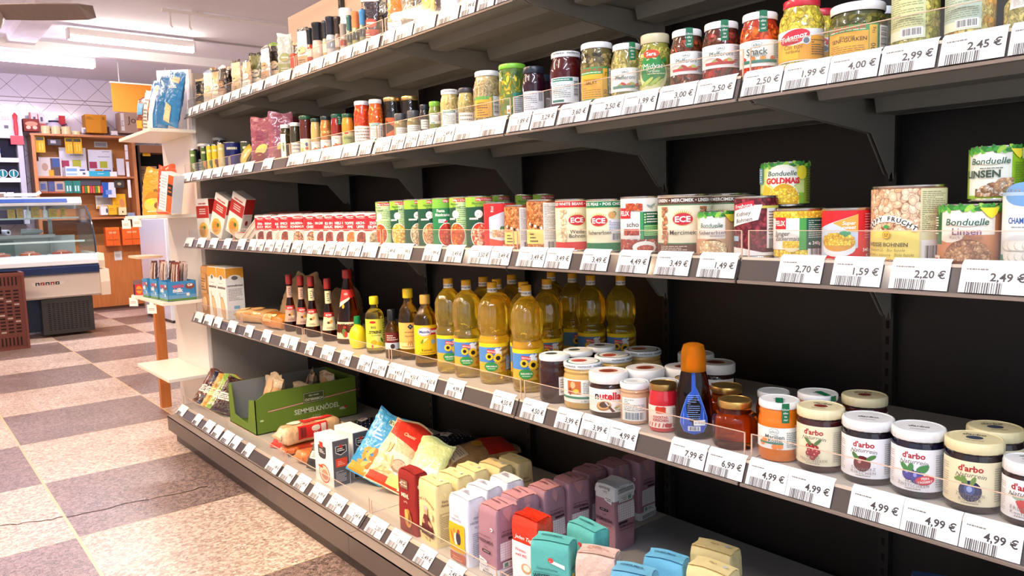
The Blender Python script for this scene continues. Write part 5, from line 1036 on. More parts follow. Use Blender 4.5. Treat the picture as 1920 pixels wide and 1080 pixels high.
put('salad_jar12', jar(0.0381, 0.1471, '#6a6038', lr=.95, art=a_gurken('Champignon', 'SALAT', '530'), lumps=lump(.009, .007, ['#8a7a48', '#5a5030', '#a08e58', '#433a24'], 90)), 'salad_jar', 1.3281, 1.2728, 1.4323, facing(1.3281, 1.2728, 4), 'white-lidded jar of brown mushroom salad with orange label, above the farther 2,50 € card', 'jar', 'preserve jars on the second-highest shelf')
put('beetroot_jar13', jar(0.0401, 0.1455, '#4a0d12', lid='#eef0f2', art=a_beet, lidtxt='machland.at   machland.at'), 'beetroot_jar', 1.3301, 1.3797, 1.4323, facing(1.3301, 1.3797, 0), 'jar of dark red beetroot with white and green label above the 3,60 € card', 'jar', 'preserve jars on the second-highest shelf')
put('dkbeet', jar(0.0308, 0.1277, '#2a0c1c', lid='#232a3a', lh=.016, art=a_beet2), 'beetroot_jar', 1.3208, 1.4888, 1.4323, facing(1.3208, 1.4888, -4), 'purple-black jar with a dark blue lid and pale label, front one', 'jar', 'preserve jars on the second-highest shelf')
put('dkbeet', jar(0.0291, 0.1535, '#2a0c1c', lid='#232a3a'), 'beetroot_jar', 1.4200, 1.5712, 1.4323, facing(1.4200, 1.5712, 0), 'purple-black jar with a dark blue lid, half hidden behind its twin', 'jar', 'preserve jars on the second-highest shelf')
put('pickle_jar16', jar(0.0362, 0.1488, '#5f7a34', lid='#7fc23a', lr=.98, lh=.012, sh=.84, lumps=lump(.010, .024, ['#a99a2c', '#7d9440', '#567a3a', '#c0a52c'], 26), art=lambda a, R, H: a.rect(R*.1, H*.10, R*.85, H*.48, '#cddbe2').rect(R*.1, H*.40, R*.85, H*.48, '#2f7d6d').lines(R*.15, H*.12, R*.6, H*.27, 8).rect(-R*.35, H*.12, -R*.08, H*.26, '#e9ede8').ell(-R*.2, H*.17, .004, .004, '#d8893a')), 'pickle_jar', 1.3262, 1.5805, 1.4323, facing(1.3262, 1.5805, -6), 'jar of whole gherkins with a bright green lid', 'jar', 'preserve jars on the second-highest shelf')
put('sprout_jar17', jar(0.0393, 0.1485, '#b3a075', lr=.86, lumps=lump(.022, .0016, ['#cbb98c', '#a8946a', '#dccb9c', '#8f7d58'], 160, shine=False), art=lambda a, R, H: a.rect(-R*1.1, H*.14, R*.25, H*.52, '#5f9a4a').rect(-R*1.1, H*.14, R*.0, H*.46, '#e0a030').rect(R*.02, H*.15, R*.20, H*.50, '#e6a83a').lines(-R*.9, H*.16, R*.8, H*.26, 6, '#6a4a16').rect(R*.3, H*.16, R*.8, H*.52, '#e8e9ee').bars(R*.36, H*.2, R*.36, H*.26, 14, vert=True)), 'sprout_jar', 1.3293, 1.6933, 1.4323, facing(1.3293, 1.6933, 4), 'tall jar of pale bean sprouts with an orange and green label', 'jar', 'preserve jars on the second-highest shelf')
put('asparagus_jar18', jar(0.0228, 0.1143, '#a89c66', lid='#3a3c44', lumps=lump(.006, .028, ['#c2b47c', '#a8985e'], 24), art=a_white(3, .04, .38, 1.0)), 'asparagus_jar', 1.3128, 1.7733, 1.4323, facing(1.3128, 1.7733, 0), 'narrow jar of white spears with a dark lid', 'jar', 'preserve jars on the second-highest shelf')
put('asparagus_jar19', jar(0.0282, 0.1214, '#b8a468', lidtxt='machland.at', lumps=lump(.007, .024, ['#cdbb82', '#b5a264'], 22), art=a_mach(lo=.08, hi=.50)), 'asparagus_jar', 1.3182, 1.8599, 1.4323, facing(1.3182, 1.8599, 0), 'white-lidded jar of pale spears with a white and green label, left of the dark-lidded one', 'jar', 'preserve jars on the second-highest shelf')
put('capers_jar20', jar(0.0184, 0.0957, '#6b7a34', lid='#6fae3c', art=a_mach(lo=.3, hi=.62)), 'capers_jar', 1.3084, 1.9259, 1.4323, facing(1.3084, 1.9259, 0), 'small jar of green capers with a green lid', 'jar', 'small jars on the second-highest shelf')
put('olive_paste_jar21', jar(0.0146, 0.0929, '#23201c', lid='#2a2c36', art=a_white(3, .2, .5, .8)), 'olive_paste_jar', 1.3046, 1.9770, 1.4323, facing(1.3046, 1.9770, 0), 'tiny black jar with a white label beside the green-lidded caper jar', 'jar', 'small jars on the second-highest shelf')
put('squat', jar(0.0207, 0.0835, '#8a7a48', lid='#4a4c52', lh=.022, art=a_white(4, .1, .45)), 'mustard_jar', 1.3107, 2.0489, 1.4323, facing(1.3107, 2.0489, 0), 'nearer of two squat grey-lidded jars below the gold-lidded black ones', 'jar', 'small jars on the second-highest shelf')
put('squat', jar(0.0203, 0.0843, '#8a7a48', lid='#4a4c52'), 'mustard_jar', 1.3103, 2.1260, 1.4323, facing(1.3103, 2.1260, 20), 'farther of two squat grey-lidded jars below the gold-lidded black ones', 'jar', 'small jars on the second-highest shelf')
put('blk', jar(0.0303, 0.1536, '#171312', lid='#c2a36a', lmat='gold', lr=.95, art=lambda a, R, H: a.rect(-R*.9, H*.1, R*.2, H*.55, '#b4532a').poly([(-R*.8, H*.2), (R*.1, H*.3), (R*.1, H*.35), (-R*.8, H*.5)], '#2a1a14').rect(R*.3, H*.12, R*.8, H*.5, '#8a8f96')), 'black_bean_jar', 1.3625, 2.2586, 1.4323, facing(1.3625, 2.2586, 0), 'black jar with gold lid and orange label, next to the carrot salad jars', 'jar', 'preserve jars on the second-highest shelf')
put('blk', jar(0.0302, 0.1442, '#171312', lid='#c2a36a'), 'black_bean_jar', 1.4002, 2.2061, 1.4323, facing(1.4002, 2.2061, 100), 'black jar with gold lid behind the squat grey-lidded jars', 'jar', 'preserve jars on the second-highest shelf')
put('carrot_salad_jar26', jar(0.0239, 0.1476, '#d8541c', lid='#d9dde2', art=a_mach(lo=.06, hi=.46), lumps=lump(.010, .004, ['#e5702a', '#cf4a18', '#e8863a'], 50)), 'carrot_salad_jar', 1.3132, 2.2849, 1.4323, facing(1.3132, 2.2849, 0), 'nearer of two jars of shredded orange carrot', 'jar', 'preserve jars on the second-highest shelf')
put('pepper_salad_jar27', jar(0.0282, 0.1552, '#c23a1a', lid='#d9dde2', art=a_white(5, .06, .44, 1.2), lumps=lump(.010, .004, ['#d8552a', '#b83214', '#e0703a'], 50)), 'pepper_salad_jar', 1.3182, 2.3879, 1.4323, facing(1.3182, 2.3879, 0), 'farther of two jars of shredded red vegetable, beside the orange carrot jar', 'jar', 'preserve jars on the second-highest shelf')
put('sauce_jar28', jar(0.0214, 0.1234, '#d8862a', lid='#1f4a34', art=lambda a, R, H: a.rect(-R*1.2, H*.06, R*1.2, H*.36, '#8fa86a').rect(-R*1.2, H*.36, R*1.2, H*.46, '#c7d0a0').ell(-R*.3, H*.44, .008, .005, '#cf3a2a').text('Orient', -R*.1, H*.30, .011, '#24502e', bold=.02)), 'sauce_jar', 1.3114, 2.4825, 1.4323, facing(1.3114, 2.4825, 0), 'small jar of orange-yellow sauce with a green label and dark green lid', 'jar', 'small sauce jars on the second-highest shelf')
put('sauce_jar29', jar(0.0200, 0.1311, '#7a2018', lid='#1f4a3c', art=a_elko('', lo=.06, hi=.4), extra=seal(-.012)), 'sauce_jar', 1.3100, 2.5657, 1.4323, facing(1.3100, 2.5657, 0), 'small jar of dark red sauce with green paper seal', 'jar', 'small sauce jars on the second-highest shelf')
put('antipasti_jar30', jar(0.0204, 0.1333, '#a86a34', lid='#1b2a28', lumps=lump(.006, .006, ['#c98a4a', '#e0b070', '#9c5c2c'], 30), art=a_elko('', lo=.06, hi=.34)), 'antipasti_jar', 1.3104, 2.6529, 1.4323, facing(1.3104, 2.6529, 0), 'small jar of brown chopped antipasti under a black lid', 'jar', 'small sauce jars on the second-highest shelf')
put('sauce_jar31', jar(0.0188, 0.1347, '#b09a62', lid='#1f3a2c', art=a_elko('', lo=.06, hi=.34)), 'sauce_jar', 1.3088, 2.7355, 1.4323, facing(1.3088, 2.7355, 0), 'small jar of beige paste under a dark lid', 'jar', 'small sauce jars on the second-highest shelf')
put('sauce_jar32', jar(0.0243, 0.1553, '#4a1a12', lid='#1f4a30', lr=.96, art=lambda a, R, H: a.rect(-R*1.2, H*.08, R*1.2, H*.42, '#e4dfc8').ell(0, H*.28, .005, .008, '#2a4f8a').ell(0, H*.18, .006, .006, '#a8501e').rect(-R, H*.10, -R*.5, H*.2, '#caa84a')), 'sauce_jar', 1.3143, 2.8336, 1.4323, facing(1.3143, 2.8336, 0), 'small jar of dark brown-red sauce with a wide green lid', 'jar', 'small sauce jars on the second-highest shelf')
put('olive_jar33', jar(0.0207, 0.1389, '#34301c', lid='#dfe2e2', art=a_white(3, .05, .42, 1.1)), 'olive_jar', 1.3107, 2.9263, 1.4323, facing(1.3107, 2.9263, 0), 'nearer of two slender jars of dark olives with white lids', 'jar', 'small sauce jars on the second-highest shelf')
put('olive_jar34', jar(0.0211, 0.1403, '#3a3018', lid='#dfe2e2', art=lambda a, R, H: a.rect(-R*1.1, H*.05, -R*.05, H*.72, '#e6e8e4').ell(-R*.5, H*.35, .004, .02, '#6f8a5a'), lumps=lump(.006, .006, ['#5a5028', '#3a3418'], 30)), 'olive_jar', 1.3111, 3.0211, 1.4323, facing(1.3111, 3.0211, 0), 'farther of two slender jars of dark olives with white lids', 'jar', 'small sauce jars on the second-highest shelf')
put('fruit_tin35', can(0.0158, 0.1297, '#d9c07a', lambda a, R, H: a.rect(-R*1.57, .005, R*1.57, H-.005, '#d9c07a').ell(R*.1, H*.34, R*.5, H*.12, '#e8d9a0').ell(R*.4, H*.2, R*.35, H*.08, '#e8d9a0').lines(-R*.7, H*.7, R*1.2, H*.12, 1, '#f0ecc8', 3, .7)), 'fruit_tin', 1.3058, 3.7730, 1.4323, facing(1.3058, 3.7730, 0), 'slim tin with pale corn picture, nearest of the slim tins', 'tin', 'slim tins and jars at the far end of the second-highest shelf')
put('fruit_tin36', can(0.0160, 0.1292, '#e0c01a', lambda a, R, H: a.rect(-R*1.57, .005, R*1.57, H-.005, '#e0c01a').ell(R*.1, H*.34, R*.5, H*.12, '#8a4a1a').ell(R*.4, H*.2, R*.35, H*.08, '#8a4a1a').lines(-R*.7, H*.7, R*1.2, H*.12, 1, '#f0ecc8', 3, .7)), 'fruit_tin', 1.3060, 3.8581, 1.4323, facing(1.3060, 3.8581, 0), 'nearer of two slim yellow tins', 'tin', 'slim tins and jars at the far end of the second-highest shelf')
put('fruit_tin37', can(0.0150, 0.1333, '#dcc42a', lambda a, R, H: a.rect(-R*1.57, .005, R*1.57, H-.005, '#dcc42a').ell(R*.1, H*.34, R*.5, H*.12, '#5f8a2a').ell(R*.4, H*.2, R*.35, H*.08, '#5f8a2a').lines(-R*.7, H*.7, R*1.2, H*.12, 1, '#f0ecc8', 3, .7)), 'fruit_tin', 1.3050, 3.9377, 1.4323, facing(1.3050, 3.9377, 0), 'farther of two slim yellow tins', 'tin', 'slim tins and jars at the far end of the second-highest shelf')
put('fruit_tin38', can(0.0152, 0.1328, '#4f6a34', lambda a, R, H: a.rect(-R*1.57, .005, R*1.57, H-.005, '#4f6a34').ell(R*.1, H*.34, R*.5, H*.12, '#e09a4a').ell(R*.4, H*.2, R*.35, H*.08, '#e09a4a').lines(-R*.7, H*.7, R*1.2, H*.12, 1, '#f0ecc8', 3, .7)), 'fruit_tin', 1.3052, 4.0288, 1.4323, facing(1.3052, 4.0288, 0), 'slim green tin beside the yellow tins', 'tin', 'slim tins and jars at the far end of the second-highest shelf')
put('fruit_tin39', can(0.0199, 0.1364, '#151c4a', lambda a, R, H: a.rect(-R*1.57, .005, R*1.57, H-.005, '#151c4a').ell(R*.1, H*.34, R*.5, H*.12, '#e8a04a').ell(R*.4, H*.2, R*.35, H*.08, '#e8a04a').lines(-R*.7, H*.7, R*1.2, H*.12, 1, '#f0ecc8', 3, .7)), 'fruit_tin', 1.3188, 4.2305, 1.4323, facing(1.3188, 4.2305, 0), 'navy blue tin with an apricot picture', 'tin', 'slim tins and jars at the far end of the second-highest shelf')
put('fruit_tin40', can(0.0157, 0.1303, '#6a8446', lambda a, R, H: a.rect(-R*1.57, .005, R*1.57, H-.005, '#6a8446').ell(R*.1, H*.34, R*.5, H*.12, '#d9e0c0').ell(R*.4, H*.2, R*.35, H*.08, '#d9e0c0').lines(-R*.7, H*.7, R*1.2, H*.12, 1, '#f0ecc8', 3, .7)), 'fruit_tin', 1.3021, 4.1970, 1.4323, facing(1.3021, 4.1970, 0), 'slim green tin at the far end of its row', 'tin', 'slim tins and jars at the far end of the second-highest shelf')
put('fruit_tin41', can(0.0425, 0.1398, '#16206a', lambda a, R, H: a.rect(-R*1.57, .005, R*1.57, H-.005, '#16206a').ell(R*.1, H*.34, R*.5, H*.12, '#16206a').ell(R*.4, H*.2, R*.35, H*.08, '#16206a').lines(-R*.7, H*.7, R*1.2, H*.12, 1, '#f0ecc8', 3, .7)), 'fruit_tin', 1.3825, 3.8308, 1.4323, facing(1.3825, 3.8308, 0), 'wide dark blue tin between the slim tins and pink bags', 'tin', 'slim tins and jars at the far end of the second-highest shelf')
put('fruit_tin42', can(0.0284, 0.1341, '#3f4a34', lambda a, R, H: a.rect(-R*1.57, .005, R*1.57, H-.005, '#3f4a34').ell(R*.1, H*.34, R*.5, H*.12, '#3f4a34').ell(R*.4, H*.2, R*.35, H*.08, '#3f4a34').lines(-R*.7, H*.7, R*1.2, H*.12, 1, '#f0ecc8', 3, .7)), 'fruit_tin', 1.4084, 3.7104, 1.4323, facing(1.4084, 3.7104, 0), 'dark green tin just left of the pink bags', 'tin', 'slim tins and jars at the far end of the second-highest shelf')
put('jam_jar43', jar(0.0405, 0.1683, '#2a1418', lid='#c9ccd0', art=a_white(4, .1, .5, 1.1)), 'jam_jar', 1.3801, 4.2438, 1.4323, facing(1.3801, 4.2438, 0), 'dark jar with a white lid at the far end of the second-highest shelf', 'jar', 'slim tins and jars at the far end of the second-highest shelf')
put('jam_jar44', jar(0.0401, 0.2030, '#2a2220', lid='#8f9296'), 'jam_jar', 1.4633, 4.2441, 1.4323, facing(1.4633, 4.2441, 0), 'dark jar with a grey lid standing behind the slim tins', 'jar', 'slim tins and jars at the far end of the second-highest shelf')
put('mushroom_can45', can(0.0338, 0.1167, '#e6ecee', a_champ), 'mushroom_can', 1.3238, 0.3843, 1.0913, facing(1.3238, 0.3843, 8), 'white and blue can of mushrooms cut by the frame edge', 'can', 'food cans on the middle shelf')
put('lentil_can46', can(0.0434, 0.0966, '#c98457', a_linsen), 'lentil_can', 1.3307, 0.4676, 1.0913, facing(1.3307, 0.4676, -3), 'orange-brown lentil can between the white bean can and the mushroom can', 'can', 'food cans on the middle shelf')
put('linsen2', can(0.0379, 0.0871, '#8fc01f', a_linsen2), 'lentil_can', 1.3829, 0.4498, 1.1898, facing(1.3829, 0.4498, 8), 'green and white lentil can stacked on top of another can', 'can', 'food cans on the middle shelf')
put('linsen2', can(0.0381, 0.0954, '#8fc01f', a_linsen2), 'lentil_can', 1.4087, 0.4354, 1.0913, facing(1.4087, 0.4354, 38), 'green lentil can under the stacked one, hidden behind the front row', 'can', 'food cans on the middle shelf')
put('bean_can49', can(0.0563, 0.1292, '#a06a4a', a_weisse), 'bean_can', 1.3480, 0.5688, 1.0913, facing(1.3480, 0.5688, -8), 'large can of white beans with a yellow label and smiling face', 'can', 'food cans on the middle shelf')
put('corn_can50', can(0.0407, 0.0943, '#d3222b', a_sweet), 'corn_can', 1.3302, 0.6672, 1.0913, facing(1.3302, 0.6672, -4), 'red can of super sweet corn with a bowl picture', 'can', 'food cans on the middle shelf')
put('corn_can51', can(0.0453, 0.0951, '#d7a63c', a_junger), 'corn_can', 1.3354, 0.7603, 1.0913, facing(1.3354, 0.7603, -6), 'corn can with a green and white label left of the red corn can', 'can', 'food cans on the middle shelf')
put('gold', can(0.0466, 0.0876, '#8fbf3e', a_goldmais), 'corn_can', 1.4116, 0.8366, 1.1898, facing(1.4116, 0.8366, -2), 'green and yellow sweetcorn can stacked above the front row', 'can', 'food cans on the middle shelf')
put('gold', can(0.0469, 0.0939, '#8fbf3e', a_goldmais), 'corn_can', 1.4175, 0.8351, 1.0913, facing(1.4175, 0.8351, 48), 'green sweetcorn can standing under the stacked one, mostly hidden', 'can', 'food cans on the middle shelf')
put('bean_can54', can(0.0406, 0.1209, '#5f1b25', a_kidney), 'bean_can', 1.3286, 0.8491, 1.0913, facing(1.3286, 0.8491, 0), 'dark red kidney bean can right of the chickpea can', 'can', 'food cans on the middle shelf')
put('chickpea_can55', can(0.0394, 0.0927, '#d2a57c', a_kicher), 'chickpea_can', 1.3270, 0.9381, 1.0913, facing(1.3270, 0.9381, 0), 'small beige chickpea can in front of the brown lentil cans', 'can', 'food cans on the middle shelf')
put('merc', can(0.0572, 0.1298, '#ece6c6', a_ece('#5a3a2c', 'MERCIMEK • LINSEN • MERCIMEK • LINSEN • MERCIMEK', ('Mercimek',), '#ece6c6', (['#b4744c', '#c98a62', '#9c5c3a'], ((-.050, -.033), (.036, .054))), '#6a3f30', lowlines=True)), 'lentil_can', 1.3471, 1.0364, 1.0913, facing(1.3471, 1.0364, -4), 'tall lentil can with brown bands and a red oval, front row', 'can', 'food cans on the middle shelf')
put('merc', can(0.0397, 0.1329, '#ece6c6', a_ece('#5a3a2c', 'MERCIMEK • LINSEN • MERCIMEK • LINSEN • MERCIMEK', ('Mercimek',), '#ece6c6', (['#b4744c', '#c98a62', '#9c5c3a'], ((-.050, -.033), (.036, .054))), '#6a3f30', lowlines=True)), 'lentil_can', 1.4615, 1.0030, 1.0913, facing(1.4615, 1.0030, -12), 'tall brown-banded lentil can behind the chickpea can', 'can', 'food cans on the middle shelf')
put('goulash_can58', can(0.0444, 0.1297, '#efece6', a_felixg), 'goulash_can', 1.3344, 1.1507, 1.0913, facing(1.3344, 1.1507, -8), 'bean goulash can with a dark green side and red square logo', 'can', 'food cans on the middle shelf')
put('chickpea_can59', can(0.0432, 0.1271, '#efe8c4', a_ece('#14784a', 'CHICK PEAS • POIS CHICHES', ('Kichererbsen',), u=-.010, sticker=True)), 'chickpea_can', 1.3332, 1.2610, 1.0913, facing(1.3332, 1.2610, -6), 'cream and green chickpea can with a red oval', 'can', 'food cans on the middle shelf')
put('bean_can60', can(0.0427, 0.1304, '#efe8c4', a_ece('#c9242c', 'BOILED WHITE BEANS • BOHNEN', ('Weiße', 'Bohnen'), u=.008, pic=(['#e8bf94', '#f2d4b0', '#dcae80'], ((-.036, -.018),)), lowcol='#d0302c')), 'bean_can', 1.3327, 1.3697, 1.0913, facing(1.3327, 1.3697, 4), 'cream and red white-bean can with a red oval', 'can', 'food cans on the middle shelf')
put('hf', can(0.0400, 0.1325, '#8a4a24', a_hf), 'bean_can', 1.3300, 1.4795, 1.0913, facing(1.3300, 1.4795, 0), 'nearer of two brown bean cans with a white text panel', 'can', 'food cans on the middle shelf')
put('hf2', can(0.0400, 0.1210, '#8a4a24', a_hf), 'bean_can', 1.3272, 1.5684, 1.0913, facing(1.3272, 1.5684, -4), 'farther and shorter of two brown bean cans with a white text panel', 'can', 'food cans on the middle shelf')
put('rice_can63', can(0.0450, 0.1303, '#d8262c', a_risi), 'rice_can', 1.3323, 1.6588, 1.0913, facing(1.3323, 1.6588, 12), 'tall red can with a picture of a rice dish', 'can', 'food cans on the middle shelf')
put('soup_can64', can(0.0385, 0.1499, '#0f4a36', a_meister('m', -0.008, (['#d0562a', '#e8b088', '#f0d0b0'], '#b8321c', .0055, .0038, 60), (0.55, 1.4))), 'soup_can', 1.3285, 1.7496, 1.0913, facing(1.3285, 1.7496, 10), 'green soup can with a bowl of red beans, nearest of its row', 'can', 'green soup cans on the middle shelf')
put('soup_can65', can(0.0385, 0.1503, '#0f4a36', a_meister('m', -0.02, (['#d8863a', '#c8582a'], '#b8461c', .005, .003, 50), (0.05, 1.3))), 'soup_can', 1.3285, 1.8292, 1.0913, facing(1.3285, 1.8292, -4), 'green soup can with its pale text panel turned to the aisle, second of its row', 'can', 'green soup cans on the middle shelf')
put('soup_can66', can(0.0385, 0.1504, '#0f4a36', a_meister('festa', -0.006, (['#b8321c', '#d0502a'], '#b02818', .006, .004, 40), None)), 'soup_can', 1.3285, 1.9216, 1.0913, facing(1.3285, 1.9216, 12), 'green soup can in dark green with a chilli bowl and no pale panel', 'can', 'green soup cans on the middle shelf')
put('soup_can67', can(0.0385, 0.1496, '#0f4a36', a_meister('m', -0.008, (['#d8a26a', '#e0b888'], '#b8703a', .012, .0015, 60), (0.6, 1.4))), 'soup_can', 1.3285, 2.0024, 1.0913, facing(1.3285, 2.0024, 8), 'green soup can with a noodle bowl, fourth of its row from the near end', 'can', 'green soup cans on the middle shelf')
put('soup_can68', can(0.0385, 0.1504, '#0f4a36', a_meister('m', -0.004, (['#c9a47a', '#dcc4a0'], '#a88458', .006, .004, 50), (0.9, 1.4))), 'soup_can', 1.3285, 2.0843, 1.0913, facing(1.3285, 2.0843, 12), 'green soup can with a creamy stew bowl, fifth of its row', 'can', 'green soup cans on the middle shelf')
put('soup_can69', can(0.0385, 0.1495, '#0f4a36', a_meister('m', -0.016, (['#e0a82a', '#e8c878'], '#c8902a', .006, .005, 50), (0.1, 1.3))), 'soup_can', 1.3285, 2.1708, 1.0913, facing(1.3285, 2.1708, 0), 'green soup can with a yellow stew bowl, sixth of its row', 'can', 'green soup cans on the middle shelf')
put('soup_can70', can(0.0385, 0.1486, '#0f4a36', a_meister('m', -0.03, (['#d8863a'], '#b8461c', .005, .003, 20), (-0.4, 1.3))), 'soup_can', 1.3285, 2.2654, 1.0913, facing(1.3285, 2.2654, 0), 'green soup can with only its pale text panel showing, farthest of its row', 'can', 'green soup cans on the middle shelf')
put('soup_can71', can(0.0293, 0.1549, '#2f7a4a', a_meister('m', 0, (['#d0562a'], '#b8321c', .005, .004, 10), (.3, 1.4))), 'soup_can', 1.5000, 1.8628, 1.0913, facing(1.5000, 1.8628, 0), 'green-rimmed can behind the tall red rice can', 'can', 'soup cans in the back row of the middle shelf')
put('soup_can72', can(0.0266, 0.1528, '#b02a32', a_meister('m', 0, (['#d0562a'], '#b8321c', .005, .004, 10), (.3, 1.4))), 'soup_can', 1.5000, 1.7497, 1.0913, facing(1.5000, 1.7497, 0), 'red-rimmed can behind the brown bean cans', 'can', 'soup cans in the back row of the middle shelf')
put('soup_can73', can(0.0317, 0.1517, '#1d3a34', a_meister('m', 0, (['#d0562a'], '#b8321c', .005, .004, 10), (.3, 1.4))), 'soup_can', 1.5200, 1.6841, 1.0913, facing(1.5200, 1.6841, 0), 'dark green can behind the white-bean can', 'can', 'soup cans in the back row of the middle shelf')
put('soup_can74', can(0.0375, 0.1159, '#e6e3df', a_soup('ZIGE', 'ESUPPE', ['#c9b08a', '#8a7a5a'])), 'soup_can', 1.3275, 2.3439, 1.0913, facing(1.3275, 2.3439, 6), 'red and white soup can, first in its row counting from the green cans', 'can', 'red soup cans on the middle shelf')
put('soup_can75', can(0.0375, 0.1173, '#e6e3df', a_soup('ASCH-', 'UPPE', ['#7a2a1a', '#a8402a'])), 'soup_can', 1.3275, 2.4250, 1.0913, facing(1.3275, 2.4250, -4), 'red and white soup can, second in its row counting from the green cans', 'can', 'red soup cans on the middle shelf')
put('soup_can76', can(0.0375, 0.1167, '#e6e3df', a_soup('TOFFEL-', 'PPE', ['#d8702a', '#e89a4a'])), 'soup_can', 1.3275, 2.5062, 1.0913, facing(1.3275, 2.5062, 0), 'red and white soup can, third in its row counting from the green cans', 'can', 'red soup cans on the middle shelf')
put('soup_can77', can(0.0375, 0.1182, '#e6e3df', a_soup('HELI IN', 'ENSAUCE', ['#7a2a1a', '#a8402a'])), 'soup_can', 1.3275, 2.5912, 1.0913, facing(1.3275, 2.5912, 4), 'red and white soup can, fourth in its row counting from the green cans', 'can', 'red soup cans on the middle shelf')
put('soup_can78', can(0.0375, 0.1175, '#e6e3df', a_soup('ELI IN', 'GSAUCE', ['#7a2a1a', '#a8402a'])), 'soup_can', 1.3275, 2.6712, 1.0913, facing(1.3275, 2.6712, -6), 'red and white soup can, fifth in its row counting from the green cans', 'can', 'red soup cans on the middle shelf')
put('soup_can79', can(0.0375, 0.1188, '#e6e3df', a_soup('ON CARNE', '', ['#7a2a1a', '#a8402a'])), 'soup_can', 1.3275, 2.7547, 1.0913, facing(1.3275, 2.7547, 2), 'red and white soup can, sixth in its row counting from the green cans', 'can', 'red soup cans on the middle shelf')
put('soup_can80', can(0.0375, 0.1181, '#e6e3df', a_soup('EN-', 'CHEL', ['#8a4a34', '#c98a5a', '#e0b890'])), 'soup_can', 1.3275, 2.8419, 1.0913, facing(1.3275, 2.8419, 0), 'red and white soup can, seventh in its row counting from the green cans', 'can', 'red soup cans on the middle shelf')
put('soup_can81', can(0.0500, 0.1200, '#e6e3df', a_soup('BAUERN-', 'SCHMAUS', ['#8a4a34', '#c98a5a', '#e0b890'])), 'soup_can', 1.3409, 2.9986, 1.0913, facing(1.3409, 2.9986, 4), 'red and white soup can, eighth in its row counting from the green cans', 'can', 'red soup cans on the middle shelf')
put('soup_can82', can(0.0375, 0.1196, '#e6e3df', a_soup('SPECK', 'KRAUT', ['#7a2a1a', '#a8402a'])), 'soup_can', 1.3265, 3.0877, 1.0913, facing(1.3265, 3.0877, -3), 'red and white soup can, ninth in its row counting from the green cans', 'can', 'red soup cans on the middle shelf')
put('soup_can83', can(0.0375, 0.1163, '#e6e3df', a_soup('REIS-', 'FL.', ['#c9c2b0'])), 'soup_can', 1.3275, 3.1653, 1.0913, facing(1.3275, 3.1653, 5), 'red and white soup can, tenth in its row counting from the green cans', 'can', 'red soup cans on the middle shelf')
put('soup_can84', can(0.0375, 0.1199, '#e6e3df', a_soup('GRENAD-', 'BRUCH', ['#7a2a1a', '#a8402a'])), 'soup_can', 1.3275, 3.2581, 1.0913, facing(1.3275, 3.2581, 0), 'red and white soup can, eleventh in its row counting from the green cans', 'can', 'red soup cans on the middle shelf')
put('soup_can85', can(0.0375, 0.1189, '#e6e3df', a_soup('ERB-', 'SUCH', ['#7a2a1a', '#a8402a'])), 'soup_can', 1.3275, 3.3509, 1.0913, facing(1.3275, 3.3509, -5), 'red and white soup can, twelfth in its row counting from the green cans', 'can', 'red soup cans on the middle shelf')
put('oil', d_oil, 'oil_bottle', 1.3792, 1.6108, .6883, facing(1.3792, 1.6108, 14), 'sunflower oil bottle standing nearest the price rail, right of its row', 'bottle', 'sunflower oil bottles')
put('oil', d_oil, 'oil_bottle', 1.3761, 1.7618, .6883, facing(1.3761, 1.7618, 10), 'sunflower oil bottle second from the right in the front row', 'bottle', 'sunflower oil bottles')
put('oil', d_oil, 'oil_bottle', 1.3738, 1.8887, .6883, facing(1.3738, 1.8887, 14), 'sunflower oil bottle third from the right in the front row', 'bottle', 'sunflower oil bottles')
put('oil', d_oil, 'oil_bottle', 1.3724, 1.9835, .6883, facing(1.3724, 1.9835, 18), 'sunflower oil bottle at the left end of the front row', 'bottle', 'sunflower oil bottles')
put('oil', d_oil, 'oil_bottle', 1.5339, 1.6942, .6883, facing(1.5339, 1.6942, 22), 'sunflower oil bottle right behind the nearest front one', 'bottle', 'sunflower oil bottles')
put('oil', d_oil, 'oil_bottle', 1.6945, 1.6680, .6883, facing(1.6945, 1.6680, 16), 'sunflower dark-lit oil bottle, second from the right in the back rows', 'bottle', 'sunflower oil bottles')
put('oil', d_oil, 'oil_bottle', 1.7438, 1.5870, .6883, facing(1.7438, 1.5870, 10), 'sunflower oil bottle farthest right of all, against the back panel', 'bottle', 'sunflower oil bottles')
put('oil', d_oil, 'oil_bottle', 1.7180, 1.7734, .6883, facing(1.7180, 1.7734, 40), 'sunflower oil bottle deep in the dark between two back-row bottles', 'bottle', 'sunflower oil bottles')
put('oil', d_oil, 'oil_bottle', 1.4349, 1.6875, .6883, facing(1.4349, 1.6875, 12), 'sunflower oil bottle peeping out between the two nearest front ones', 'bottle', 'sunflower oil bottles')
put('oil', d_oil, 'oil_bottle', 1.5718, 1.9067, .6883, facing(1.5718, 1.9067, 60), 'sunflower rear oil bottle with only cap and shoulder above the front row', 'bottle', 'sunflower oil bottles')
put('oil', d_oil, 'oil_bottle', 1.4456, 1.8268, .6883, facing(1.4456, 1.8268, 30), 'sunflower oil bottle behind the second front bottle, cap just showing', 'bottle', 'sunflower oil bottles')
put('oil', d_oil, 'oil_bottle', 1.4706, 1.9281, .6883, facing(1.4706, 1.9281, -20), 'sunflower oil bottle behind the third front bottle', 'bottle', 'sunflower oil bottles')
put('oil', d_oil, 'oil_bottle', 1.7118, 1.8680, .6883, facing(1.7118, 1.8680, 5), 'sunflower rearmost oil bottle at the left of the dark back rows', 'bottle', 'sunflower oil bottles')
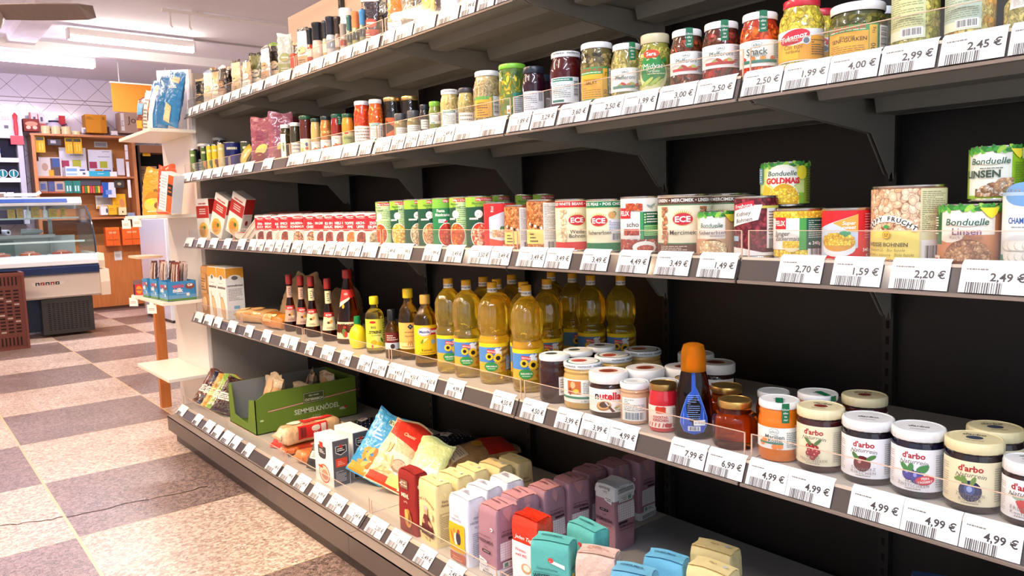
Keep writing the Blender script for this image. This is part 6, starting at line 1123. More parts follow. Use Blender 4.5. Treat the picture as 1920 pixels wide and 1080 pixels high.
put('vinegar_a', vin('#5a2a12', '#e6d9a4'), 'syrup_bottle', 1.3750, 2.8472, .6883, facing(1.3750, 2.8472, 5), 'small brown bottle with red cap and cream label, beside the tall cone bottle', 'bottle', 'small vinegar bottles', sc=1.120, scz=1.284)
put('vinegar_b', vin('#5a2a12', '#e8dba8'), 'syrup_bottle', 1.3750, 3.0017, .6883, facing(1.3750, 3.0017, -5), 'small brown bottle with red cap and cream label, third from the left', 'bottle', 'small vinegar bottles', sc=1.120, scz=1.291)
put('vinegar_c', vin('#5a2a12', '#caa08a'), 'syrup_bottle', 1.3750, 3.1054, .6883, facing(1.3750, 3.1054, 10), 'small brown bottle with red cap and pinkish label, second from the left', 'bottle', 'small vinegar bottles', sc=1.120, scz=1.277)
put('vinegar_d', vin('#5a2a12', '#c8a08c'), 'syrup_bottle', 1.3750, 3.2257, .6883, facing(1.3750, 3.2257, 0), 'small brown bottle with red cap and pinkish label, leftmost', 'bottle', 'small vinegar bottles', sc=1.120, scz=1.272)
put('vinegar_bottle103', d_cone, 'vinegar_bottle', 1.4123, 2.7456, 0.6883, facing(1.4123, 2.7456, 0), 'tall cone-shaped brown bottle with a red cap and cream label', 'bottle', None)
put('lemon_squeezer104', d_lemonsq, 'lemon_squeezer', 1.3691, 2.5963, 0.6883, facing(1.3691, 2.5963, 0), 'yellow lemon-shaped plastic bottle with a green cap', 'bottle', None)
put('lemon_juice_bottle105', d_lemon, 'lemon_juice_bottle', 1.3728, 2.4673, 0.6883, facing(1.3728, 2.4673, 6), 'lemon juice bottle with a yellow cap and yellow label', 'bottle', None)
put('oil_bottle106', d_darkoil, 'oil_bottle', 1.3593, 2.3227, 0.6883, facing(1.3593, 2.3227, 0), 'small dark bottle with a black cap between lemon juice and yellow-labelled oil', 'bottle', None)
put('rapeseed_oil_bottle107', d_keim, 'rapeseed_oil_bottle', 1.3953, 2.2660, 0.6883, facing(1.3953, 2.2660, 0), 'oil bottle with a yellow cap and orange-white label', 'bottle', None)
put('corn_oil_bottle108', d_mazola, 'corn_oil_bottle', 1.3742, 2.1251, 0.6883, facing(1.3742, 2.1251, 0), 'oil bottle with a gold cap and a bright yellow label', 'bottle', None)
put('jam_jar109', jar(0.0351, 0.1010, '#2c0f14', lid='#e6e6e8', lr=.99, lh=.017, sh=.90, art=a_darbo('#ecebee', 'straw', 'ERDBEER', 'Konfitüre'), lidart=lid_word('darbo', '#55504a', '#b9b6b4'), scallop=22, top='#180a0c'), 'jam_jar', 1.3469, 0.3769, 0.6883, facing(1.3469, 0.3769, -2), 'strawberry jam jar with a white lid, cut by the frame edge', 'jar', 'jam and spread jars on the fourth shelf')
put('dplum', jar(0.0428, 0.1177, '#1d0e16', lid='#e2d6a8', lr=.99, lh=.017, sh=.90, art=a_darbo('#e9dfbb', 'plum', 'ZWETSCHKEN', 'RÖSTER'), lidart=lid_word('darbo', '#55504a', '#3a4254'), scallop=22, top='#120a10'), 'jam_jar', 1.3532, 0.4571, 0.6883, facing(1.3532, 0.4571, 0), 'plum jam jar with cream lid and cream label in the front row', 'jar', 'jam and spread jars on the fourth shelf')
put('dplum', jar(0.0438, 0.1220, '#1d0e16', lid='#e2d6a8', lr=.99, lh=.017, sh=.90, art=a_darbo('#e9dfbb', 'plum', 'ZWETSCHKEN', 'RÖSTER'), lidart=lid_word('darbo', '#55504a', '#3a4254'), scallop=22, top='#120a10'), 'jam_jar', 1.4414, 0.4556, 0.6883, facing(1.4414, 0.4556, 20), 'cream-lidded plum jam jar behind the front one', 'jar', 'jam and spread jars on the fourth shelf')
put('jam_jar112', jar(0.0422, 0.1185, '#141028', lid='#e9e9ea', lr=.99, lh=.017, sh=.90, art=a_darbo('#ecebf0', 'plums', 'HAUS', 'ZWETSCHKEN'), lidart=lid_word('darbo', '#55504a', None), scallop=22, top='#0c0a18'), 'jam_jar', 1.3541, 0.5448, 0.6883, facing(1.3541, 0.5448, -4), 'jar of plum jam with white lid, two blue plums and a red oval sticker', 'jar', 'jam and spread jars on the fourth shelf')
put('jam_jar113', jar(0.0439, 0.1176, '#160c18', lid='#e9e9ea', lr=.99, lh=.017, sh=.90, art=a_darbo('#ecebf0', 'cherry', 'SCHWARZ', 'KIRSCHEN'), lidart=lid_word('darbo', '#55504a', None), scallop=22, top='#0c0810'), 'jam_jar', 1.3563, 0.6336, 0.6883, facing(1.3563, 0.6336, -4), 'jar of black cherry jam with a white lid and cherry picture', 'jar', 'jam and spread jars on the fourth shelf')
put('dpreis', jar(0.0426, 0.1220, '#3a1014', lid='#e8dcb2', lr=.99, lh=.017, sh=.90, art=a_darbo('#ebe2c2', 'berries', 'WILD', 'PREISELBEEREN'), lidart=lid_word('darbo', '#55504a', '#7a2a24'), scallop=22, top='#1c0a0c'), 'jam_jar', 1.3545, 0.7240, 0.6883, facing(1.3545, 0.7240, -12), 'cranberry jam jar with a cream lid, front row beside the orange jar', 'jar', 'jam and spread jars on the fourth shelf')
put('dpreis', jar(0.0426, 0.1220, '#3a1014', lid='#e8dcb2', lr=.99, lh=.017, sh=.90, art=a_darbo('#ebe2c2', 'berries', 'WILD', 'PREISELBEEREN'), lidart=lid_word('darbo', '#55504a', '#7a2a24'), scallop=22, top='#1c0a0c'), 'jam_jar', 1.4927, 0.7058, 0.6883, facing(1.4927, 0.7058, 10), 'cream-lidded cranberry jam jar in the back beside the dark panel', 'jar', 'jam and spread jars on the fourth shelf')
put('marille', jar(0.0403, 0.1207, '#dd7418', lid='#f0f0f0', lr=.96, art=a_marille, extra=seal(-.012), lidart=lid_word('elko', '#3f5a54')), 'apricot_jar', 1.3522, 0.8101, 0.6883, facing(1.3522, 0.8101, 0), 'jar of orange apricot compote with green paper seal, front row', 'jar', 'jam and spread jars on the fourth shelf')
put('marille', jar(0.0388, 0.1250, '#dd7418'), 'apricot_jar', 1.4531, 0.7837, 0.6883, facing(1.4531, 0.7837, 30), 'white-lidded apricot jar behind the cranberry jam', 'jar', 'jam and spread jars on the fourth shelf')
put('honey_jar118', jar(0.0362, 0.1120, '#b4500f', lid='#b7bbbd', lr=.9, mat='liquid'), 'honey_jar', 1.4348, 0.8730, 0.6883, facing(1.4348, 0.8730, 0), 'amber jar with a grey lid and blue band behind the apricot jar', 'jar', 'jam and spread jars on the fourth shelf')
put('comb', jar(0.0468, 0.1000, '#c25a12', lid='#c9a45e', lmat='gold', lr=.74, lh=.014, mat='liquid', sh=.74, extra=comb), 'honey_jar', 1.3588, 0.9178, 0.6883, facing(1.3588, 0.9178, 0), 'round jar of honeycomb with a gold lid, front row', 'jar', 'jam and spread jars on the fourth shelf')
put('comb', jar(0.0412, 0.1070, '#c25a12', lid='#c9a45e', lmat='gold', lr=.74, lh=.014, mat='liquid', sh=.74, extra=comb), 'honey_jar', 1.4526, 1.0021, 0.6883, facing(1.4526, 1.0021, 50), 'gold-lidded honeycomb jar behind the front one', 'jar', 'jam and spread jars on the fourth shelf')
put('honey_bottle121', d_honeysq, 'honey_bottle', 1.3481, 1.0159, 0.6883, facing(1.3481, 1.0159, 0), 'squeezable honey bottle with a blue drop-shaped label and orange cap', 'bottle', None)
put('cherry_jar122', jar(0.0330, 0.1106, '#c21f2c', lid='#b08a52', lmat='gold', lr=.92, lh=.013, art=a_cherry), 'cherry_jar', 1.3415, 1.0957, 0.6883, facing(1.3415, 1.0957, -4), 'red cocktail cherry jar with a gold lid', 'jar', 'jam and spread jars on the fourth shelf')
put('jam_jar123', jar(0.0195, 0.1000, '#5a1a10', lid='#c9a45e', lmat='gold', lr=.92), 'jam_jar', 1.4529, 1.1271, 0.6883, facing(1.4529, 1.1271, 0), 'small gold-lidded jar squeezed between the honey bottle and the cherries', 'jar', 'jam and spread jars on the fourth shelf')
put('spr', jar(0.0345, 0.0986, '#c79f7a', lid='#e9edee', lr=.99, art=a_bar, lidart=lid_rings('#9ab0b4', '#c9cfd0')), 'spread_jar', 1.3446, 1.1834, 0.6883, facing(1.3446, 1.1834, 0), 'small jar of pale brown spread with its barcode to the front', 'jar', 'jam and spread jars on the fourth shelf')
put('spr', jar(0.0272, 0.1120, '#c79f7a'), 'spread_jar', 1.3979, 1.1369, 0.6883, facing(1.3979, 1.1369, 60), 'white-lidded jar of pale spread behind the cherry jar', 'jar', 'jam and spread jars on the fourth shelf')
put('nut', jar(0.0481, 0.1100, '#2e140b', lid='#f1efec', lr=.99, lh=.024, sh=.88, lmat='plastic', art=a_nutella, lidart=lambda a, q: a.ell(0, 0, q*.86, q*.86, '#e6e3e0', 22).ell(0, 0, q*.5, q*.42, '#a85a3a', 18).ell(-q*.05, 0, q*.36, q*.28, '#7a3420', 14)), 'spread_jar', 1.3520, 1.2750, 0.6883, facing(1.3520, 1.2750, 4), 'hazelnut spread jar with a large white lid and red lettering, front row', 'jar', 'jam and spread jars on the fourth shelf')
put('nut', jar(0.0461, 0.1170, '#2e140b', lid='#f1efec', lr=.99, lh=.024, sh=.88, lmat='plastic', art=a_nutella, lidart=lambda a, q: a.ell(0, 0, q*.86, q*.86, '#e6e3e0', 22).ell(0, 0, q*.5, q*.42, '#a85a3a', 18).ell(-q*.05, 0, q*.36, q*.28, '#7a3420', 14)), 'spread_jar', 1.4405, 1.2329, 0.6883, facing(1.4405, 1.2329, 30), 'white-lidded hazelnut spread jar directly behind the front one', 'jar', 'jam and spread jars on the fourth shelf')
put('nut', jar(0.0432, 0.1170, '#2e140b', lid='#f1efec', lr=.99, lh=.024, sh=.88, lmat='plastic', art=a_nutella, lidart=lambda a, q: a.ell(0, 0, q*.86, q*.86, '#e6e3e0', 22).ell(0, 0, q*.5, q*.42, '#a85a3a', 18).ell(-q*.05, 0, q*.36, q*.28, '#7a3420', 14)), 'spread_jar', 1.5167, 1.1713, 0.6883, facing(1.5167, 1.1713, 20), 'white-lidded hazelnut spread jar left behind the honey bottle', 'jar', 'jam and spread jars on the fourth shelf')
put('nut', jar(0.0436, 0.1170, '#2e140b', lid='#f1efec', lr=.99, lh=.024, sh=.88, lmat='plastic', art=a_nutella, lidart=lambda a, q: a.ell(0, 0, q*.86, q*.86, '#e6e3e0', 22).ell(0, 0, q*.5, q*.42, '#a85a3a', 18).ell(-q*.05, 0, q*.36, q*.28, '#7a3420', 14)), 'spread_jar', 1.6110, 1.1445, 0.6883, facing(1.6110, 1.1445, -20), 'white-lidded hazelnut spread jar right behind the honey bottle', 'jar', 'jam and spread jars on the fourth shelf')
put('nut', jar(0.0468, 0.1170, '#2e140b', lid='#f1efec', lr=.99, lh=.024, sh=.88, lmat='plastic', art=a_nutella, lidart=lambda a, q: a.ell(0, 0, q*.86, q*.86, '#e6e3e0', 22).ell(0, 0, q*.5, q*.42, '#a85a3a', 18).ell(-q*.05, 0, q*.36, q*.28, '#7a3420', 14)), 'spread_jar', 1.6775, 1.2558, 0.6883, facing(1.6775, 1.2558, 0), 'white-lidded hazelnut spread jar farthest back behind the honey bottle', 'jar', 'jam and spread jars on the fourth shelf')
put('mach', jar(0.0516, 0.1187, '#c4a05c', lid='#dfe6ea', lr=.97, lh=.013, art=a_nutcream, lidart=lid_rings('#2f5a52', '#b0452e'), lidtxt='machland.at   machland.at   machland.at'), 'peanut_cream_jar', 1.3650, 1.3757, 0.6883, facing(1.3650, 1.3757, 4), 'jar of light brown nut cream left of the front white-lidded hazelnut spread', 'jar', 'jam and spread jars on the fourth shelf')
put('mach', jar(0.0497, 0.1180, '#c4a05c', lid='#dfe6ea', lr=.97, lh=.013, art=a_nutcream, lidart=lid_rings('#2f5a52', '#b0452e'), lidtxt='machland.at   machland.at   machland.at'), 'peanut_cream_jar', 1.4780, 1.3740, 0.6883, facing(1.4780, 1.3740, 60), 'nut cream jar with a ringed lid in the second row', 'jar', 'jam and spread jars on the fourth shelf')
put('mach', jar(0.0503, 0.1180, '#c4a05c', lid='#dfe6ea', lr=.97, lh=.013, art=a_nutcream, lidart=lid_rings('#2f5a52', '#b0452e'), lidtxt='machland.at   machland.at   machland.at'), 'peanut_cream_jar', 1.5896, 1.3685, 0.6883, facing(1.5896, 1.3685, 10), 'nut cream jar with a ringed lid in the back row against the dark panel', 'jar', 'jam and spread jars on the fourth shelf')
put('pj', jar(0.0413, 0.1276, '#2c0d12', lid='#eceeee', lr=.97, lh=.013, art=lambda a, R, H: a.rect(R*.25, H*.18, R*1.1, H*.56, '#dfe3e6').lines(R*.35, H*.22, R*.6, H*.3, 6), lidart=lid_rings('#d8dcda', '#3a4a44')), 'jam_jar', 1.3498, 1.4687, 0.6883, facing(1.3498, 1.4687, 0), 'dark plum-red jar with a white lid, leftmost of the jars beside the oil', 'jar', 'jam and spread jars on the fourth shelf')
put('pj', jar(0.0393, 0.1300, '#2c0d12', lid='#eceeee', lr=.97, lh=.013, art=lambda a, R, H: a.rect(R*.25, H*.18, R*1.1, H*.56, '#dfe3e6').lines(R*.35, H*.22, R*.6, H*.3, 6), lidart=lid_rings('#d8dcda', '#3a4a44')), 'jam_jar', 1.4330, 1.4631, 0.6883, facing(1.4330, 1.4631, 30), 'white-lidded dark jar just behind the nut cream row, left one', 'jar', 'jam and spread jars on the fourth shelf')
put('pj', jar(0.0387, 0.1300, '#2c0d12', lid='#eceeee', lr=.97, lh=.013, art=lambda a, R, H: a.rect(R*.25, H*.18, R*1.1, H*.56, '#dfe3e6').lines(R*.35, H*.22, R*.6, H*.3, 6), lidart=lid_rings('#d8dcda', '#3a4a44')), 'jam_jar', 1.5190, 1.4588, 0.6883, facing(1.5190, 1.4588, -30), 'white-lidded dark jar just behind the nut cream row, right one with green seal', 'jar', 'jam and spread jars on the fourth shelf')
SPICES = [
  ('P', 1.361, 4.186, 0.0209, 0.153, 30, '#1d1a18', '#2b2622', '#c9b48a', 'black spice bag at the far end, leaning toward the blue packs'),
  ('P', 1.359, 4.047, 0.0191, 0.173, 0, '#efeade', '#cdb58a', '#8aa2c0', 'white and gold spice bag, second from the far end'),
  ('P', 1.393, 4.069, 0.0129, 0.196, 10, '#1b1512', '#3a2a1e', '#8a6a3a', 'black spice bag behind the white and gold one'),
  ('P', 1.36, 3.918, 0.02, 0.16, 0, '#c8a878', '#e9e2d2', '#2a2420', 'gold and white spice bag, fourth from the far end'),
  ('P', 1.36, 3.84, 0.0148, 0.164, 10, '#2c1d16', '#8a6a48', '#e6dccb', 'brown-black spice bag, fifth from the far end'),
  ('P', 1.396, 3.843, 0.0162, 0.165, -20, '#20140f', '#4a2f20', '#8a5a34', 'very dark brown spice bag beside the tall cream one'),
  ('P', 1.358, 3.648, 0.0178, 0.16, 0, '#e2d2ac', '#cbb080', '#3a3028', 'tall cream spice bag with a dark folded top'),
  ('P', 1.4, 3.676, 0.0097, 0.153, 20, '#b08a5a', '#e9e2d2', '#1c1c1c', 'narrow tan spice bag right of the tall cream one'),
  ('P', 1.354, 3.5, 0.0139, 0.136, 0, '#c9a679', '#f0ebe0', '#2a2a2a', 'white-topped tan spice bag left of the olive-green one'),
  ('P', 1.398, 3.509, 0.0281, 0.174, -6, '#6f7040', '#efe2c2', '#2c2c28', 'wide olive-green spice bag with a cream oval label'),
  ('P', 1.353, 3.278, 0.0133, 0.157, 10, '#eeece8', '#c49a6c', '#1f2740', 'narrow silver and tan spice bag'),
  ('P', 1.396, 3.283, 0.0258, 0.176, -10, '#231f1a', '#e6c9a2', '#7aa03c', 'black spice bag with a cream oval label and green leaf'),
  ('P', 1.38, 3.134, 0.0304, 0.185, -8, '#cfd2c2', '#9a9c5a', '#e9e5da', 'large silver and green spice bag'),
  ('B', 1.431, 3.192, 0.0111, 0.175, 0, '#8a8a3a', '#8a8a3a', '#4a4a24', 'olive-green tub behind the large silver bag'),
  ('B', 1.356, 2.997, 0.0157, 0.079, 0, '#c8441e', '#c8441e', '#c8441e', 'short orange-red tub on the top shelf'),
  ('P', 1.44, 3.142, 0.0199, 0.161, 0, '#4a2a1e', '#d9b890', '#d9b890', 'dark brown bag behind the orange-red tub'),
  ('P', 1.361, 2.913, 0.0206, 0.163, 20, '#dfe2e6', '#c09a72', '#1a2030', 'tall narrow silver bag left of the first grinder'),
  ('G', 1.353, 2.837, 0.0132, 0.149, 0, '#16181d', '#a8402c', '#e9d9c8', 'black-capped grinder with red stripes, farthest of the grinders'),
  ('G', 1.363, 2.786, 0.0231, 0.16, 0, '#15171f', '#b9a79a', '#c8b8ac', 'wide clear grinder with a black cap, farther one'),
  ('G', 1.373, 2.742, 0.0129, 0.16, 0, '#23252c', '#c9a078', '#e6d8c4', 'tan shaped grinder between the two wide black-capped ones'),
  ('G', 1.359, 2.668, 0.0195, 0.157, 0, '#1a1e2c', '#a9b2bc', '#7a8796', 'clear grinder with a blue-black cap, nearer wide one'),
  ('G', 1.363, 2.62, 0.0125, 0.149, 0, '#2a1c1a', '#7a6258', '#b9a598', 'brown-filled grinder with a black cap'),
  ('B', 1.477, 2.767, 0.0267, 0.224, 0, '#f1eeea', '#f1eeea', '#b9b4ac', 'large white tub standing behind the grinders'),
  ('G', 1.343, 2.541, 0.0132, 0.104, 0, '#8d8782', '#b2a49a', '#8a3028', 'clear spice jar with a whitish lid in front of the large white tub'),
  ('G', 1.35, 2.507, 0.0103, 0.128, 0, '#2f5a5c', '#7d8066', '#2c3a34', 'spice jar with a teal lid'),
  ('G', 1.356, 2.469, 0.0158, 0.133, 0, '#d97a4a', '#8a8f62', '#2a332c', 'spice jar with an orange lid and green band'),
  ('G', 1.342, 2.397, 0.0118, 0.123, 0, '#3f7fb4', '#79806a', '#2a3340', 'spice jar with a blue lid and green band'),
  ('P', 1.37, 2.386, 0.03, 0.161, -10, '#2c1512', '#9c3a22', '#e9e2dc', 'dark spice bag with an orange round logo and a white leaf shape'),
  ('P', 1.43, 2.414, 0.0298, 0.194, -6, '#26241f', '#4a4138', '#2f3b35', 'black and grey spice bag right of the orange-logo bag'),
  ('P', 1.371, 2.215, 0.0313, 0.135, -6, '#d8782a', '#f0eeea', '#7aa0c0', 'orange and white spice bag'),
  ('P', 1.368, 2.142, 0.0179, 0.118, 10, '#6b6258', '#3f3a34', '#8a8076', 'clear bag of dark peppercorns'),
  ('P', 1.426, 2.184, 0.0263, 0.131, 0, '#3a4034', '#c97a2a', '#d9a25a', 'green and orange spice bag behind the peppercorns'),
  ('P', 1.356, 2.009, 0.0164, 0.108, -6, '#e8b32c', '#e8b32c', '#b06a1e', 'flat yellow spice bag'),
  ('P', 1.393, 2.023, 0.0125, 0.115, 20, '#3a1c44', '#e0b030', '#3a1c44', 'purple and yellow spice bag'),
  ('P', 1.379, 1.925, 0.0289, 0.08, -6, '#dfe3ea', '#f2f4f8', '#c9ced8', 'clear bag with white contents near the upper frame edge'),
  ('P', 1.378, 1.821, 0.0279, 0.07, -6, '#d9dde6', '#eef0f6', '#c9ced8', 'second clear bag with white contents near the upper frame edge'),
]

def sp_bag(r, h, c1, c2, c3, seed):
    def art(a, W, hh): a.rect(-W*.46, hh*.05, W*.46, hh*.34, c2).ell(0, hh*.47, W*.36, hh*.10, c2, 16).ell(0, hh*.47, W*.32, hh*.085, tuple(min(1, q*1.25) for q in C(c2)), 16).lines(-W*.24, hh*.44, W*.48, hh*.05, 1, c3, seed, .8).lines(-W*.3, hh*.12, W*.6, hh*.14, 3, c3, seed+1, .4)
    return pouch(max(2*r, .066), h*1.02, .030, c1, art, amp=.004, seed=seed, stand=True, bands=((.93, 1.1, c3),))
def grinder(r, h, c1, c2, c3):
    def b():
        m = MB().lathe([(r*.9, 0, c2), (r*.95, .003), (r*.95, h*.26, c3), (r*.95, h*.46, c2), (r*.9, h*.54), (r*.72, h*.6)], 20, 'glassy')
        c = MB().lathe([(r*.8, h*.58, c1), (r*.86, h*.62), (r*.86, h*.88), (r, h*.93), (r, h*.985), (r*.9, h), (.0005, h)], 20, 'plastic', cap=False)
        return [(None, m, None), ('cap', c, None)]
    return b
def tub(r, h, c1, c2, c3):
    def b():
        m = MB().lathe([(r*.94, 0, c1), (r*.97, .004), (r*.97, h*.86)], 24, 'plastic'); c = MB().lathe([(r, h*.86, c2), (r, h*.97), (r*.95, h), (.0005, h)], 24, 'plastic', cap=False)
        a = Art(cyl(r*.97), o0=.0008); a.lines(-r*.6, h*.35, r*1.2, h*.4, 6, c3, 3, .4); return [(None, m, None), ('lid', c, None), ('label', a.mb, None)]
    return b
for i, (k, x, y, r, h, off, c1, c2, c3, l) in enumerate(SPICES):
    nm = {'P': 'spice_bag', 'G': 'spice_grinder', 'B': 'spice_tub'}[k]
    bd = sp_bag(r, h, c1, c2, c3, 100+i) if k == 'P' else grinder(r, h, c1, c2, c3) if k == 'G' else tub(r, h, c1, c2, c3)
    if k == 'P' and r < .030: off = -math.degrees(math.acos(min(1, 2*r/.066)))*.85
    put('spice_%d' % i, bd, nm, x, y, 1.7763, facing(x, y, off), l, {'P': 'spice bag', 'G': 'spice jar', 'B': 'tub'}[k], {'P': 'spice bags on the top shelf', 'G': 'grinders and spice jars on the top shelf', 'B': 'tubs on the top shelf'}[k])

# ================================================================== lowest shelf: flour and mixes
ZF = .1943; D90 = -PI/2
def fl(key, builder, x, y, label, rz=-90, group=None, sc=None, tilt=None):
    g = group or 'flour bags on the lowest shelf'
    rot = (0, 0, math.radians(rz)) if tilt is None else (math.radians(tilt[0]), math.radians(tilt[1]), math.radians(rz))
    return put(key, builder, 'flour_bag', x, y, ZF+(.004 if tilt else 0), 0, label, 'flour bag', g, rot=rot, sc=sc)
for i, (x, y, rz) in enumerate(((1.255, 1.610, -88), (1.349, 1.632, -92), (1.445, 1.624, -89), (1.540, 1.616, -93), (1.636, 1.634, -88), (1.731, 1.622, -90), (1.826, 1.600, -86))):
    fl('pink%d' % (i % 3) if i % 3 == 0 else ('pink_b' if i % 3 == 1 else 'pink_c'), bag(.080, .088, .190, '#a87e8c', **fl_weizen(), seed=1+i % 3, bands=((0, .12, '#e4e4e8'),), flap='#c08a8e'),
       x, y, 'dusky pink wheat flour bag, ' + ('front one of its row, right behind the price rail', 'second of its row from the front', 'third of its row from the front', 'fourth of its row from the front', 'fifth of its row from the front', 'sixth of its row from the front', 'last of its row, against the dark back panel')[i], rz, 'pink wheat flour bags')
fl('pink_up', bag(.080, .089, .190, '#a87e8c', **fl_upside(), seed=7, bands=((.80, 1.1, '#e4e6ea'),), flap='#dfe3ea'), 1.610, 1.500, 'pink wheat flour bag standing upside down with its white end up', -90, 'pink wheat flour bags')
for i, (x, y, rz) in enumerate(((1.232, 1.890, -93), (1.311, 1.898, -88), (1.384, 1.905, -92), (1.458, 1.880, -86), (1.535, 1.873, -90))):
    fl('fini_a' if i % 2 == 0 else 'fini_b', bag(.107, .064, .190, '#e6d59c', **fl_fini(), seed=11+i % 2, flap='#ead79a'), x, y, 'cream-yellow flour bag with a woman in dark dress, ' + ('front one of its row', 'second of its row', 'third of its row', 'fourth of its row', 'last of its row')[i], rz, 'cream flour bags in a row')
fl('fini_a', None, 1.462, 1.040, 'cream flour bag standing alone on the grey shelf, right of the blue bags', -80, 'cream flour bags at the right'); fl('fini_b', None, 1.375, .985, 'cream flour bag at the bottom edge, just its top showing beside the lone cream bag', -84, 'cream flour bags at the right')
for i, (x, y) in enumerate(((1.229, 1.722), (1.312, 1.750), (1.400, 1.752))):
    fl('white_a', bag(.094, .070, .190, '#e9e9f2', **fl_white(), seed=21), x, y, 'white flour bag, ' + ('front one with a yellow picture panel', 'middle one half hidden behind the front pink bags', 'rear one with only its white top showing')[i], (-90, -84, -95)[i], 'white flour bags')
fl('mehl', bag(.100, .054, .196, '#8f1f1c', **fl_mehl(), seed=31, mat='paper'), 1.222, 2.000, 'dark red flour bag with MEHL lettering standing behind the rail', -90)
fl('red', bag(.092, .070, .190, '#e2361e', **fl_red(), seed=41, mat='foil'), 1.272, 1.486, 'bright red and white flour bag in front of the pink row', -84)
fl('teal', bag(.108, .060, .172, '#5db6b0', **fl_teal(), seed=51), 1.240, 1.368, 'teal wheat flour bag nearest the rail', -66, 'teal flour bags'); fl('teal', None, 1.362, 1.368, 'darker lying teal bag behind the front teal bag', -92, 'teal flour bags')
fl('pale', bag(.102, .062, .172, '#e8c6b8', art=lambda a, W, h: a.poly([(W*.02, h*.68), (W*.36, h*.62), (W*.36, h*.56), (W*.02, h*.63)], '#eef0ee').ell(W*.04, h*.67, .008, .006, '#d24a4a').text('MEHL', 0, h*.42, .016, '#7a4a44', bold=.02), topart=lambda a, W, D: a.lines(-W*.3, -D*.1, W*.6, D*.3, 3, '#b58a7a'), seed=61, mat='foil'), 1.270, 1.240, 'pale pink flour bag right of the teal one', -64)
fl('blue_a', bag(.102, .062, .172, '#6fb2cf', **fl_teal('DINKELMEHL', '#1b3f5e'), seed=71), 1.262, 1.120, 'light blue spelt flour bag nearest the rail', -66, 'light blue flour bags'); fl('blue_b', bag(.102, .062, .172, '#6ab4d6', **fl_teal('DINKELMEHL', '#1b3f5e'), seed=72), 1.368, 1.110, 'light blue spelt flour bag behind the first blue one', -72, 'light blue flour bags')
fl('blue_d', bag(.102, .062, .172, '#33588f', seed=73), 1.700, .640, 'dark blue flour bag at the lower right, under the jam cards', -70)
# coated grey-white boxes
def a_grey(a, W, h):
    a.rect(-W*.28, h*.60, W*.16, h*.80, '#3a3c40').ell(-W*.06, h*.58, W*.2, h*.05, '#3a3c40').rect(-W*.2, h*.76, W*.0, h*.88, '#d23a2c').lines(-W*.2, h*.64, W*.3, h*.09, 3, WH).ell(W*.02, h*.22, W*.30, h*.20, '#d0552e', 20).ell(W*.02, h*.22, W*.27, h*.17, '#e4c8b0', 20).ell(W*.05, h*.2, W*.18, h*.11, '#c88a70', 18).rect(-W*.3, h*.32, -W*.05, h*.37, '#d8452c')
def a_grey_s(a, D, h):
    a.rect(-D*.46, h*.02, D*.46, h*.98, '#55575c').poly([(-D*.3, h*.72), (0, h*.66), (D*.34, h*.72), (D*.34, h*.86), (-D*.3, h*.86)], '#e6e6e4').poly([(-D*.27, h*.73), (0, h*.675), (D*.31, h*.73), (D*.31, h*.85), (-D*.27, h*.85)], '#2c2e32').rect(-D*.08, h*.82, D*.1, h*.88, '#d23a2c').lines(-D*.2, h*.74, D*.42, h*.08, 2, WH).rect(-D*.32, h*.42, D*.34, h*.60, '#d8452c').lines(-D*.34, h*.1, D*.6, h*.24, 9, '#c8c8c8', 4, .35).lines(-D*.2, h*.45, D*.4, h*.1, 3, '#f0b8a8')
for i, (x, y, l) in enumerate(((1.237, 2.600, 'white and grey dumpling mix box nearer the price rail'), (1.342, 2.640, 'white and grey dumpling mix box standing behind the other one'))):
    put('greybox', box(.148, .070, .180, '#ecebe9', a_grey, a_grey_s), 'mix_box', x, y, ZF, D90, l, 'box', 'white and grey mix boxes')
# long pillow packs
def log(L, ry_, rz_, col, art=None, seed=1, mat='foil', endc=None):
    def build():
        m = MB(); n = 24; K = 26; v = []; F = lambda t, a, o: None
        def F(t, a, o=0):       # t 0..1 along x, a angle round
            e = min(t, 1-t); k = min(1, (e/.12))**.5 if e < .12 else 1; k = max(k, .06); y, z = ry_*k*abs(math.cos(a))**.6*(1 if math.cos(a) > 0 else -1), rz_*(k if e > .03 else .12)*abs(math.sin(a))**.6*(1 if math.sin(a) > 0 else -1)
            if e < .035: y = ry_*.9*math.cos(a)
            p = Vector(((t-.5)*L, y, z)); q = _noise(p, seed, .003, 20); n_ = Vector((0, math.cos(a), math.sin(a)))*o; return tuple(p+q+n_+Vector((0, 0, rz_+.003)))
        cs = []; f = []
        for i in range(K+1):
            for j in range(n): v.append(F(i/K, 2*PI*j/n))
        for i in range(K):
            for j in range(n): f.append((i*n+j, (i+1)*n+j, (i+1)*n+(j+1) % n, i*n+(j+1) % n)); cs.append(col if 2 <= i < K-2 or endc is None else endc)
        m.add(v, f, cs, mat, True); m.add(v[:n], [tuple(range(n))], col, mat); m.add(v[-n:], [tuple(range(n-1, -1, -1))], col, mat)
        out = [(None, m, None)]
        if art:
            a = Art(lambda u, w_, o: F(.5+u/L, PI*1.12-w_/((ry_+rz_)*.62), o), o0=.003, step=.010, vstep=.010); art(a, L, (ry_+rz_)*.75); out.append(('label', a.mb, None))
        return out
    return build
def a_toast(a, L, r): a.rect(-L*.25, r*.10, L*.20, r*1.05, '#cf2a26').ell(L*.02, r*.55, .020, .018, '#efe6d8').ell(L*.02, r*.55, .016, .014, '#e0cdb0').rect(L*.1, r*.2, L*.18, r*.8, '#dfc8b8').bars(-L*.22, r*.2, L*.09, r*.6, 8).text('KNÖDEL', -L*.05, r*1.25, .016, '#cf2a26', bold=.03).rect(-L*.12, r*1.45, L*.34, r*2.1, '#d4302a').ell(-L*.22, r*1.7, .028, .016, '#efe2c8').text('KNÖDELBROT', L*.1, r*1.75, .014, WH, bold=.02, maxw=L*.36)
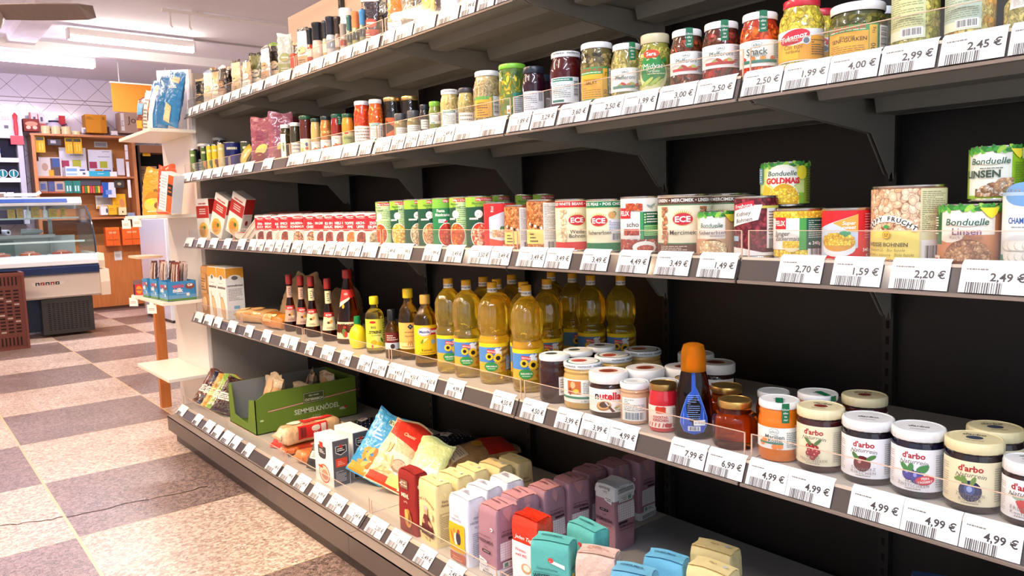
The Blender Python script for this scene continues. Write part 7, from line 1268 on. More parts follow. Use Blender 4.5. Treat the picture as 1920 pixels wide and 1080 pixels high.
put('toast', log(.30, .050, .040, '#e2b887', a_toast, 3, endc='#e8c9a0'), 'dumpling_bread_pack', 1.345, 3.035, .238, math.radians(3), 'tan and red bread pack lying on top of the orange one, beside the green carton', 'bread pack')
put('toast2', log(.26, .050, .018, '#c8672e', lambda a, L, r: a.rect(-L*.3, r*.3, L*.2, r*1.2, '#b83c22').ell(0, r*.8, .02, .014, '#e8b090'), 5), 'dumpling_bread_pack', 1.345, 3.035, ZF+.004, math.radians(3), 'flat orange bread pack under the tan and red one', 'bread pack')
put('toast3', log(.17, .046, .026, '#d07a44', lambda a, L, r: a.rect(-L*.2, r*.2, L*.2, r*1.1, '#c65a30').lines(-L*.15, r*.3, L*.3, r*.6, 4, '#f0c0a0'), 8), 'dumpling_bread_pack', 1.300, 2.880, ZF, math.radians(6), 'small orange pack lying left of the white and grey boxes', 'bread pack')
put('redstub', pouch(.10, .13, .05, '#d2382a', seed=9, back='#d2382a'), 'pasta_bag', 1.238, 3.14, ZF, 0, 'little red bag end sticking out beside the green carton', 'food bag', rot=(math.radians(-60), 0, math.radians(-70)))
put('blackbag', pouch(.09, .10, .06, '#2b2b30', lambda a, w_, h: a.rect(-w_*.3, h*.4, w_*.3, h*.7, '#d9d4c8').lines(-w_*.2, h*.45, w_*.4, h*.2, 3), seed=10), 'cellophane_bag', 1.232, 2.745, ZF, 0, 'small shiny black bag in front of the white and grey boxes', 'food bag', rot=(math.radians(-25), math.radians(8), math.radians(-60)))
# leaning film bags
def a_crisp(a, W, h):
    a.rect(-W*.47, h*.02, W*.2, h*.15, '#e2a23a').poly([(-W*.05, h*.04), (W*.47, h*.10), (W*.47, h*.96), (W*.12, h*.9)], '#ece2c8').text('Bio', W*.02, h*.86, .02, '#2c3a2a', bold=.03).ell(W*.02, h*.86, .016, .012, '#cfe0c0', 14).lines(-W*.3, h*.55, W*.3, h*.16, 3, '#cfe6f2')
    for i in range(9): a.ell(-W*.22+(i % 3)*W*.12, h*(.18+.10*(i//3)), .018, .009, ('#e0963a', '#eeb45a', '#c9782a')[i % 3], 10, rot=.6*i)
    a.lines(W*.1, h*.3, W*.28, h*.35, 5, '#a8925a')
def a_pasta(a, W, h):
    a.rect(-W*.47, h*.02, W*.47, h*.14, '#d2401f').poly([(-W*.47, h*.72), (W*.47, h*.60), (W*.47, h*.97), (-W*.47, h*.97)], '#d8321e').rect(-W*.2, h*.30, W*.42, h*.5, '#efe0c0').ell(W*.15, h*.33, .030, .024, '#9a7a5a', 16).ell(W*.15, h*.34, .024, .018, '#c9a888', 14).text('Classic', W*.05, h*.78, .018, '#f2dcb0', shear=.2, bold=.02)
    for i in range(10): a.ell(-W*.35+(i % 4)*W*.1, h*(.2+.16*(i//4)), .022, .005, ('#efc98a', '#e0a860')[i % 2], 10, rot=.9-.3*i)
    a.rect(W*.05, h*.05, W*.46, h*.2, '#cfdc7a')
put('crisp', pouch(.15, .26, .045, '#3f9ccc', a_crisp, seed=12, bands=((0, .08, '#3f9ccc'),)), 'cheese_snack_bag', 1.292, 2.470, ZF, 0, 'blue and cream bag leaning back to the right of the mix boxes', 'food bag', rot=(math.radians(-30), math.radians(26), math.radians(-52)))
put('pasta', pouch(.15, .26, .045, '#e8c694', a_pasta, seed=13), 'pasta_bag', 1.300, 2.345, ZF, 0, 'tan and red film bag leaning beside the dark red flour', 'food bag', rot=(math.radians(-38), math.radians(24), math.radians(-52)))
put('pasta2', pouch(.14, .22, .038, '#cfe0a0', lambda a, w_, h: a.rect(-w_*.3, h*.1, w_*.2, h*.35, '#9ec85a').rect(w_*.05, h*.1, w_*.4, h*.5, '#ece8da'), seed=14), 'pasta_bag', 1.350, 2.210, ZF, 0, 'pale green film bag tucked between the red-and-tan bag and the dark red flour', 'food bag', rot=(math.radians(-40), math.radians(12), math.radians(-62)))
put('greenw', pouch(.14, .20, .05, '#c3cfa8', lambda a, w_, h: a.ell(0, h*.2, .012, .012, '#2a2622').rect(-w_*.3, h*.4, w_*.3, h*.6, '#dfe6d0'), seed=15), 'pasta_bag', 1.500, 2.130, ZF, 0, 'pale green-white bag lying behind the leaning film bags', 'food bag', rot=(math.radians(-76), 0, math.radians(-60)))
put('redp', pouch(.21, .30, .085, '#d8b07a', lambda a, w_, h: a.rect(-w_*.47, h*.55, w_*.47, h*.95, '#cc3226').rect(-w_*.3, h*.08, w_*.36, h*.30, '#e6d8bc').lines(-w_*.26, h*.1, w_*.56, h*.17, 6, '#8a8278').ell(0, h*.5, .04, .02, '#e8b040'), seed=16), 'pasta_bag', 1.600, 2.400, ZF, 0, 'red and golden pillow bag lying flat in the middle of the shelf', 'food bag', rot=(math.radians(-84), 0, math.radians(-108)))
def dots(a, W, h):
    for i in range(11):
        for j in range(11): a.ell(-W*.42+W*.084*i+(j % 2)*W*.04, h*(.06+.085*j), .0022, .0022, '#c9cbd6', 6)
    a.poly([(-W*.1, h*.4), (W*.1, h*.32), (W*.3, h*.4), (W*.2, h*.55), (W*.02, h*.5)], '#e9e6e2').ell(W*.08, h*.42, .01, .012, '#b23a3a')
for i, (x, y, rz, l) in enumerate(((1.545, 3.120, -120, 'dark blue polka-dot bag lying beside the green carton'), (1.470, 2.800, -100, 'dark polka-dot bag lying in front of the other polka-dot bags'), (1.665, 2.625, -95, 'dark polka-dot bag lying closest to the back panel'))):
    put('dots_a' if i else 'dots_b', pouch(.17, .22, .06, '#1f2336', dots, seed=17+i), 'rice_bag', x, y, ZF, 0, l, 'food bag', 'polka-dot bags', rot=(math.radians(-86), 0, math.radians(rz)))
# green display carton of dumpling bags
cg = MB(); W_, D_, H_ = .52, .345, .195; t_ = .004; g = '#6a8628'; gi = '#8d8a86'
cg.box(0, 0, 0, W_, D_, t_, g, 'card')
cg.prism([(0, 0), (W_, 0), (W_, H_), (.055, H_-.004), (.012, H_-.03), (0, H_-.03)], 1, 0, t_, g, 'card'); cg.box(.002, t_, t_, W_, t_+.0008, H_-.034, gi, 'card')
cg.box(0, D_-t_, 0, W_, D_, H_, g, 'card'); cg.box(.002, D_-t_-.0008, t_, W_, D_-t_, H_, gi, 'card'); cg.box(W_-t_, 0, 0, W_, D_, H_, g, 'card')
cg.prism([(0, 0), (D_, 0), (D_, H_), (D_-.045, H_), (D_-.07, .05), (.10, .035), (.075, H_-.04), (0, H_-.03)], 0, 0, t_, g, 'card')
ct = link('display_carton', cg.mesh('display_carton'), None, (1.252, 3.405, ZF)); tag(ct, 'green open display carton with SEMMELKNÖDEL lettering on the lowest shelf', 'carton')
a = Art(lambda u, v, o: (u, -o, v), o0=.0006, step=9); sl = (.055)
a.poly([(.06, .098), (W_, .125), (W_, .131), (.06, .104)], '#c9283a').poly([(.06, .100), (W_, .127), (W_, .129), (.06, .102)], WH)
a.rect(.235, .105, .345, .158, '#3d4f1c').rect(.238, .108, .342, .155, '#cfd0b8').rect(.240, .110, .340, .153, '#4a5a26').text('das mein', .29, .143, .015, '#e6e4cc', shear=.2, bold=.01).text('ÖSTERREICH', .29, .122, .0165, '#e6e4cc', bold=.03, maxw=.092)
a.text('SEMMELKNÖDEL', .305, .072, .034, '#dfe6c8', bold=.02, maxw=.235).text('8 Stück', .30, .040, .014, '#b8c89a', shear=.2).ell(.44, .048, .020, .007, '#cfd6b8').ell(.455, .052, .008, .006, '#c9283a').rect(.02, .06, .036, .068, '#cfe0a0')
link('label', a.mb.mesh('label'), ct)
def a_kn(a, W, h): a.rect(-W*.48, h*.02, W*.48, h*.42, '#6a9a2e').rect(-W*.48, h*.42, W*.48, h*.44, '#c9283a').ell(0, h*.68, .030, .045, '#e0a878', 16).text('KNÖDEL', -W*.05, h*.34, .016, '#dfe6c8', bold=.02, maxw=W*.8).lines(-W*.3, h*.26, W*.5, h*.05, 1, '#cfe0a0').ell(W*.05, h*.14, .010, .008, '#e9e6e2').ell(W*.05, h*.14, .005, .004, '#c9283a')
for i, (x, y, z, rx, ry, rz, s, l) in enumerate(((1.345, 3.510, .006, -14, 4, -88, 1.25, 'orange-topped dumpling bag standing at the front of the green carton'), (1.435, 3.640, .006, -8, -6, -70, 1.02, 'dumpling bag with crumpled top, second in the green carton'), (1.530, 3.500, .006, 6, 4, -60, .94, 'dumpling bag in the middle of the green carton'), (1.620, 3.650, .006, -10, 4, -110, 1.05, 'crumpled silvery dumpling bag toward the rear of the green carton'), (1.690, 3.510, .006, 5, -4, -80, 1.06, 'rearmost dumpling bag of the green carton'))):
    put('knoedel' if i % 2 == 0 else 'knoedel_b', pouch(.12, .20, .06, '#c99a68' if i % 2 == 0 else '#8f8a7e', a_kn, amp=.006, seed=20+i, bands=((.8, 1.1, '#c9b08a'),)), 'dumpling_bag', x, y, ZF+z, 0, l, 'food bag', 'dumpling bags in the green carton', rot=(math.radians(rx), math.radians(ry), math.radians(rz)), sc=s*.98)
# pulses in film bags leaning in a row
for i, (x, y, c, k, l) in enumerate(((1.240, 4.120, '#5a2a1a', ['#3a1712', '#7a3a24'], 'film bag of dark beans with an orange edge, leftmost of the leaning bags'), (1.242, 4.054, '#1c2540', ['#8a5a3a', '#c9a07a', '#5a3424'], 'film bag of mottled beans with a navy top'), (1.244, 3.988, '#d69a3c', ['#e0a84a', '#c98a30'], 'orange-yellow film bag in the middle of the leaning bags'), (1.246, 3.922, '#8fae4a', ['#d8cfa0', '#e6ddb8'], 'film bag of pale beans with a light green top'), (1.248, 3.856, '#3a1a18', ['#2c1412', '#4f221c'], 'film bag of dark red beans nearest the green carton'))):
    put(('pulse_a', 'pulse_b', 'pulse_c', 'pulse_d', 'pulse_e')[i], pouch(.135, .21, .029, c, (lambda kk, cc: lambda a, W, h: a.beans(-W*.42, h*.08, W*.42, h*.66, .0075, .0055, kk, 60, 3).rect(-W*.45, h*.30, W*.1, h*.50, '#e9e2d2' if cc != '#d69a3c' else '#f0d9a0').lines(-W*.4, h*.33, W*.4, h*.13, 3, cc).text('BOHNEN', -W*.15, h*.45, .010, '#222', bold=.02, maxw=W*.45))(k, c), seed=30+i), 'pulse_bag', x, y, ZF+.002, 0, l, 'food bag', 'film bags of pulses', rot=(math.radians(-44), math.radians(16), math.radians(-46)))
# ================================================================== fourth shelf, far end
Z4 = .6883
def a_bro(a, W, h): a.rect(-W*.49, h*.80, W*.49, h*.99, '#e09a2c').ell(0, h*.79, W*.26, h*.06, '#efeae2').ell(0, h*.80, W*.13, h*.04, '#6a6a64').text('semmelbrösel', 0, h*.615, .020, '#5a4632', bold=.02, maxw=W*.88).lines(-W*.3, h*.68, W*.5, h*.02, 1, '#a89a8a').ell(W*.05, h*.20, W*.22, h*.24, '#b9824a', 18, rot=.25).ell(W*.05, h*.20, W*.19, h*.215, '#e2c08e', 18, rot=.25).ell(-W*.2, h*.45, .004, .02, '#c9a06a', rot=.2)
def a_bro_s(a, W, h): a.rect(-W*.49, h*.80, W*.49, h*.99, '#e09a2c').ell(0, h*.80, W*.36, h*.06, '#efeae2').ell(0, h*.80, W*.18, h*.04, '#6a6a64').text('semmelbrösel', 0, h*.655, .014, '#4a3a2c', bold=.02, maxw=W*.86).lines(-W*.38, h*.36, W*.76, h*.24, 8, '#a8a098').rect(-W*.12, h*.20, W*.2, h*.26, '#8ab4cc').text('1 kg e', 0, h*.13, .011, '#555', bold=.02).rect(-W*.4, h*.16, W*.4, h*.163, '#999')
for i, (x, y, l) in enumerate(((1.350, 4.035, 'white and yellow breadcrumb carton, the farther of the two'), (1.350, 3.900, 'white and yellow breadcrumb carton nearer the camera, its printed side showing'))):
    put('brosel', box(.130, .092, .262, '#ece8e2', a_bro, a_bro_s), 'breadcrumb_box', x, y, Z4, D90, l, 'box', 'white and yellow breadcrumb cartons')
put('brosel2', bag(.125, .075, .255, '#b98752', art=lambda a, W, h: a.rect(-W*.4, h*.45, W*.35, h*.85, '#c99a5e').lines(-W*.3, h*.5, W*.55, h*.28, 5, '#7a4f2a').ell(0, h*.22, W*.3, h*.16, '#d8b080', 16), seed=80, amp=.004), 'breadcrumb_bag', 1.348, 4.185, Z4, 0, 'brown breadcrumb bag left of the white and yellow cartons', 'food bag', rot=(0, 0, D90))
put('paperbag', pouch(.24, .215, .12, '#b08f68', lambda a, w_, h: a.lines(w_*.05, h*.66, w_*.22, h*.05, 1, '#6a5a44'), amp=.008, seed=81, mat='paper', stand=True, tp=.6), 'paper_bread_bag', 1.560, 3.530, Z4, 0, 'crumpled tan paper bag behind the small red-capped bottles', 'paper bag', rot=(math.radians(-18), math.radians(4), math.radians(-48)))
put('paperbag2', pouch(.20, .16, .12, '#7d6244', amp=.008, seed=82, mat='paper', stand=True, tp=.5), 'paper_bread_bag', 1.640, 3.250, Z4, 0, 'darker tan paper bag behind the tall cone bottle', 'paper bag', rot=(math.radians(-10), math.radians(6), math.radians(-50)))
put('buns', log(.24, .060, .032, '#dba868', lambda a, L, r: a.ell(-L*.2, r*1.3, .03, .02, '#e8c28a').ell(L*.1, r*1.5, .03, .02, '#e0b070').ell(L*.02, r*.6, .028, .012, '#c98a48'), 83), 'bread_roll_pack', 1.380, 3.640, Z4, math.radians(-75), 'see-through pack of yellow rolls beside the breadcrumb cartons', 'bread pack')
put('buns2', log(.18, .050, .034, '#d8862e', lambda a, L, r: a.rect(-L*.3, r*.3, L*.1, r*1.1, '#e6b070').lines(-L*.2, r*.4, L*.25, r*.5, 4, '#a8552a').ell(L*.2, r*1.0, .02, .014, '#efd0a0'), 84), 'bread_roll_pack', 1.372, 3.355, Z4, math.radians(-84), 'orange bread pack lying left of the small red-capped bottles', 'bread pack')
# ================================================================== middle shelf, far end
Z3 = 1.0913
def a_las(a, W, h): a.rect(-W*.49, h*.52, W*.49, h*.82, '#b4281f').rect(-W*.49, h*.82, W*.49, h*.99, '#ece9e2').lines(-W*.3, h*.84, W*.6, h*.05, 1, '#b4281f', 3, .7).lines(-W*.25, h*.60, W*.5, h*.16, 3, '#f0d9d0', 5, .5).ell(0, h*.22, W*.36, h*.2, '#e0b04a', 18).ell(-W*.05, h*.2, W*.24, h*.14, '#c98a34', 14).ell(W*.1, h*.28, W*.1, h*.05, '#4f6a2a')
def a_las_s(a, W, h): a.rect(-W*.49, h*.62, W*.49, h*.99, '#a8241c').rect(-W*.3, h*.3, W*.4, h*.6, '#d9d2c6').ell(0, h*.4, .008, .014, '#8a2a20')
for i, (x, y, rx, ry, l) in enumerate(((1.350, 4.180, 0, 0, 'upright red and white ready-meal box at the end panel'), (1.350, 4.010, 0, 24, 'red and white ready-meal box leaning far over'), (1.385, 3.862, 0, 24, 'red and white ready-meal box leaning on its neighbour, white end up'))):
    put('lasagne', box(.115, .055, .215, '#e6e2da', a_las, a_las_s), 'ready_meal_box', x, y, Z3, 0, l, 'box', 'ready-meal boxes on the middle shelf', rot=(0, math.radians(ry), D90+.25))
tr = lambda c: (lambda: [(None, MB().prism([(-.07, 0), (.07, 0), (.085, .035), (-.085, .035)], 1, -.05, .05, c, 'plastic').box(-.09, -.055, .035, .09, .055, .038, '#e9e2d4', 'plastic'), None), ('sleeve', MB().box(-.06, -.052, .0385, .06, .052, .040, '#b8402a', 'card'), None)])
put('tray', tr('#e6dccb'), 'ready_meal_tray', 1.385, 3.685, Z3, 0, 'cream plastic ready-meal tray beside the leaning boxes', 'tray', rot=(0, math.radians(4), math.radians(-75)), sc=.78)
for i, (y, ry, l) in enumerate(((3.535, -38, 'orange-topped ready-meal tray leaning left of the red cans'), (3.47, -38, 'second orange-topped tray leaning left of the red cans'))):
    put('tray_b', lambda: [(None, MB().prism([(-.07, 0), (.07, 0), (.085, .022), (-.085, .022)], 1, -.05, .05, '#e4d6c4', 'plastic').box(-.09, -.055, .022, .09, .055, .025, '#e9dfcf', 'plastic'), None), ('film', MB().lathe([(.06, .0252, '#d8702e'), (.05, .027)], 20, 'gloss', sy=.7), None)], 'ready_meal_tray', 1.385, y, Z3, 0, l, 'tray', 'leaning trays', rot=(0, math.radians(ry), math.radians(-75)))
put('bigbox', box(.30, .20, .13, '#6a2420', lambda a, W, h: a.rect(-W*.3, h*.2, W*.3, h*.8, '#8a3a30')), 'ready_meal_box', 1.640, 3.600, Z3, 0, 'large dark red box lying behind the trays', 'box', rot=(0, 0, math.radians(-70)))
# ================================================================== second shelf snacks
for i, (x, y, off, l) in enumerate(((1.360, 3.400, -35, 'farther of two pink snack bags among the tins'), (1.372, 3.205, 0, 'nearer of two pink snack bags, its front turned to the aisle'), (1.450, 3.310, 20, 'dark pink snack bag between the two front ones'))):
    put('pinksnack' if i < 2 else 'pinksnack_b', pouch(.115, .215, .05, '#9a5060' if i < 2 else '#5f2238', lambda a, w_, h: a.lines(-w_*.2, h*.5, w_*.4, h*.22, 3, '#8a3a58', 6, .5).ell(w_*.1, h*.32, .035, .022, '#e0c86a', 12, rot=.5).ell(0, h*.16, .04, .024, '#7a2a2a', 14), seed=90+i, stand=True), 'snack_bag', x, y, 1.4323, facing(x, y, off), l, 'food bag', 'pink snack bags')
put('yellowbag', pouch(.10, .13, .04, '#e0c04a', seed=93, back='#cfae3a'), 'snack_bag', 1.340, 3.520, 1.4323, 0, 'yellow and green bag lying flat left of the pink snack bags', 'food bag', rot=(math.radians(-62), math.radians(-60), math.radians(-40)))

# ================================================================== end rack goods
def T(rx, ry, rz): return (math.radians(rx), math.radians(ry), math.radians(rz))
def a_noodle(a, W, h): a.poly([(-W*.40, h*.08), (W*.05, h*.05), (W*.18, h*.36), (-W*.16, h*.42)], '#b9b48a').lines(-W*.25, h*.12, W*.34, h*.2, 8, '#e2dcb8', 3, .5).rect(-W*.1, h*.80, W*.36, h*.90, '#e6b48e').text('ÖSTERREICH', W*.12, h*.85, .011, '#a84a3a', maxw=W*.42).text('NUDEL', W*.06, h*.72, .020, WH, bold=.02, rot=.2, maxw=W*.5)
GA = 'packs on the top shelf of the end rack'
put('rk_blue', pouch(.13, .285, .055, '#1272ae', a_noodle, seed=201), 'noodle_pack', 1.230, 4.300, 1.677, 0, 'bright blue noodle pack leaning right, nearest on the top rack shelf', 'food bag', GA, rot=T(-4, 15, -72))
put('rk_blue2', pouch(.11, .285, .06, '#0f69a4', seed=202), 'noodle_pack', 1.220, 4.430, 1.677, 0, 'plain blue noodle pack between the two printed ones', 'food bag', GA, rot=T(-4, 12, -74))
put('rk_blue3', pouch(.12, .270, .055, '#1a76b2', lambda a, w_, h: a.poly([(-w_*.46, .01), (0, .01), (w_*.3, h*.9), (-w_*.1, h*.9)], '#d9dfe8').rect(w_*.02, h*.80, w_*.3, h*.90, '#e6a88a'), seed=203), 'noodle_pack', 1.215, 4.540, 1.677, 0, 'blue and white noodle pack beside the brown and white one', 'food bag', GA, rot=T(-4, 10, -72))
put('rk_brown', pouch(.11, .245, .05, '#e9e4dc', lambda a, w_, h: a.rect(w_*.15, h*.3, w_*.46, h*.96, '#4a1820').rect(w_*.18, h*.5, w_*.44, h*.68, '#d9622a').lines(-w_*.4, h*.1, w_*.5, h*.7, 9, '#8a8078', 3, .5), seed=204), 'noodle_pack', 1.215, 4.665, 1.677, 0, 'white and dark red pack, farthest but one on the top rack shelf', 'food bag', GA, rot=T(-4, 8, -72))
put('rk_mix', pouch(.09, .215, .045, '#7a3a2a', lambda a, w_, h: a.rect(-w_*.4, h*.55, w_*.3, h*.85, '#5aa0cc').rect(-w_*.4, h*.2, w_*.3, h*.4, '#e0a02a'), seed=205), 'noodle_pack', 1.205, 4.760, 1.677, 0, 'small pack with a light blue patch at the far end of the top rack shelf', 'food bag', GA, rot=T(-3, 6, -72))
GB = 'bags on the second rack shelf'
put('rk_yel', pouch(.165, .265, .09, '#dc9a1a', lambda a, w_, h: a.ell(0, h*.22, w_*.34, h*.14, '#e8c060', 18).ell(-w_*.1, h*.28, w_*.14, h*.07, '#f0d02a').ell(w_*.15, h*.2, w_*.12, h*.07, '#7a4a20').lines(-w_*.2, h*.05, w_*.5, h*.05, 1, '#f0e8d0').ell(w_*.1, h*.48, .015, .02, '#7a5a1a').poly([(-w_*.4, h*.35), (w_*.4, h*.38), (w_*.1, h*.5), (-w_*.2, h*.46)], '#c8841a'), stand=True, seed=206, tp=.55), 'pasta_bag', 1.215, 4.625, 1.229, 0, 'orange-yellow pasta bag on the second rack shelf', 'food bag', GB, rot=T(0, 0, -38))
put('rk_red', pouch(.155, .262, .08, '#cc4a26', lambda a, w_, h: a.ell(0, h*.30, w_*.34, h*.12, '#b83018', 16).ell(0, h*.38, w_*.2, h*.06, '#e8b078').rect(-w_*.3, h*.04, w_*.3, h*.16, '#c9a48a').lines(-w_*.3, h*.5, w_*.2, h*.3, 4, '#e8e0da', 3, .5), stand=True, seed=207, tp=.3), 'pasta_bag', 1.215, 4.385, 1.229, 0, 'red-orange film bag between the yellow bag and the orange box', 'food bag', GB, rot=T(0, 2, -60))
put('rk_box', box(.115, .06, .200, '#dfe4ea', lambda a, w_, h: a.rect(w_*.08, 0.002, w_*.49, h*.98, '#dd5a1e').rect(w_*.08, h*.45, w_*.49, h*.75, '#221a1a').lines(-w_*.42, h*.05, w_*.42, h*.9, 12, '#aeb8c4', 3, .5).lines(w_*.14, h*.5, w_*.28, h*.2, 2, '#b8622a')), 'pasta_box', 1.175, 4.225, 1.229, 0, 'orange and white box leaning to the right on the second rack shelf', 'box', GB, rot=T(0, 15, -74))
# milk straw displays
def a_milk(a, W, h): a.rect(-W*.49, .002, W*.49, h*.22, '#5f8a3a').rect(-W*.49, h*.12, W*.49, h*.30, '#6aa0c8').text('quick', -W*.12, h*.78, h*.26, '#d8506a', bold=.04, shear=.1, maxw=W*.5).text('milk', -W*.14, h*.55, h*.28, WH, bold=.05, maxw=W*.45).ell(W*.28, h*.72, W*.17, h*.15, '#8a4a3a', 14).ell(W*.25, h*.78, W*.06, h*.07, WH).ell(W*.33, h*.78, W*.05, h*.06, WH).ell(W*.26, h*.78, W*.02, h*.03, '#111').lines(-W*.2, h*.34, W*.45, h*.06, 1, '#d8e8f4').ell(W*.2, h*.3, W*.06, h*.08, WH)
def tray_box(w_, d, h, c):
    def b():
        m = MB(); t = .003
        m.box(-w_/2, -d/2, 0, w_/2, d/2, t, c, 'card').box(-w_/2, -d/2, 0, w_/2, -d/2+t, h, c, 'card').box(-w_/2, d/2-t, 0, w_/2, d/2, h, c, 'card').box(-w_/2, -d/2, 0, -w_/2+t, d/2, h, c, 'card').box(w_/2-t, -d/2, 0, w_/2, d/2, h, c, 'card')
        out = [(None, m, None)]
        for nm, S, wd in (('front_label', flat_front(d), w_), ('side_label', flat_right(w_), d)): a = Art(S, step=9, o0=.0004); a_milk(a, wd, h); out.append((nm, a.mb, None))
        return out
    return b
Zr = .7645; spots = []
for i, (x, y, w_, d, l) in enumerate(((1.215, 4.335, .13, .15, 'blue milk-straw display box nearest the gondola'), (1.200, 4.500, .12, .13, 'blue milk-straw display box in the middle'), (1.185, 4.640, .10, .12, 'blue milk-straw display box farthest from the gondola'))):
    put('milk_%s' % 'abc'[i], tray_box(w_, d, .105, '#3a8cc4'), 'straw_display_box', x, y, Zr, D90+.05, l, 'box', 'blue milk-straw display boxes'); spots.append((x, y, w_))
stp = lambda c: pouch(.045, .20, .012, c, lambda a, w_, h: a.rect(-w_*.3, h*.06, -w_*.14, h*.94, '#c9b3a4').rect(-w_*.06, h*.06, w_*.1, h*.94, '#8a5a48').rect(w_*.18, h*.06, w_*.34, h*.94, '#d8c8bc'), seed=210, back=c)
WHAT = ('first', 'second', 'third', 'fourth', 'fifth')
for i, (bx, by, bw) in enumerate(spots):
    for k in range(4 if i == 0 else 3):
        c = ('#7a3026', '#b8a49c', '#4a2320')[(i+k) % 3]
        put('straw_%s' % 'abc'[(i+k) % 3], stp(c), 'straw_packet', bx+(.022 if k % 2 else -.022), by-bw*.25+bw*.175*k, Zr+.005, 0, '%s packet of drinking straws from the near end in the %s blue display box' % (WHAT[k], ('nearest', 'middle', 'farthest')[i]), 'straw packet', 'straw packets in the display boxes', rot=T(-3, 3+k, -60))
for i, (x, y, l) in enumerate(((1.160, 4.845, 'red and dark blue wafer box with a clear top at the rack edge'), (1.195, 4.760, 'second red wafer box with a clear top beside the blue display boxes'))):
    put('wafer', lambda: [(None, MB().box(-.038, -.03, 0, .038, .03, .062, '#c8282a', 'card'), None), ('cover', MB().box(-.038, -.03, .062, .038, .03, .085, '#a8868a', 'clearfilm'), None), ('label', (lambda a: a.ell(0, .03, .02, .024, '#e08a2a').text('MANNER', 0, .03, .012, '#24366a', bold=.03, maxw=.036).rect(-.037, .0, -.026, .062, '#33274a').mb)(Art(flat_front(.06), step=9, o0=.0006)), None)], 'wafer_box', x, y+.0*i, Zr, math.radians(-50), l, 'box', 'red wafer boxes')
for x, y, z, l in ((1.105, 4.84, .70, 'small white price tag hanging at the far corner of the third rack shelf'), (1.105, 4.45, .69, 'small white price tag hanging under the third rack shelf'), (1.105, 4.86, 1.155, 'small white price tag hanging at the far corner of the second rack shelf'), (1.105, 4.62, 1.165, 'slanting white price tag on the edge of the second rack shelf')):
    put('hangtag', lambda: [(None, MB().box(-.028, -.001, 0, .028, .001, .05, '#f2eee6', 'card').box(-.012, -.001, .05, .012, .001, .062, '#f2eee6', 'card'), None), ('print', Art(flat_front(.002), step=9, o0=.0004).lines(-.018, .015, .034, .016, 2, '#b09a88', 3, .5).mb, None)], 'price_tag', x, y, z, math.radians(-50), l, 'price tag', 'hanging tags on the end rack')

# ================================================================== deli counter
DY = 9.2
dc = bpy.data.objects.new('deli_counter', None); dc.location = (.6, 9.7, 0); COL.objects.link(dc); tag(dc, 'refrigerated glass deli counter with a dark blue bumper standing before the back shelves', 'counter')
def dpart(n, mb, parent=None):
    o = link(n, mb.mesh(n), parent or dc)
    if parent is None: o.location = (-.6, -9.7, 0)
    return o
X0, X1 = -1.5, 1.78
dpart('body', MB().prism([(DY, .43), (DY+.03, .41), (DY+1.05, .41), (DY+1.05, .80), (DY+.02, .80), (DY, .66)], 0, X0, X1, '#efe3d8', 'gloss'))
dpart('bumper', MB().prism([(DY-.02, .655), (DY-.045, .67), (DY-.045, .735), (DY-.01, .75), (DY, .75), (DY, .655)], 0, X0, X1, '#26355c', 'gloss'))
dpart('front_ledge', MB().prism([(DY-.01, .75), (DY-.03, .76), (DY-.02, .80), (DY+.02, .86), (DY+.10, .87), (DY+.10, .75)], 0, X0, X1, '#d9dadf', 'gloss'))
dpart('deck', MB().box(X0, DY+.10, .80, X1-.04, DY+.95, .83, '#e8e6e6', 'gloss').prism([(DY+.95, .83), (DY+.98, .83), (DY+.98, 1.06), (DY+.95, 1.06)], 0, X0, X1-.04, '#b9bcc0', 'metalpaint'))
for z0, z1, c, cc in ((.41, .70, '#f0ddc8', 0), (.70, .87, '#f4e2cc', 1)):
    dpart('end_cap', MB().prism([(DY-.05+.03*cc, z0), (DY-.06+.03*cc, (z0+z1)/2), (DY-.04+.03*cc, z1-.01), (DY+.9, z1), (DY+.9, z0)], 0, X1, X1+.09-.03*cc, c, 'plastic'))
arc = [(DY+.06+.52*(1-math.cos(t)), .87+.54*math.sin(t)) for t in [i*PI/2/10 for i in range(9)]]
dpart('curved_glass', MB().prism([(y, z) for y, z in arc]+[(y+.008, z-.004) for y, z in arc[::-1]], 0, X0, X1, '#ffffff', 'pane'))
dpart('side_glass', MB().prism([(y, z) for y, z in arc]+[(DY+.92, 1.40), (DY+.92, .87)], 0, X1-.012, X1-.004, '#ffffff', 'pane'))
dpart('glass_edge', MB().tube([(X1, y, z) for y, z in arc], .009, '#2c3a4a', 'gloss', 6))
dpart('canopy', MB().prism([(DY+.50, 1.395), (DY+.48, 1.42), (DY+.52, 1.485), (DY+.92, 1.50), (DY+.92, 1.395)], 0, X0, X1-.02, '#eef0f2', 'gloss').prism([(DY+.477, 1.428), (DY+.505, 1.470), (DY+.510, 1.470), (DY+.482, 1.428)], 0, X0, X1-.16, '#2c4a8a', 'gloss'))
dpart('glass_shelf', MB().box(X0, DY+.55, 1.25, X1-.05, DY+.90, 1.262, '#ffffff', 'pane').box(X0, DY+.54, 1.247, X1-.05, DY+.55, 1.266, '#9aa6a8', 'gloss'))
dpart('work_ledge', MB().box(.2, DY+.85, 1.04, X1-.25, DY+1.05, 1.075, '#c3c8cc', 'metalpaint').box(.55, DY+.50, .985, X1-.02, DY+.52, 1.005, '#eef2f4', 'gloss'))
dpart('rear_post', MB().box(X1-.30, DY+.92, .83, X1-.26, DY+.95, 1.40, '#aab0b2', 'metalpaint').box(X0, DY+.92, 1.36, X1, DY+.95, 1.395, '#aab0b2', 'metalpaint'))
mc_ = MB().box(1.22, DY+.02, .03, 1.70, DY+.75, .405, '#3a3836', 'plastic').box(.98, DY+.2, .05, 1.22, DY+.8, .40, '#2a3c5a', 'plastic')
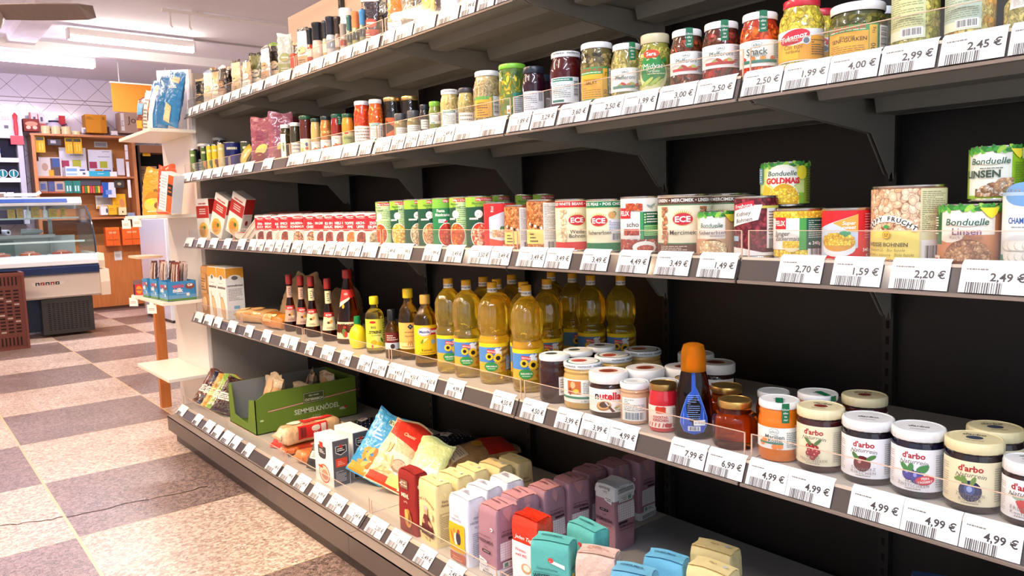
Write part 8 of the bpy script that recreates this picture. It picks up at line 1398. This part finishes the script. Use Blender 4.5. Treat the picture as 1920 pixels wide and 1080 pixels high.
for i in range(10):
    for j in range(14): mc_.box(1.275+i*.04, DY+.0185, .075+j*.021, 1.298+i*.04, DY+.0205, .083+j*.021, '#141312', 'matte')
dpart('machine_box', mc_)
a = Art(lambda u, v, o: (u, DY-.001-o, v), step=9, o0=.001); a.rect(1.15, .555, 1.44, .590, '#f0ece6')
for i, ch in enumerate('arneg'): a.rect(1.20+i*.045-.019, .557, 1.20+i*.045+.019, .588, ('#3a2a2a', '#a8342a', '#3a2a2a', '#a8342a', '#3a2a2a')[i]).text(ch, 1.20+i*.045, .572, .034, WH, bold=.04)
dpart('maker_plate', a.mb)
gm = 'meat trays in the deli counter'
for i, (x, c, l) in enumerate(((1.50, '#a85040', 'meat tray at the right end of the deli counter'), (1.20, '#b8604a', 'meat tray second from the right end of the deli counter'), (.93, '#a8584a', 'sliced meat tray left of the middle of the deli counter'))):
    put('meat_%s' % 'abc'[i], (lambda c: lambda: [(None, MB().bbox(-.12, -.14, 0, .12, .14, .035, '#f0ece8', 'gloss', .006), None), ('meat', MB().lathe([(.10, .034, c), (.095, .055), (.06, .065), (.0005, .066)], 18, 'gloss', cap=False, sy=1.2).lathe([(.05, .06, '#c98a78'), (.045, .075), (.0005, .077)], 12, 'gloss', cap=False), None)])(c), 'meat_tray', x, DY+.32, .832, 0, l, 'tray', gm)
put('dome', lambda: [(None, MB().prism([(-.02, 0), (-.02, .12), (.02, .17), (.10, .19), (.22, .19), (.26, 0)], 0, -.45, .35, '#ffffff', 'pane'), None), ('handle', MB().box(-.25, .08, .19, -.10, .12, .21, '#2a2a2e', 'plastic'), None)], 'food_cover', .75, DY+.62, .832, 0, 'clear arched plastic cover lying in the deli counter', 'food cover')
for x, y, z, l in ((1.10, DY+1.02, 1.077, 'white roll lying on the ledge, left of the grey scanner'),): put('roll', lambda: [(None, MB().lathe([(.03, 0, '#e8eaec'), (.032, .003), (.032, .13)], 20, 'paper'), None), ('core', MB().lathe([(.014, -.001, '#2a2420'), (.014, .0)], 12, 'matte'), None)], 'paper_roll', x, y, z, 0, l, 'roll', rot=T(90, 0, 205))
put('bottle_gray', lambda: [(None, MB().lathe([(.030, 0, '#c9d2da'), (.033, .004), (.033, .14), (.022, .19), (.012, .21)], 20, 'plastic'), None)], 'scanner', 1.22, DY+.995, 1.077, 0, 'grey-white hand scanner lying on the counter ledge', 'scanner', rot=T(0, 90, 0))
put('slicer', lambda: [(None, MB().box(-.30, -.03, 0, .24, .12, .27, '#2c2a2a', 'gloss').box(-.28, -.031, .02, .28, -.03, .1, '#1b1a1a', 'gloss'), None)], 'weighing_machine', .75, DY+.99, 1.077, 0, 'dark machine with a black housing behind the counter glass', 'machine')
for i, x in enumerate((1.27, 1.43)): put('vodka', lambda: [(None, MB().lathe([(.026, 0, '#e9eef0'), (.028, .004), (.028, .12), (.010, .15), (.010, .19)], 18, 'gloss'), None), ('cap', MB().lathe([(.012, .185, '#e6e6e8'), (.012, .205)], 12, 'plastic'), None)], 'clear_bottle', x, DY+.72, 1.263, 0, ('clear bottle on the glass shelf of the counter, left one', 'clear bottle on the glass shelf of the counter, right one')[i], 'bottle', 'clear bottles on the counter shelf', scz=.62, sc=.9)
for i, (x, w_) in enumerate(((1.12, .07), (1.20, .06), (1.35, .08), (1.52, .09), (1.62, .05))): put('ypack_%s' % 'abcde'[i], box(w_, .03, .10+.012*(i % 3), '#e6c04a', lambda a, w__, h: a.lines(-w__*.3, h*.2, w__*.6, h*.6, 4, '#a8762a')), 'yellow_pack', x, DY+.80, 1.263, 0, '%s yellow pack from the left on the glass shelf of the counter' % ORD[i], 'box', 'yellow packs on the counter shelf')
put('toproll', lambda: [(None, MB().tube([(-.16, 0, .02), (.14, 0, .02), (.18, 0, .05)], .018, '#eeeef0', 'paper'), None)], 'paper_bundle', 1.22, DY+.70, 1.50, 0, 'white paper bundle lying on top of the counter canopy', 'paper')
# brown crate standing on end in front of the counter
cb = MB(); cw, ch_, cd = .58, .74, .28; c = '#6b372d'
cb.bbox(0, .004, 0, cw, cd, ch_, c, 'plastic', .012)
for z0, z1, n in ((.04, .12, 16), (.62, .70, 16)):
    for i in range(n): cb.box(.05+i*.031, .0025, z0, .062+i*.031, .0045, z1, '#24100d', 'matte')
for g_ in range(8):
    for r_ in range(13): cb.box(.055+g_*.062, .0025, .165+r_*.033, .097+g_*.062, .0045, .180+r_*.033, '#24100d' if (r_+g_) % 5 else '#b9a7a0', 'matte')
cb.box(-.008, -.008, ch_-.03, cw+.01, cd, ch_, '#7a4238', 'plastic').box(-.008, -.004, .0, cw+.008, .004, .022, '#7a4238', 'plastic').box(cw-.012, -.006, 0, cw+.008, .02, ch_, '#7a4238', 'plastic')
ck = link('plastic_crate', cb.mesh('plastic_crate'), None, (.43, 8.62, 0)); tag(ck, 'reddish brown slotted plastic crate standing on the floor at the left edge', 'crate')
# ================================================================== wooden shelf unit on the back wall
BX0, BX1, BY = 1.60, 2.78, 11.5
bu = bpy.data.objects.new('back_shelf_unit', None); bu.location = (2.2, 11.7, 0); COL.objects.link(bu); tag(bu, 'orange-brown wooden shelf unit against the diagonal-tiled back wall', 'shelf unit')
def bpart(n, mb):
    o = link(n, mb.mesh(n), bu); o.location = (-2.2, -11.7, 0); return o
bpart('side_panel', MB().box(BX0-.02, BY, 0, BX0+.02, BY+.36, 2.33, '#ffffff', 'shelfwood')); bpart('side_panel', MB().box(BX1-.02, BY-.02, 0, BX1+.02, BY+.36, 2.33, '#ffffff', 'shelfwood'))
bpart('back_board', MB().box(BX0, BY+.34, 0, BX1, BY+.36, 2.33, '#b5793f', 'wood'))
for z in (2.33, 1.785, 1.235): bpart('shelf_board', MB().box(BX0+.02, BY+.01, z, BX1-.02, BY+.34, z+.025, '#ffffff', 'shelfwood') if z < 2.3 else MB().box(BX0-.03, BY-.01, z, BX1+.05, BY+.37, z+.025, '#ffffff', 'shelfwood'))
bpart('cupboard_front', MB().box(BX0, BY, .04, BX1-.02, BY+.02, .88, '#ffffff', 'orangewood').box(BX0, BY+.01, 0, BX1, BY+.05, .04, '#5a3a2a', 'wood'))
def BXp(x): return 1.604+(x-69)*.00635
def BZp(y): return 1.797-(y-333)*.00712
def flat(name, x0, y0, x1, y1, col, label, cat, art=None, dy=.015, Y=BY+.30, group=None, rz=0, d=.004):
    w_ = BXp(x1)-BXp(x0); h = BZp(y0)-BZp(y1)
    def b():
        m = MB().box(-w_/2, -d/2, 0, w_/2, d/2, h, col, 'card'); out = [(None, m, None)]
        if art: a = Art(flat_front(d), step=9, o0=.0015, dl=.0004); art(a, w_, h); out.append(('print', a.mb, None))
        return out
    return put('flat_%s_%s' % (name, label), b, name, (BXp(x0)+BXp(x1))/2, Y, BZp(y1), rz, label, cat, group)
# on top of the unit
flat('parcel_box', 168, 215, 208, 249, '#cf8a0c', 'yellow cardboard parcel box on top of the wooden unit', 'box', lambda a, w_, h: a.lines(-w_*.45, h*.72, w_*.35, h*.16, 3, '#7a5a14').rect(w_*.22, 0, w_*.5, h, '#c07c06').rect(w_*.3, h*.72, w_*.42, h*.88, '#8a5a10'), Y=BY+.18, d=.22)
for i, (x, l) in enumerate(((94, 'leftmost roll of pale tape on top of the wooden unit'), (112.5, 'second roll of pale tape on top of the wooden unit'), (131, 'third roll of pale tape on top of the wooden unit'), (149.5, 'rightmost roll of pale tape on top of the wooden unit'))):
    put('tape', lambda: [(None, MB().lathe([(.055, 0, '#ead9a4'), (.055, .052), (.025, .052, '#c9b88a'), (.025, 0)], 22, 'gloss', cap=False), None)], 'tape_roll', BXp(x), BY+.10, 2.356, 0, l, 'tape', 'tape rolls on the wooden unit')
    if i < 3: put('tape', None, 'tape_roll', BXp(x), BY+.10, 2.409, 0, l.replace('roll of pale tape on', 'pale tape roll stacked in the upper layer on'), 'tape', 'tape rolls on the wooden unit')
flat('bread_display', 56, 228, 84, 250, '#8a2a24', 'dark red cardboard display at the left end on top of the wooden unit', 'display', lambda a, w_, h: a.ell(0, h*.6, w_*.4, h*.2, '#c98a6a').ell(-w_*.2, h*.3, w_*.15, h*.15, '#e6c0a8').ell(w_*.2, h*.3, w_*.15, h*.15, '#e6c0a8'), Y=BY+.14, d=.12)
flat('cardboard_display', 70, 214, 98, 240, '#f0e8e8', 'white and red cardboard display behind the tape rolls', 'display', lambda a, w_, h: a.rect(-w_*.5, 0, w_*.5, h*.25, '#d8505a').rect(-w_*.48, 0, -w_*.40, h, '#c8303c').rect(w_*.02, 0, w_*.08, h*.9, '#c8303c').rect(-w_*.25, h*.4, -w_*.1, h*.7, '#4a4a6a').rect(w_*.2, h*.4, w_*.35, h*.7, '#4a4a6a'), Y=BY+.24, d=.05)
put('teapot', lambda: [(None, MB().lathe([(.06, 0, '#dcd9ea'), (.085, .03), (.085, .10), (.06, .14), (.05, .15, '#3a3a5a'), (.055, .17), (.0005, .18)], 22, 'gloss', cap=False), None), ('handle', MB().tube([(.08, 0, .12), (.13, 0, .14), (.14, 0, .09), (.09, 0, .05)], .008, '#34345a'), None), ('band', MB().lathe([(.087, .05, '#34345a'), (.087, .075)], 22, 'gloss', cap=False), None)], 'pitcher', BXp(114), BY+.26, 2.356, 0, 'white and dark blue pitcher behind the tape rolls', 'pitcher', sc=1.15)
flat('warning_triangle', 125, 216, 137, 236, '#c8323a', 'red cardboard piece right of the blue and white pitcher', 'cardboard', Y=BY+.30)
flat('small_box', 159, 240, 167, 250, '#e6e2de', 'small white and grey box left of the yellow parcel box', 'box', lambda a, w_, h: a.rect(0, 0, w_*.5, h*.7, '#8a8a92'), Y=BY+.1, d=.06)
flat('small_box', 208, 236, 214, 250, '#4a3a34', 'small dark brown box right of the yellow parcel box', 'box', Y=BY+.15, d=.06)
flat('small_box', 216, 244, 228, 252, '#f0ede8', 'small white box between the yellow parcel box and the carton', 'box', Y=BY+.1, d=.06)
def a_joh(a, w_, h): a.text('Joh', -w_*.02, h*.65, .13, '#4a3a30').rect(-w_*.47, h*.1, -w_*.36, h*.95, '#e6e0dc').lines(-w_*.46, h*.3, w_*.08, h*.3, 4, '#6a6a7a')
flat('cardboard_box', 232, 209, 290, 248, '#b89a84', 'brown cardboard box with handwriting on top at the right of the wooden unit', 'box', a_joh, Y=BY+.12, d=.25)
# hanging from / standing on the unit's shelves
def a_blis(a, w_, h): a.rect(-w_*.4, h*.75, w_*.4, h*.95, '#3a3424').rect(-w_*.15, h*.15, 0, h*.6, '#f0c84a').rect(w_*.15, h*.15, w_*.3, h*.6, '#f0c84a')
for x0, y0, x1, y1, l in ((73, 259, 90, 288, 'yellow blister card at the left of the wooden unit'), (126, 260, 141, 289, 'yellow blister card in the middle of the wooden unit, left of its pair'), (140, 260, 157, 289, 'yellow blister card in the middle of the wooden unit, right of its pair')): flat('blister_card', x0, y0, x1, y1, '#d8a81c', l, 'blister card', a_blis, Y=BY+.06, group='yellow blister cards')
flat('sunglasses_pack', 96, 263, 120, 274, '#4a464c', 'dark pack hanging between the yellow blister cards', 'pack', lambda a, w_, h: a.rect(-w_*.3, h*.3, w_*.1, h*.8, '#b8b8c4'), Y=BY+.10, d=.03)
flat('notice', 189, 262, 215, 273, '#d8dce0', 'small grey printed notice on the back board of the wooden unit', 'notice', lambda a, w_, h: a.lines(-w_*.4, h*.2, w_*.8, h*.6, 3, '#5a6a9a', 3, .5), Y=BY+.335)
flat('notice', 201, 277, 224, 312, '#efe6cc', 'cream notice with a yellow top edge behind the right folder', 'notice', lambda a, w_, h: a.rect(-w_*.5, h*.88, w_*.5, h, '#e0a83a'), Y=BY+.335)
def a_fold(a, w_, h):
    for dx, dy, c in ((-.32, .30, '#a83a5a'), (.12, .32, '#b4b83a'), (-.1, .02, '#e0762a'), (.25, .0, '#3a4f9a')): a.rect(w_*(dx-.16), h*(dy+.02), w_*(dx+.16), h*(dy+.26), c)
    a.lines(-w_*.1, h*.72, w_*.5, h*.05, 1, '#8a9098').lines(w_*.1, h*.92, w_*.3, h*.03, 1, '#444')
for x0, y0, x1, y1, l in ((118, 276, 168, 331, 'left of two large white folders with coloured squares'), (172, 279, 218, 331, 'right of two large white folders with coloured squares')): flat('folder', x0, y0, x1, y1, '#dfe2ea', l, 'folder', a_fold, Y=BY+.24, group='white folders with coloured squares', d=.03)
flat('magazine', 79, 295, 120, 331, '#d9d3d0', 'magazines with a blue and brown cover at the left of the middle board', 'magazine', lambda a, w_, h: a.rect(0, h*.05, w_*.42, h*.95, '#5a4a4a').rect(w_*.1, h*.5, w_*.4, h*.95, '#3a5a9a').rect(-w_*.1, 0, w_*.12, h*.35, '#e0a82a').ell(-w_*.25, h*.5, w_*.14, h*.2, '#b89a8a'), Y=BY+.2, d=.03)
flat('booklet', 73, 303, 80, 331, '#d6d0d0', 'pale booklet leaning at the left side panel', 'booklet', Y=BY+.15, d=.02)
flat('carton', 122, 313, 148, 331, '#dfe8f4', 'white and light blue carton in front of the left folder', 'box', lambda a, w_, h: a.rect(-w_*.45, h*.5, w_*.3, h*.8, '#7aa8dc').rect(-w_*.45, h*.1, w_*.3, h*.3, '#9ac0e6'), Y=BY+.08, d=.1)
flat('carton', 148, 321, 165, 331, '#e6e6ea', 'small white carton between the blue cartons', 'box', lambda a, w_, h: a.rect(-w_*.2, h*.3, w_*.1, h*.7, '#55556a'), Y=BY+.08, d=.1)
flat('carton', 165, 321, 205, 331, '#2aa8c8', 'long turquoise carton on the middle board', 'box', lambda a, w_, h: a.lines(-w_*.1, h*.4, w_*.3, h*.2, 1, '#d8f0f6'), Y=BY+.07, d=.08)
flat('carton', 205, 322, 219, 331, '#eceae8', 'small white carton right of the turquoise one', 'box', Y=BY+.08, d=.08)
flat('booklet', 224, 296, 238, 328, '#e0e2e8', 'white booklets leaning at the right side panel', 'booklet', Y=BY+.14, d=.03)
for k, (x, c) in enumerate(((181, '#d8582a'), (186, '#4a7a3a'), (191, '#d8b83a'), (196, '#c83a5a'), (151, '#d8582a'), (157, '#4a8a3a'), (163, '#e0b83a'), (169, '#c8325a'))):
    xx = (150, 155, 160, 165, 170, 175, 180, 185)[k]; flat('highlighter', xx, 349, xx+4, 362, c, '%s coloured marker from the left, hanging below the middle board' % ORD[k], 'marker', Y=BY+.06, group='coloured markers', d=.02)
flat('marker_card', 148, 336, 187, 348, '#4a4a56', 'dark film strip above the coloured markers', 'pack', Y=BY+.08, d=.02)
for x0, x1, c, l in ((73, 88, '#8a8280', 'grey pack below the middle board, leftmost'), (89, 101, '#4a5078', 'dark blue pack below the middle board'), (101, 119, '#b8a08a', 'pale brown pack with a blue picture below the middle board')): flat('hanging_pack', x0, 340, x1, 362, c, l, 'pack', lambda a, w_, h: a.rect(-w_*.3, h*.3, w_*.3, h*.8, '#4a5a8a').rect(-w_*.5, 0, w_*.5, h*.15, '#a85a3a'), Y=BY+.08, group='packs under the middle board', d=.02)
for x0, l in ((119, 'left teal blister card with two pale glue sticks'), (134, 'right teal blister card with two pale glue sticks')): flat('glue_card', x0, 339, x0+14, 362, '#1f7a70', l, 'blister card', lambda a, w_, h: a.rect(-w_*.3, h*.15, -w_*.08, h*.6, '#b8dcd4').rect(w_*.08, h*.15, w_*.3, h*.6, '#b8dcd4'), Y=BY+.06, group='teal glue cards')
flat('envelope_pack', 189, 342, 215, 371, '#d8dce4', 'blue and white envelope pack below the middle board', 'pack', lambda a, w_, h: a.poly([(-w_*.5, 0), (-w_*.1, 0), (0, h), (-w_*.5, h)], '#1f5ab0').rect(-w_*.25, h*.2, w_*.2, h*.5, '#6a8ad0'), Y=BY+.08)
flat('small_pack', 213, 338, 233, 352, '#3c3836', 'black and silver pack hanging at the upper right below the middle board', 'pack', lambda a, w_, h: a.ell(0, h*.5, w_*.2, h*.2, '#b8a88a'), Y=BY+.08, d=.02)
flat('label_sheet', 180, 366, 212, 392, '#e9e6e6', 'white and yellow sheet standing on the lower board', 'sheet', lambda a, w_, h: a.lines(-w_*.4, h*.35, w_*.8, h*.5, 6, '#9aa6c0', 3, .4).rect(-w_*.45, 0, w_*.5, h*.2, '#e6b02a'), Y=BY+.26)
flat('yellow_display', 210, 364, 236, 404, '#efb61a', 'tall yellow display card at the right of the lower board', 'display', lambda a, w_, h: a.ell(w_*.2, h*.55, w_*.2, h*.22, '#d8905a').lines(-w_*.4, h*.45, w_*.4, h*.15, 3, '#b8861a'), Y=BY+.18, d=.06)
flat('yellow_carton', 196, 386, 213, 404, '#efb41a', 'small yellow carton on the lower board beside a white box', 'box', lambda a, w_, h: a.lines(-w_*.3, h*.4, w_*.6, h*.3, 2, '#a8761a'), Y=BY+.1, d=.08)
flat('toner_box', 182, 388, 197, 404, '#eeeae6', 'small white box with an oval mark on the lower board', 'box', lambda a, w_, h: a.ell(w_*.3, h*.5, w_*.12, h*.3, '#3a4a6a'), Y=BY+.1, d=.08)
flat('cream_carton', 217, 390, 232, 405, '#f2e2a8', 'cream carton in front of the tall yellow display', 'box', lambda a, w_, h: a.ell(0, h*.4, w_*.1, h*.12, '#5a4a2a'), Y=BY+.08, d=.08)
flat('desk_tray', 233, 401, 248, 407.8, '#8a9ab4', 'grey-blue dish at the right end of the lower board', 'dish', Y=BY+.08, d=.1)
for x0, x1, l in ((182, 209, 'left orange plastic bin below the lower board'), (214, 252, 'right orange plastic bin below the lower board')):
    flat('storage_bin', x0, 428, x1, 463, '#e8641a', l, 'bin', lambda a, w_, h: a.rect(-w_*.4, h*.30, w_*.4, h*.34, '#b84a10').rect(-w_*.25, h*.66, w_*.25, h*.76, '#e8a878').rect(-w_*.5, h*.86, w_*.5, h, '#f0782a').rect(-w_*.02, 0, w_*.02, h*.8, '#c8520f'), Y=BY-.07, d=.10, group='orange bins')
flat('notice', 199, 474, 214, 492, '#e8e2dc', 'white paper notice on the orange cupboard front', 'notice', lambda a, w_, h: a.lines(-w_*.35, h*.3, w_*.6, h*.4, 4, '#b8a89a', 3, .4), Y=BY-.004)
for i, (y0, y1, l) in enumerate(((271, 282, 'upper white slip on the right side panel'), (283, 299, 'middle white slip on the right side panel'), (303, 332, 'white slip low on the right side panel'), (338, 372, 'long pale slip on the right side panel beside the lower board'))): flat('paper_slip', 236, y0, 242, y1, '#e6e2e0', l, 'paper slip', Y=BY-.0220, group='slips on the side panel')
# cigarette cabinet on the left
kc = link('cigarette_cabinet', MB().box(.3, BY+.05, 1.2, 1.50, BY+.38, 2.64, '#1a1c30', 'gloss').box(.3, BY-.02, 2.33, 1.49, BY+.05, 2.60, '#e8dfe6', 'gloss').box(.3, BY-.03, 2.28, 1.49, BY+.05, 2.33, '#eceaf0', 'gloss').mesh('cigarette_cabinet'))
tag(kc, 'dark cigarette cabinet with white shelves and a pale header at the left edge', 'cabinet')
link('side_frame', MB().box(1.42, BY-.04, 1.2, 1.48, BY+.05, 2.28, '#b8bac8', 'metalpaint').mesh('side_frame'), kc)
for z in (1.98, 1.73, 1.43): link('shelf_strip', MB().box(.3, BY-.03, z, 1.42, BY+.04, z+.055, '#eceaee', 'gloss').mesh('shelf_strip'), kc)
a = Art(lambda u, v, o: (u, BY-.021-o, v), step=9, o0=.002, dl=.001); a.text('TRADE', 1.12, 2.43, .075, '#a8a0b0').rect(1.30, 2.40, 1.345, 2.44, '#5a5a6a').ell(1.43, 2.47, .02, .025, '#d87a8a').ell(1.43, 2.53, .02, .02, '#b8c4dc')
for i in range(6): a.rect(1.28+.03*(i % 3), 2.50+.03*(i//3), 1.30+.03*(i % 3), 2.52+.03*(i//3), '#f0c8b8')
link('header_print', a.mb.mesh('header_print'), kc)
n_ = 0
for z, rowc, hh in ((2.036, ['#e6e6ee', '#3a5a9a'], .12), (1.486, ['#e8e4e0', '#8a7a6a'], .12)):
    for i in range(5):
        x = 1.30-i*.085-(0 if z < 2 else .10)
        put('cig_%s' % ('a' if z > 2 else 'b'), (lambda rc, h_: lambda: [(None, MB().box(-.036, -.02, 0, .036, .02, h_, rc[0], 'card').box(-.0365, -.0205, h_*.45, .0365, .02, h_*.85, rc[1], 'card'), None)])(rowc, hh), 'cigarette_pack', x, BY+.012, z, 0, '%s pack from the right on the %s shelf of the dark cabinet' % (ORD[i], 'upper' if z > 2 else 'lower'), 'cigarette pack', 'packs in the dark cabinet'); n_ += 1
for i in range(4):
    put('tin_disc', lambda: [(None, MB().lathe([(.052, 0, '#e9eaee'), (.052, .02), (.045, .021, '#1f7a84'), (.0005, .021)], 22, 'gloss', cap=False), None), ('bar', MB().box(-.006, -.038, .0215, .006, .038, .023, '#e9eaee', 'gloss'), None)], 'tobacco_tin', 1.355-i*.115, BY+.012, 1.786, 0, '%s round teal and white tin from the right in the dark cabinet' % ORD[i], 'tin', 'round tins in the dark cabinet', rot=T(90, 0, 0))
put('redsign', lambda: [(None, MB().box(-.07, -.002, 0, .07, .002, .11, '#e0505a', 'card').lathe([(.02, .12, '#d8404a'), (.025, .2), (.02, .3), (.03, .36), (.0005, .4)], 12, 'plastic', cap=False), None)], 'red_figure', 1.42, BY-.06, 2.20, 0, 'small red card and figure hanging at the cabinet corner', 'sign')
# dark niche, cartons, fridge and hanging sign
nk = MB().box(2.835, BY, 0, 2.86, BY+.38, 2.24, '#3a2a22', 'wood').box(2.86, BY+.34, 0, 3.7, BY+.37, 2.14, '#17151a', 'matte').box(2.86, BY, 2.14, 3.7, BY+.34, 2.24, '#9a6a4a', 'wood')
tag(link('dark_niche', nk.mesh('dark_niche')), 'dark open niche with a brown top board right of the wooden unit', 'cabinet')
flat('cardboard_box', 269, 310, 286, 340, '#a8805a', 'small brown carton inside the dark niche', 'box', lambda a, w_, h: a.lines(-w_*.4, h*.3, w_*.8, h*.5, 3, '#6a4a2a'), Y=BY+.2, d=.15)
flat('cardboard_box', 287, 310, 304, 338, '#b89070', 'paler carton deeper inside the dark niche', 'box', Y=BY+.2, d=.15)
flat('notice', 274, 277, 290, 291, '#e0a41c', 'small yellow note hanging in the dark niche', 'notice', Y=BY+.05)
fr = MB().bbox(2.50, 9.25, .03, 3.10, 10.38, 1.22, '#e6ecf6', 'gloss', .01).box(2.52, 9.27, 0, 3.08, 10.36, .03, '#3a302c', 'plastic')
tag(link('chest_freezer', fr.mesh('chest_freezer')), 'white freezer standing behind the end rack', 'freezer')
hs = link('hanging_sign', MB().box(-.34, -.01, 0, .34, .01, .33, '#cc7400', 'card').box(-.35, -.018, .33, .35, .018, .345, '#f0e6d0', 'plastic').mesh('hanging_sign'), None, (2.57, 10, 2.49)); tag(hs, 'plain yellow-orange sign board hanging from the ceiling', 'sign')
for x in (-.25, .28): link('hanger', MB().tube([(x, 0, .345), (x, 0, .65)], .005, '#dddddd').mesh('hanger'), hs)
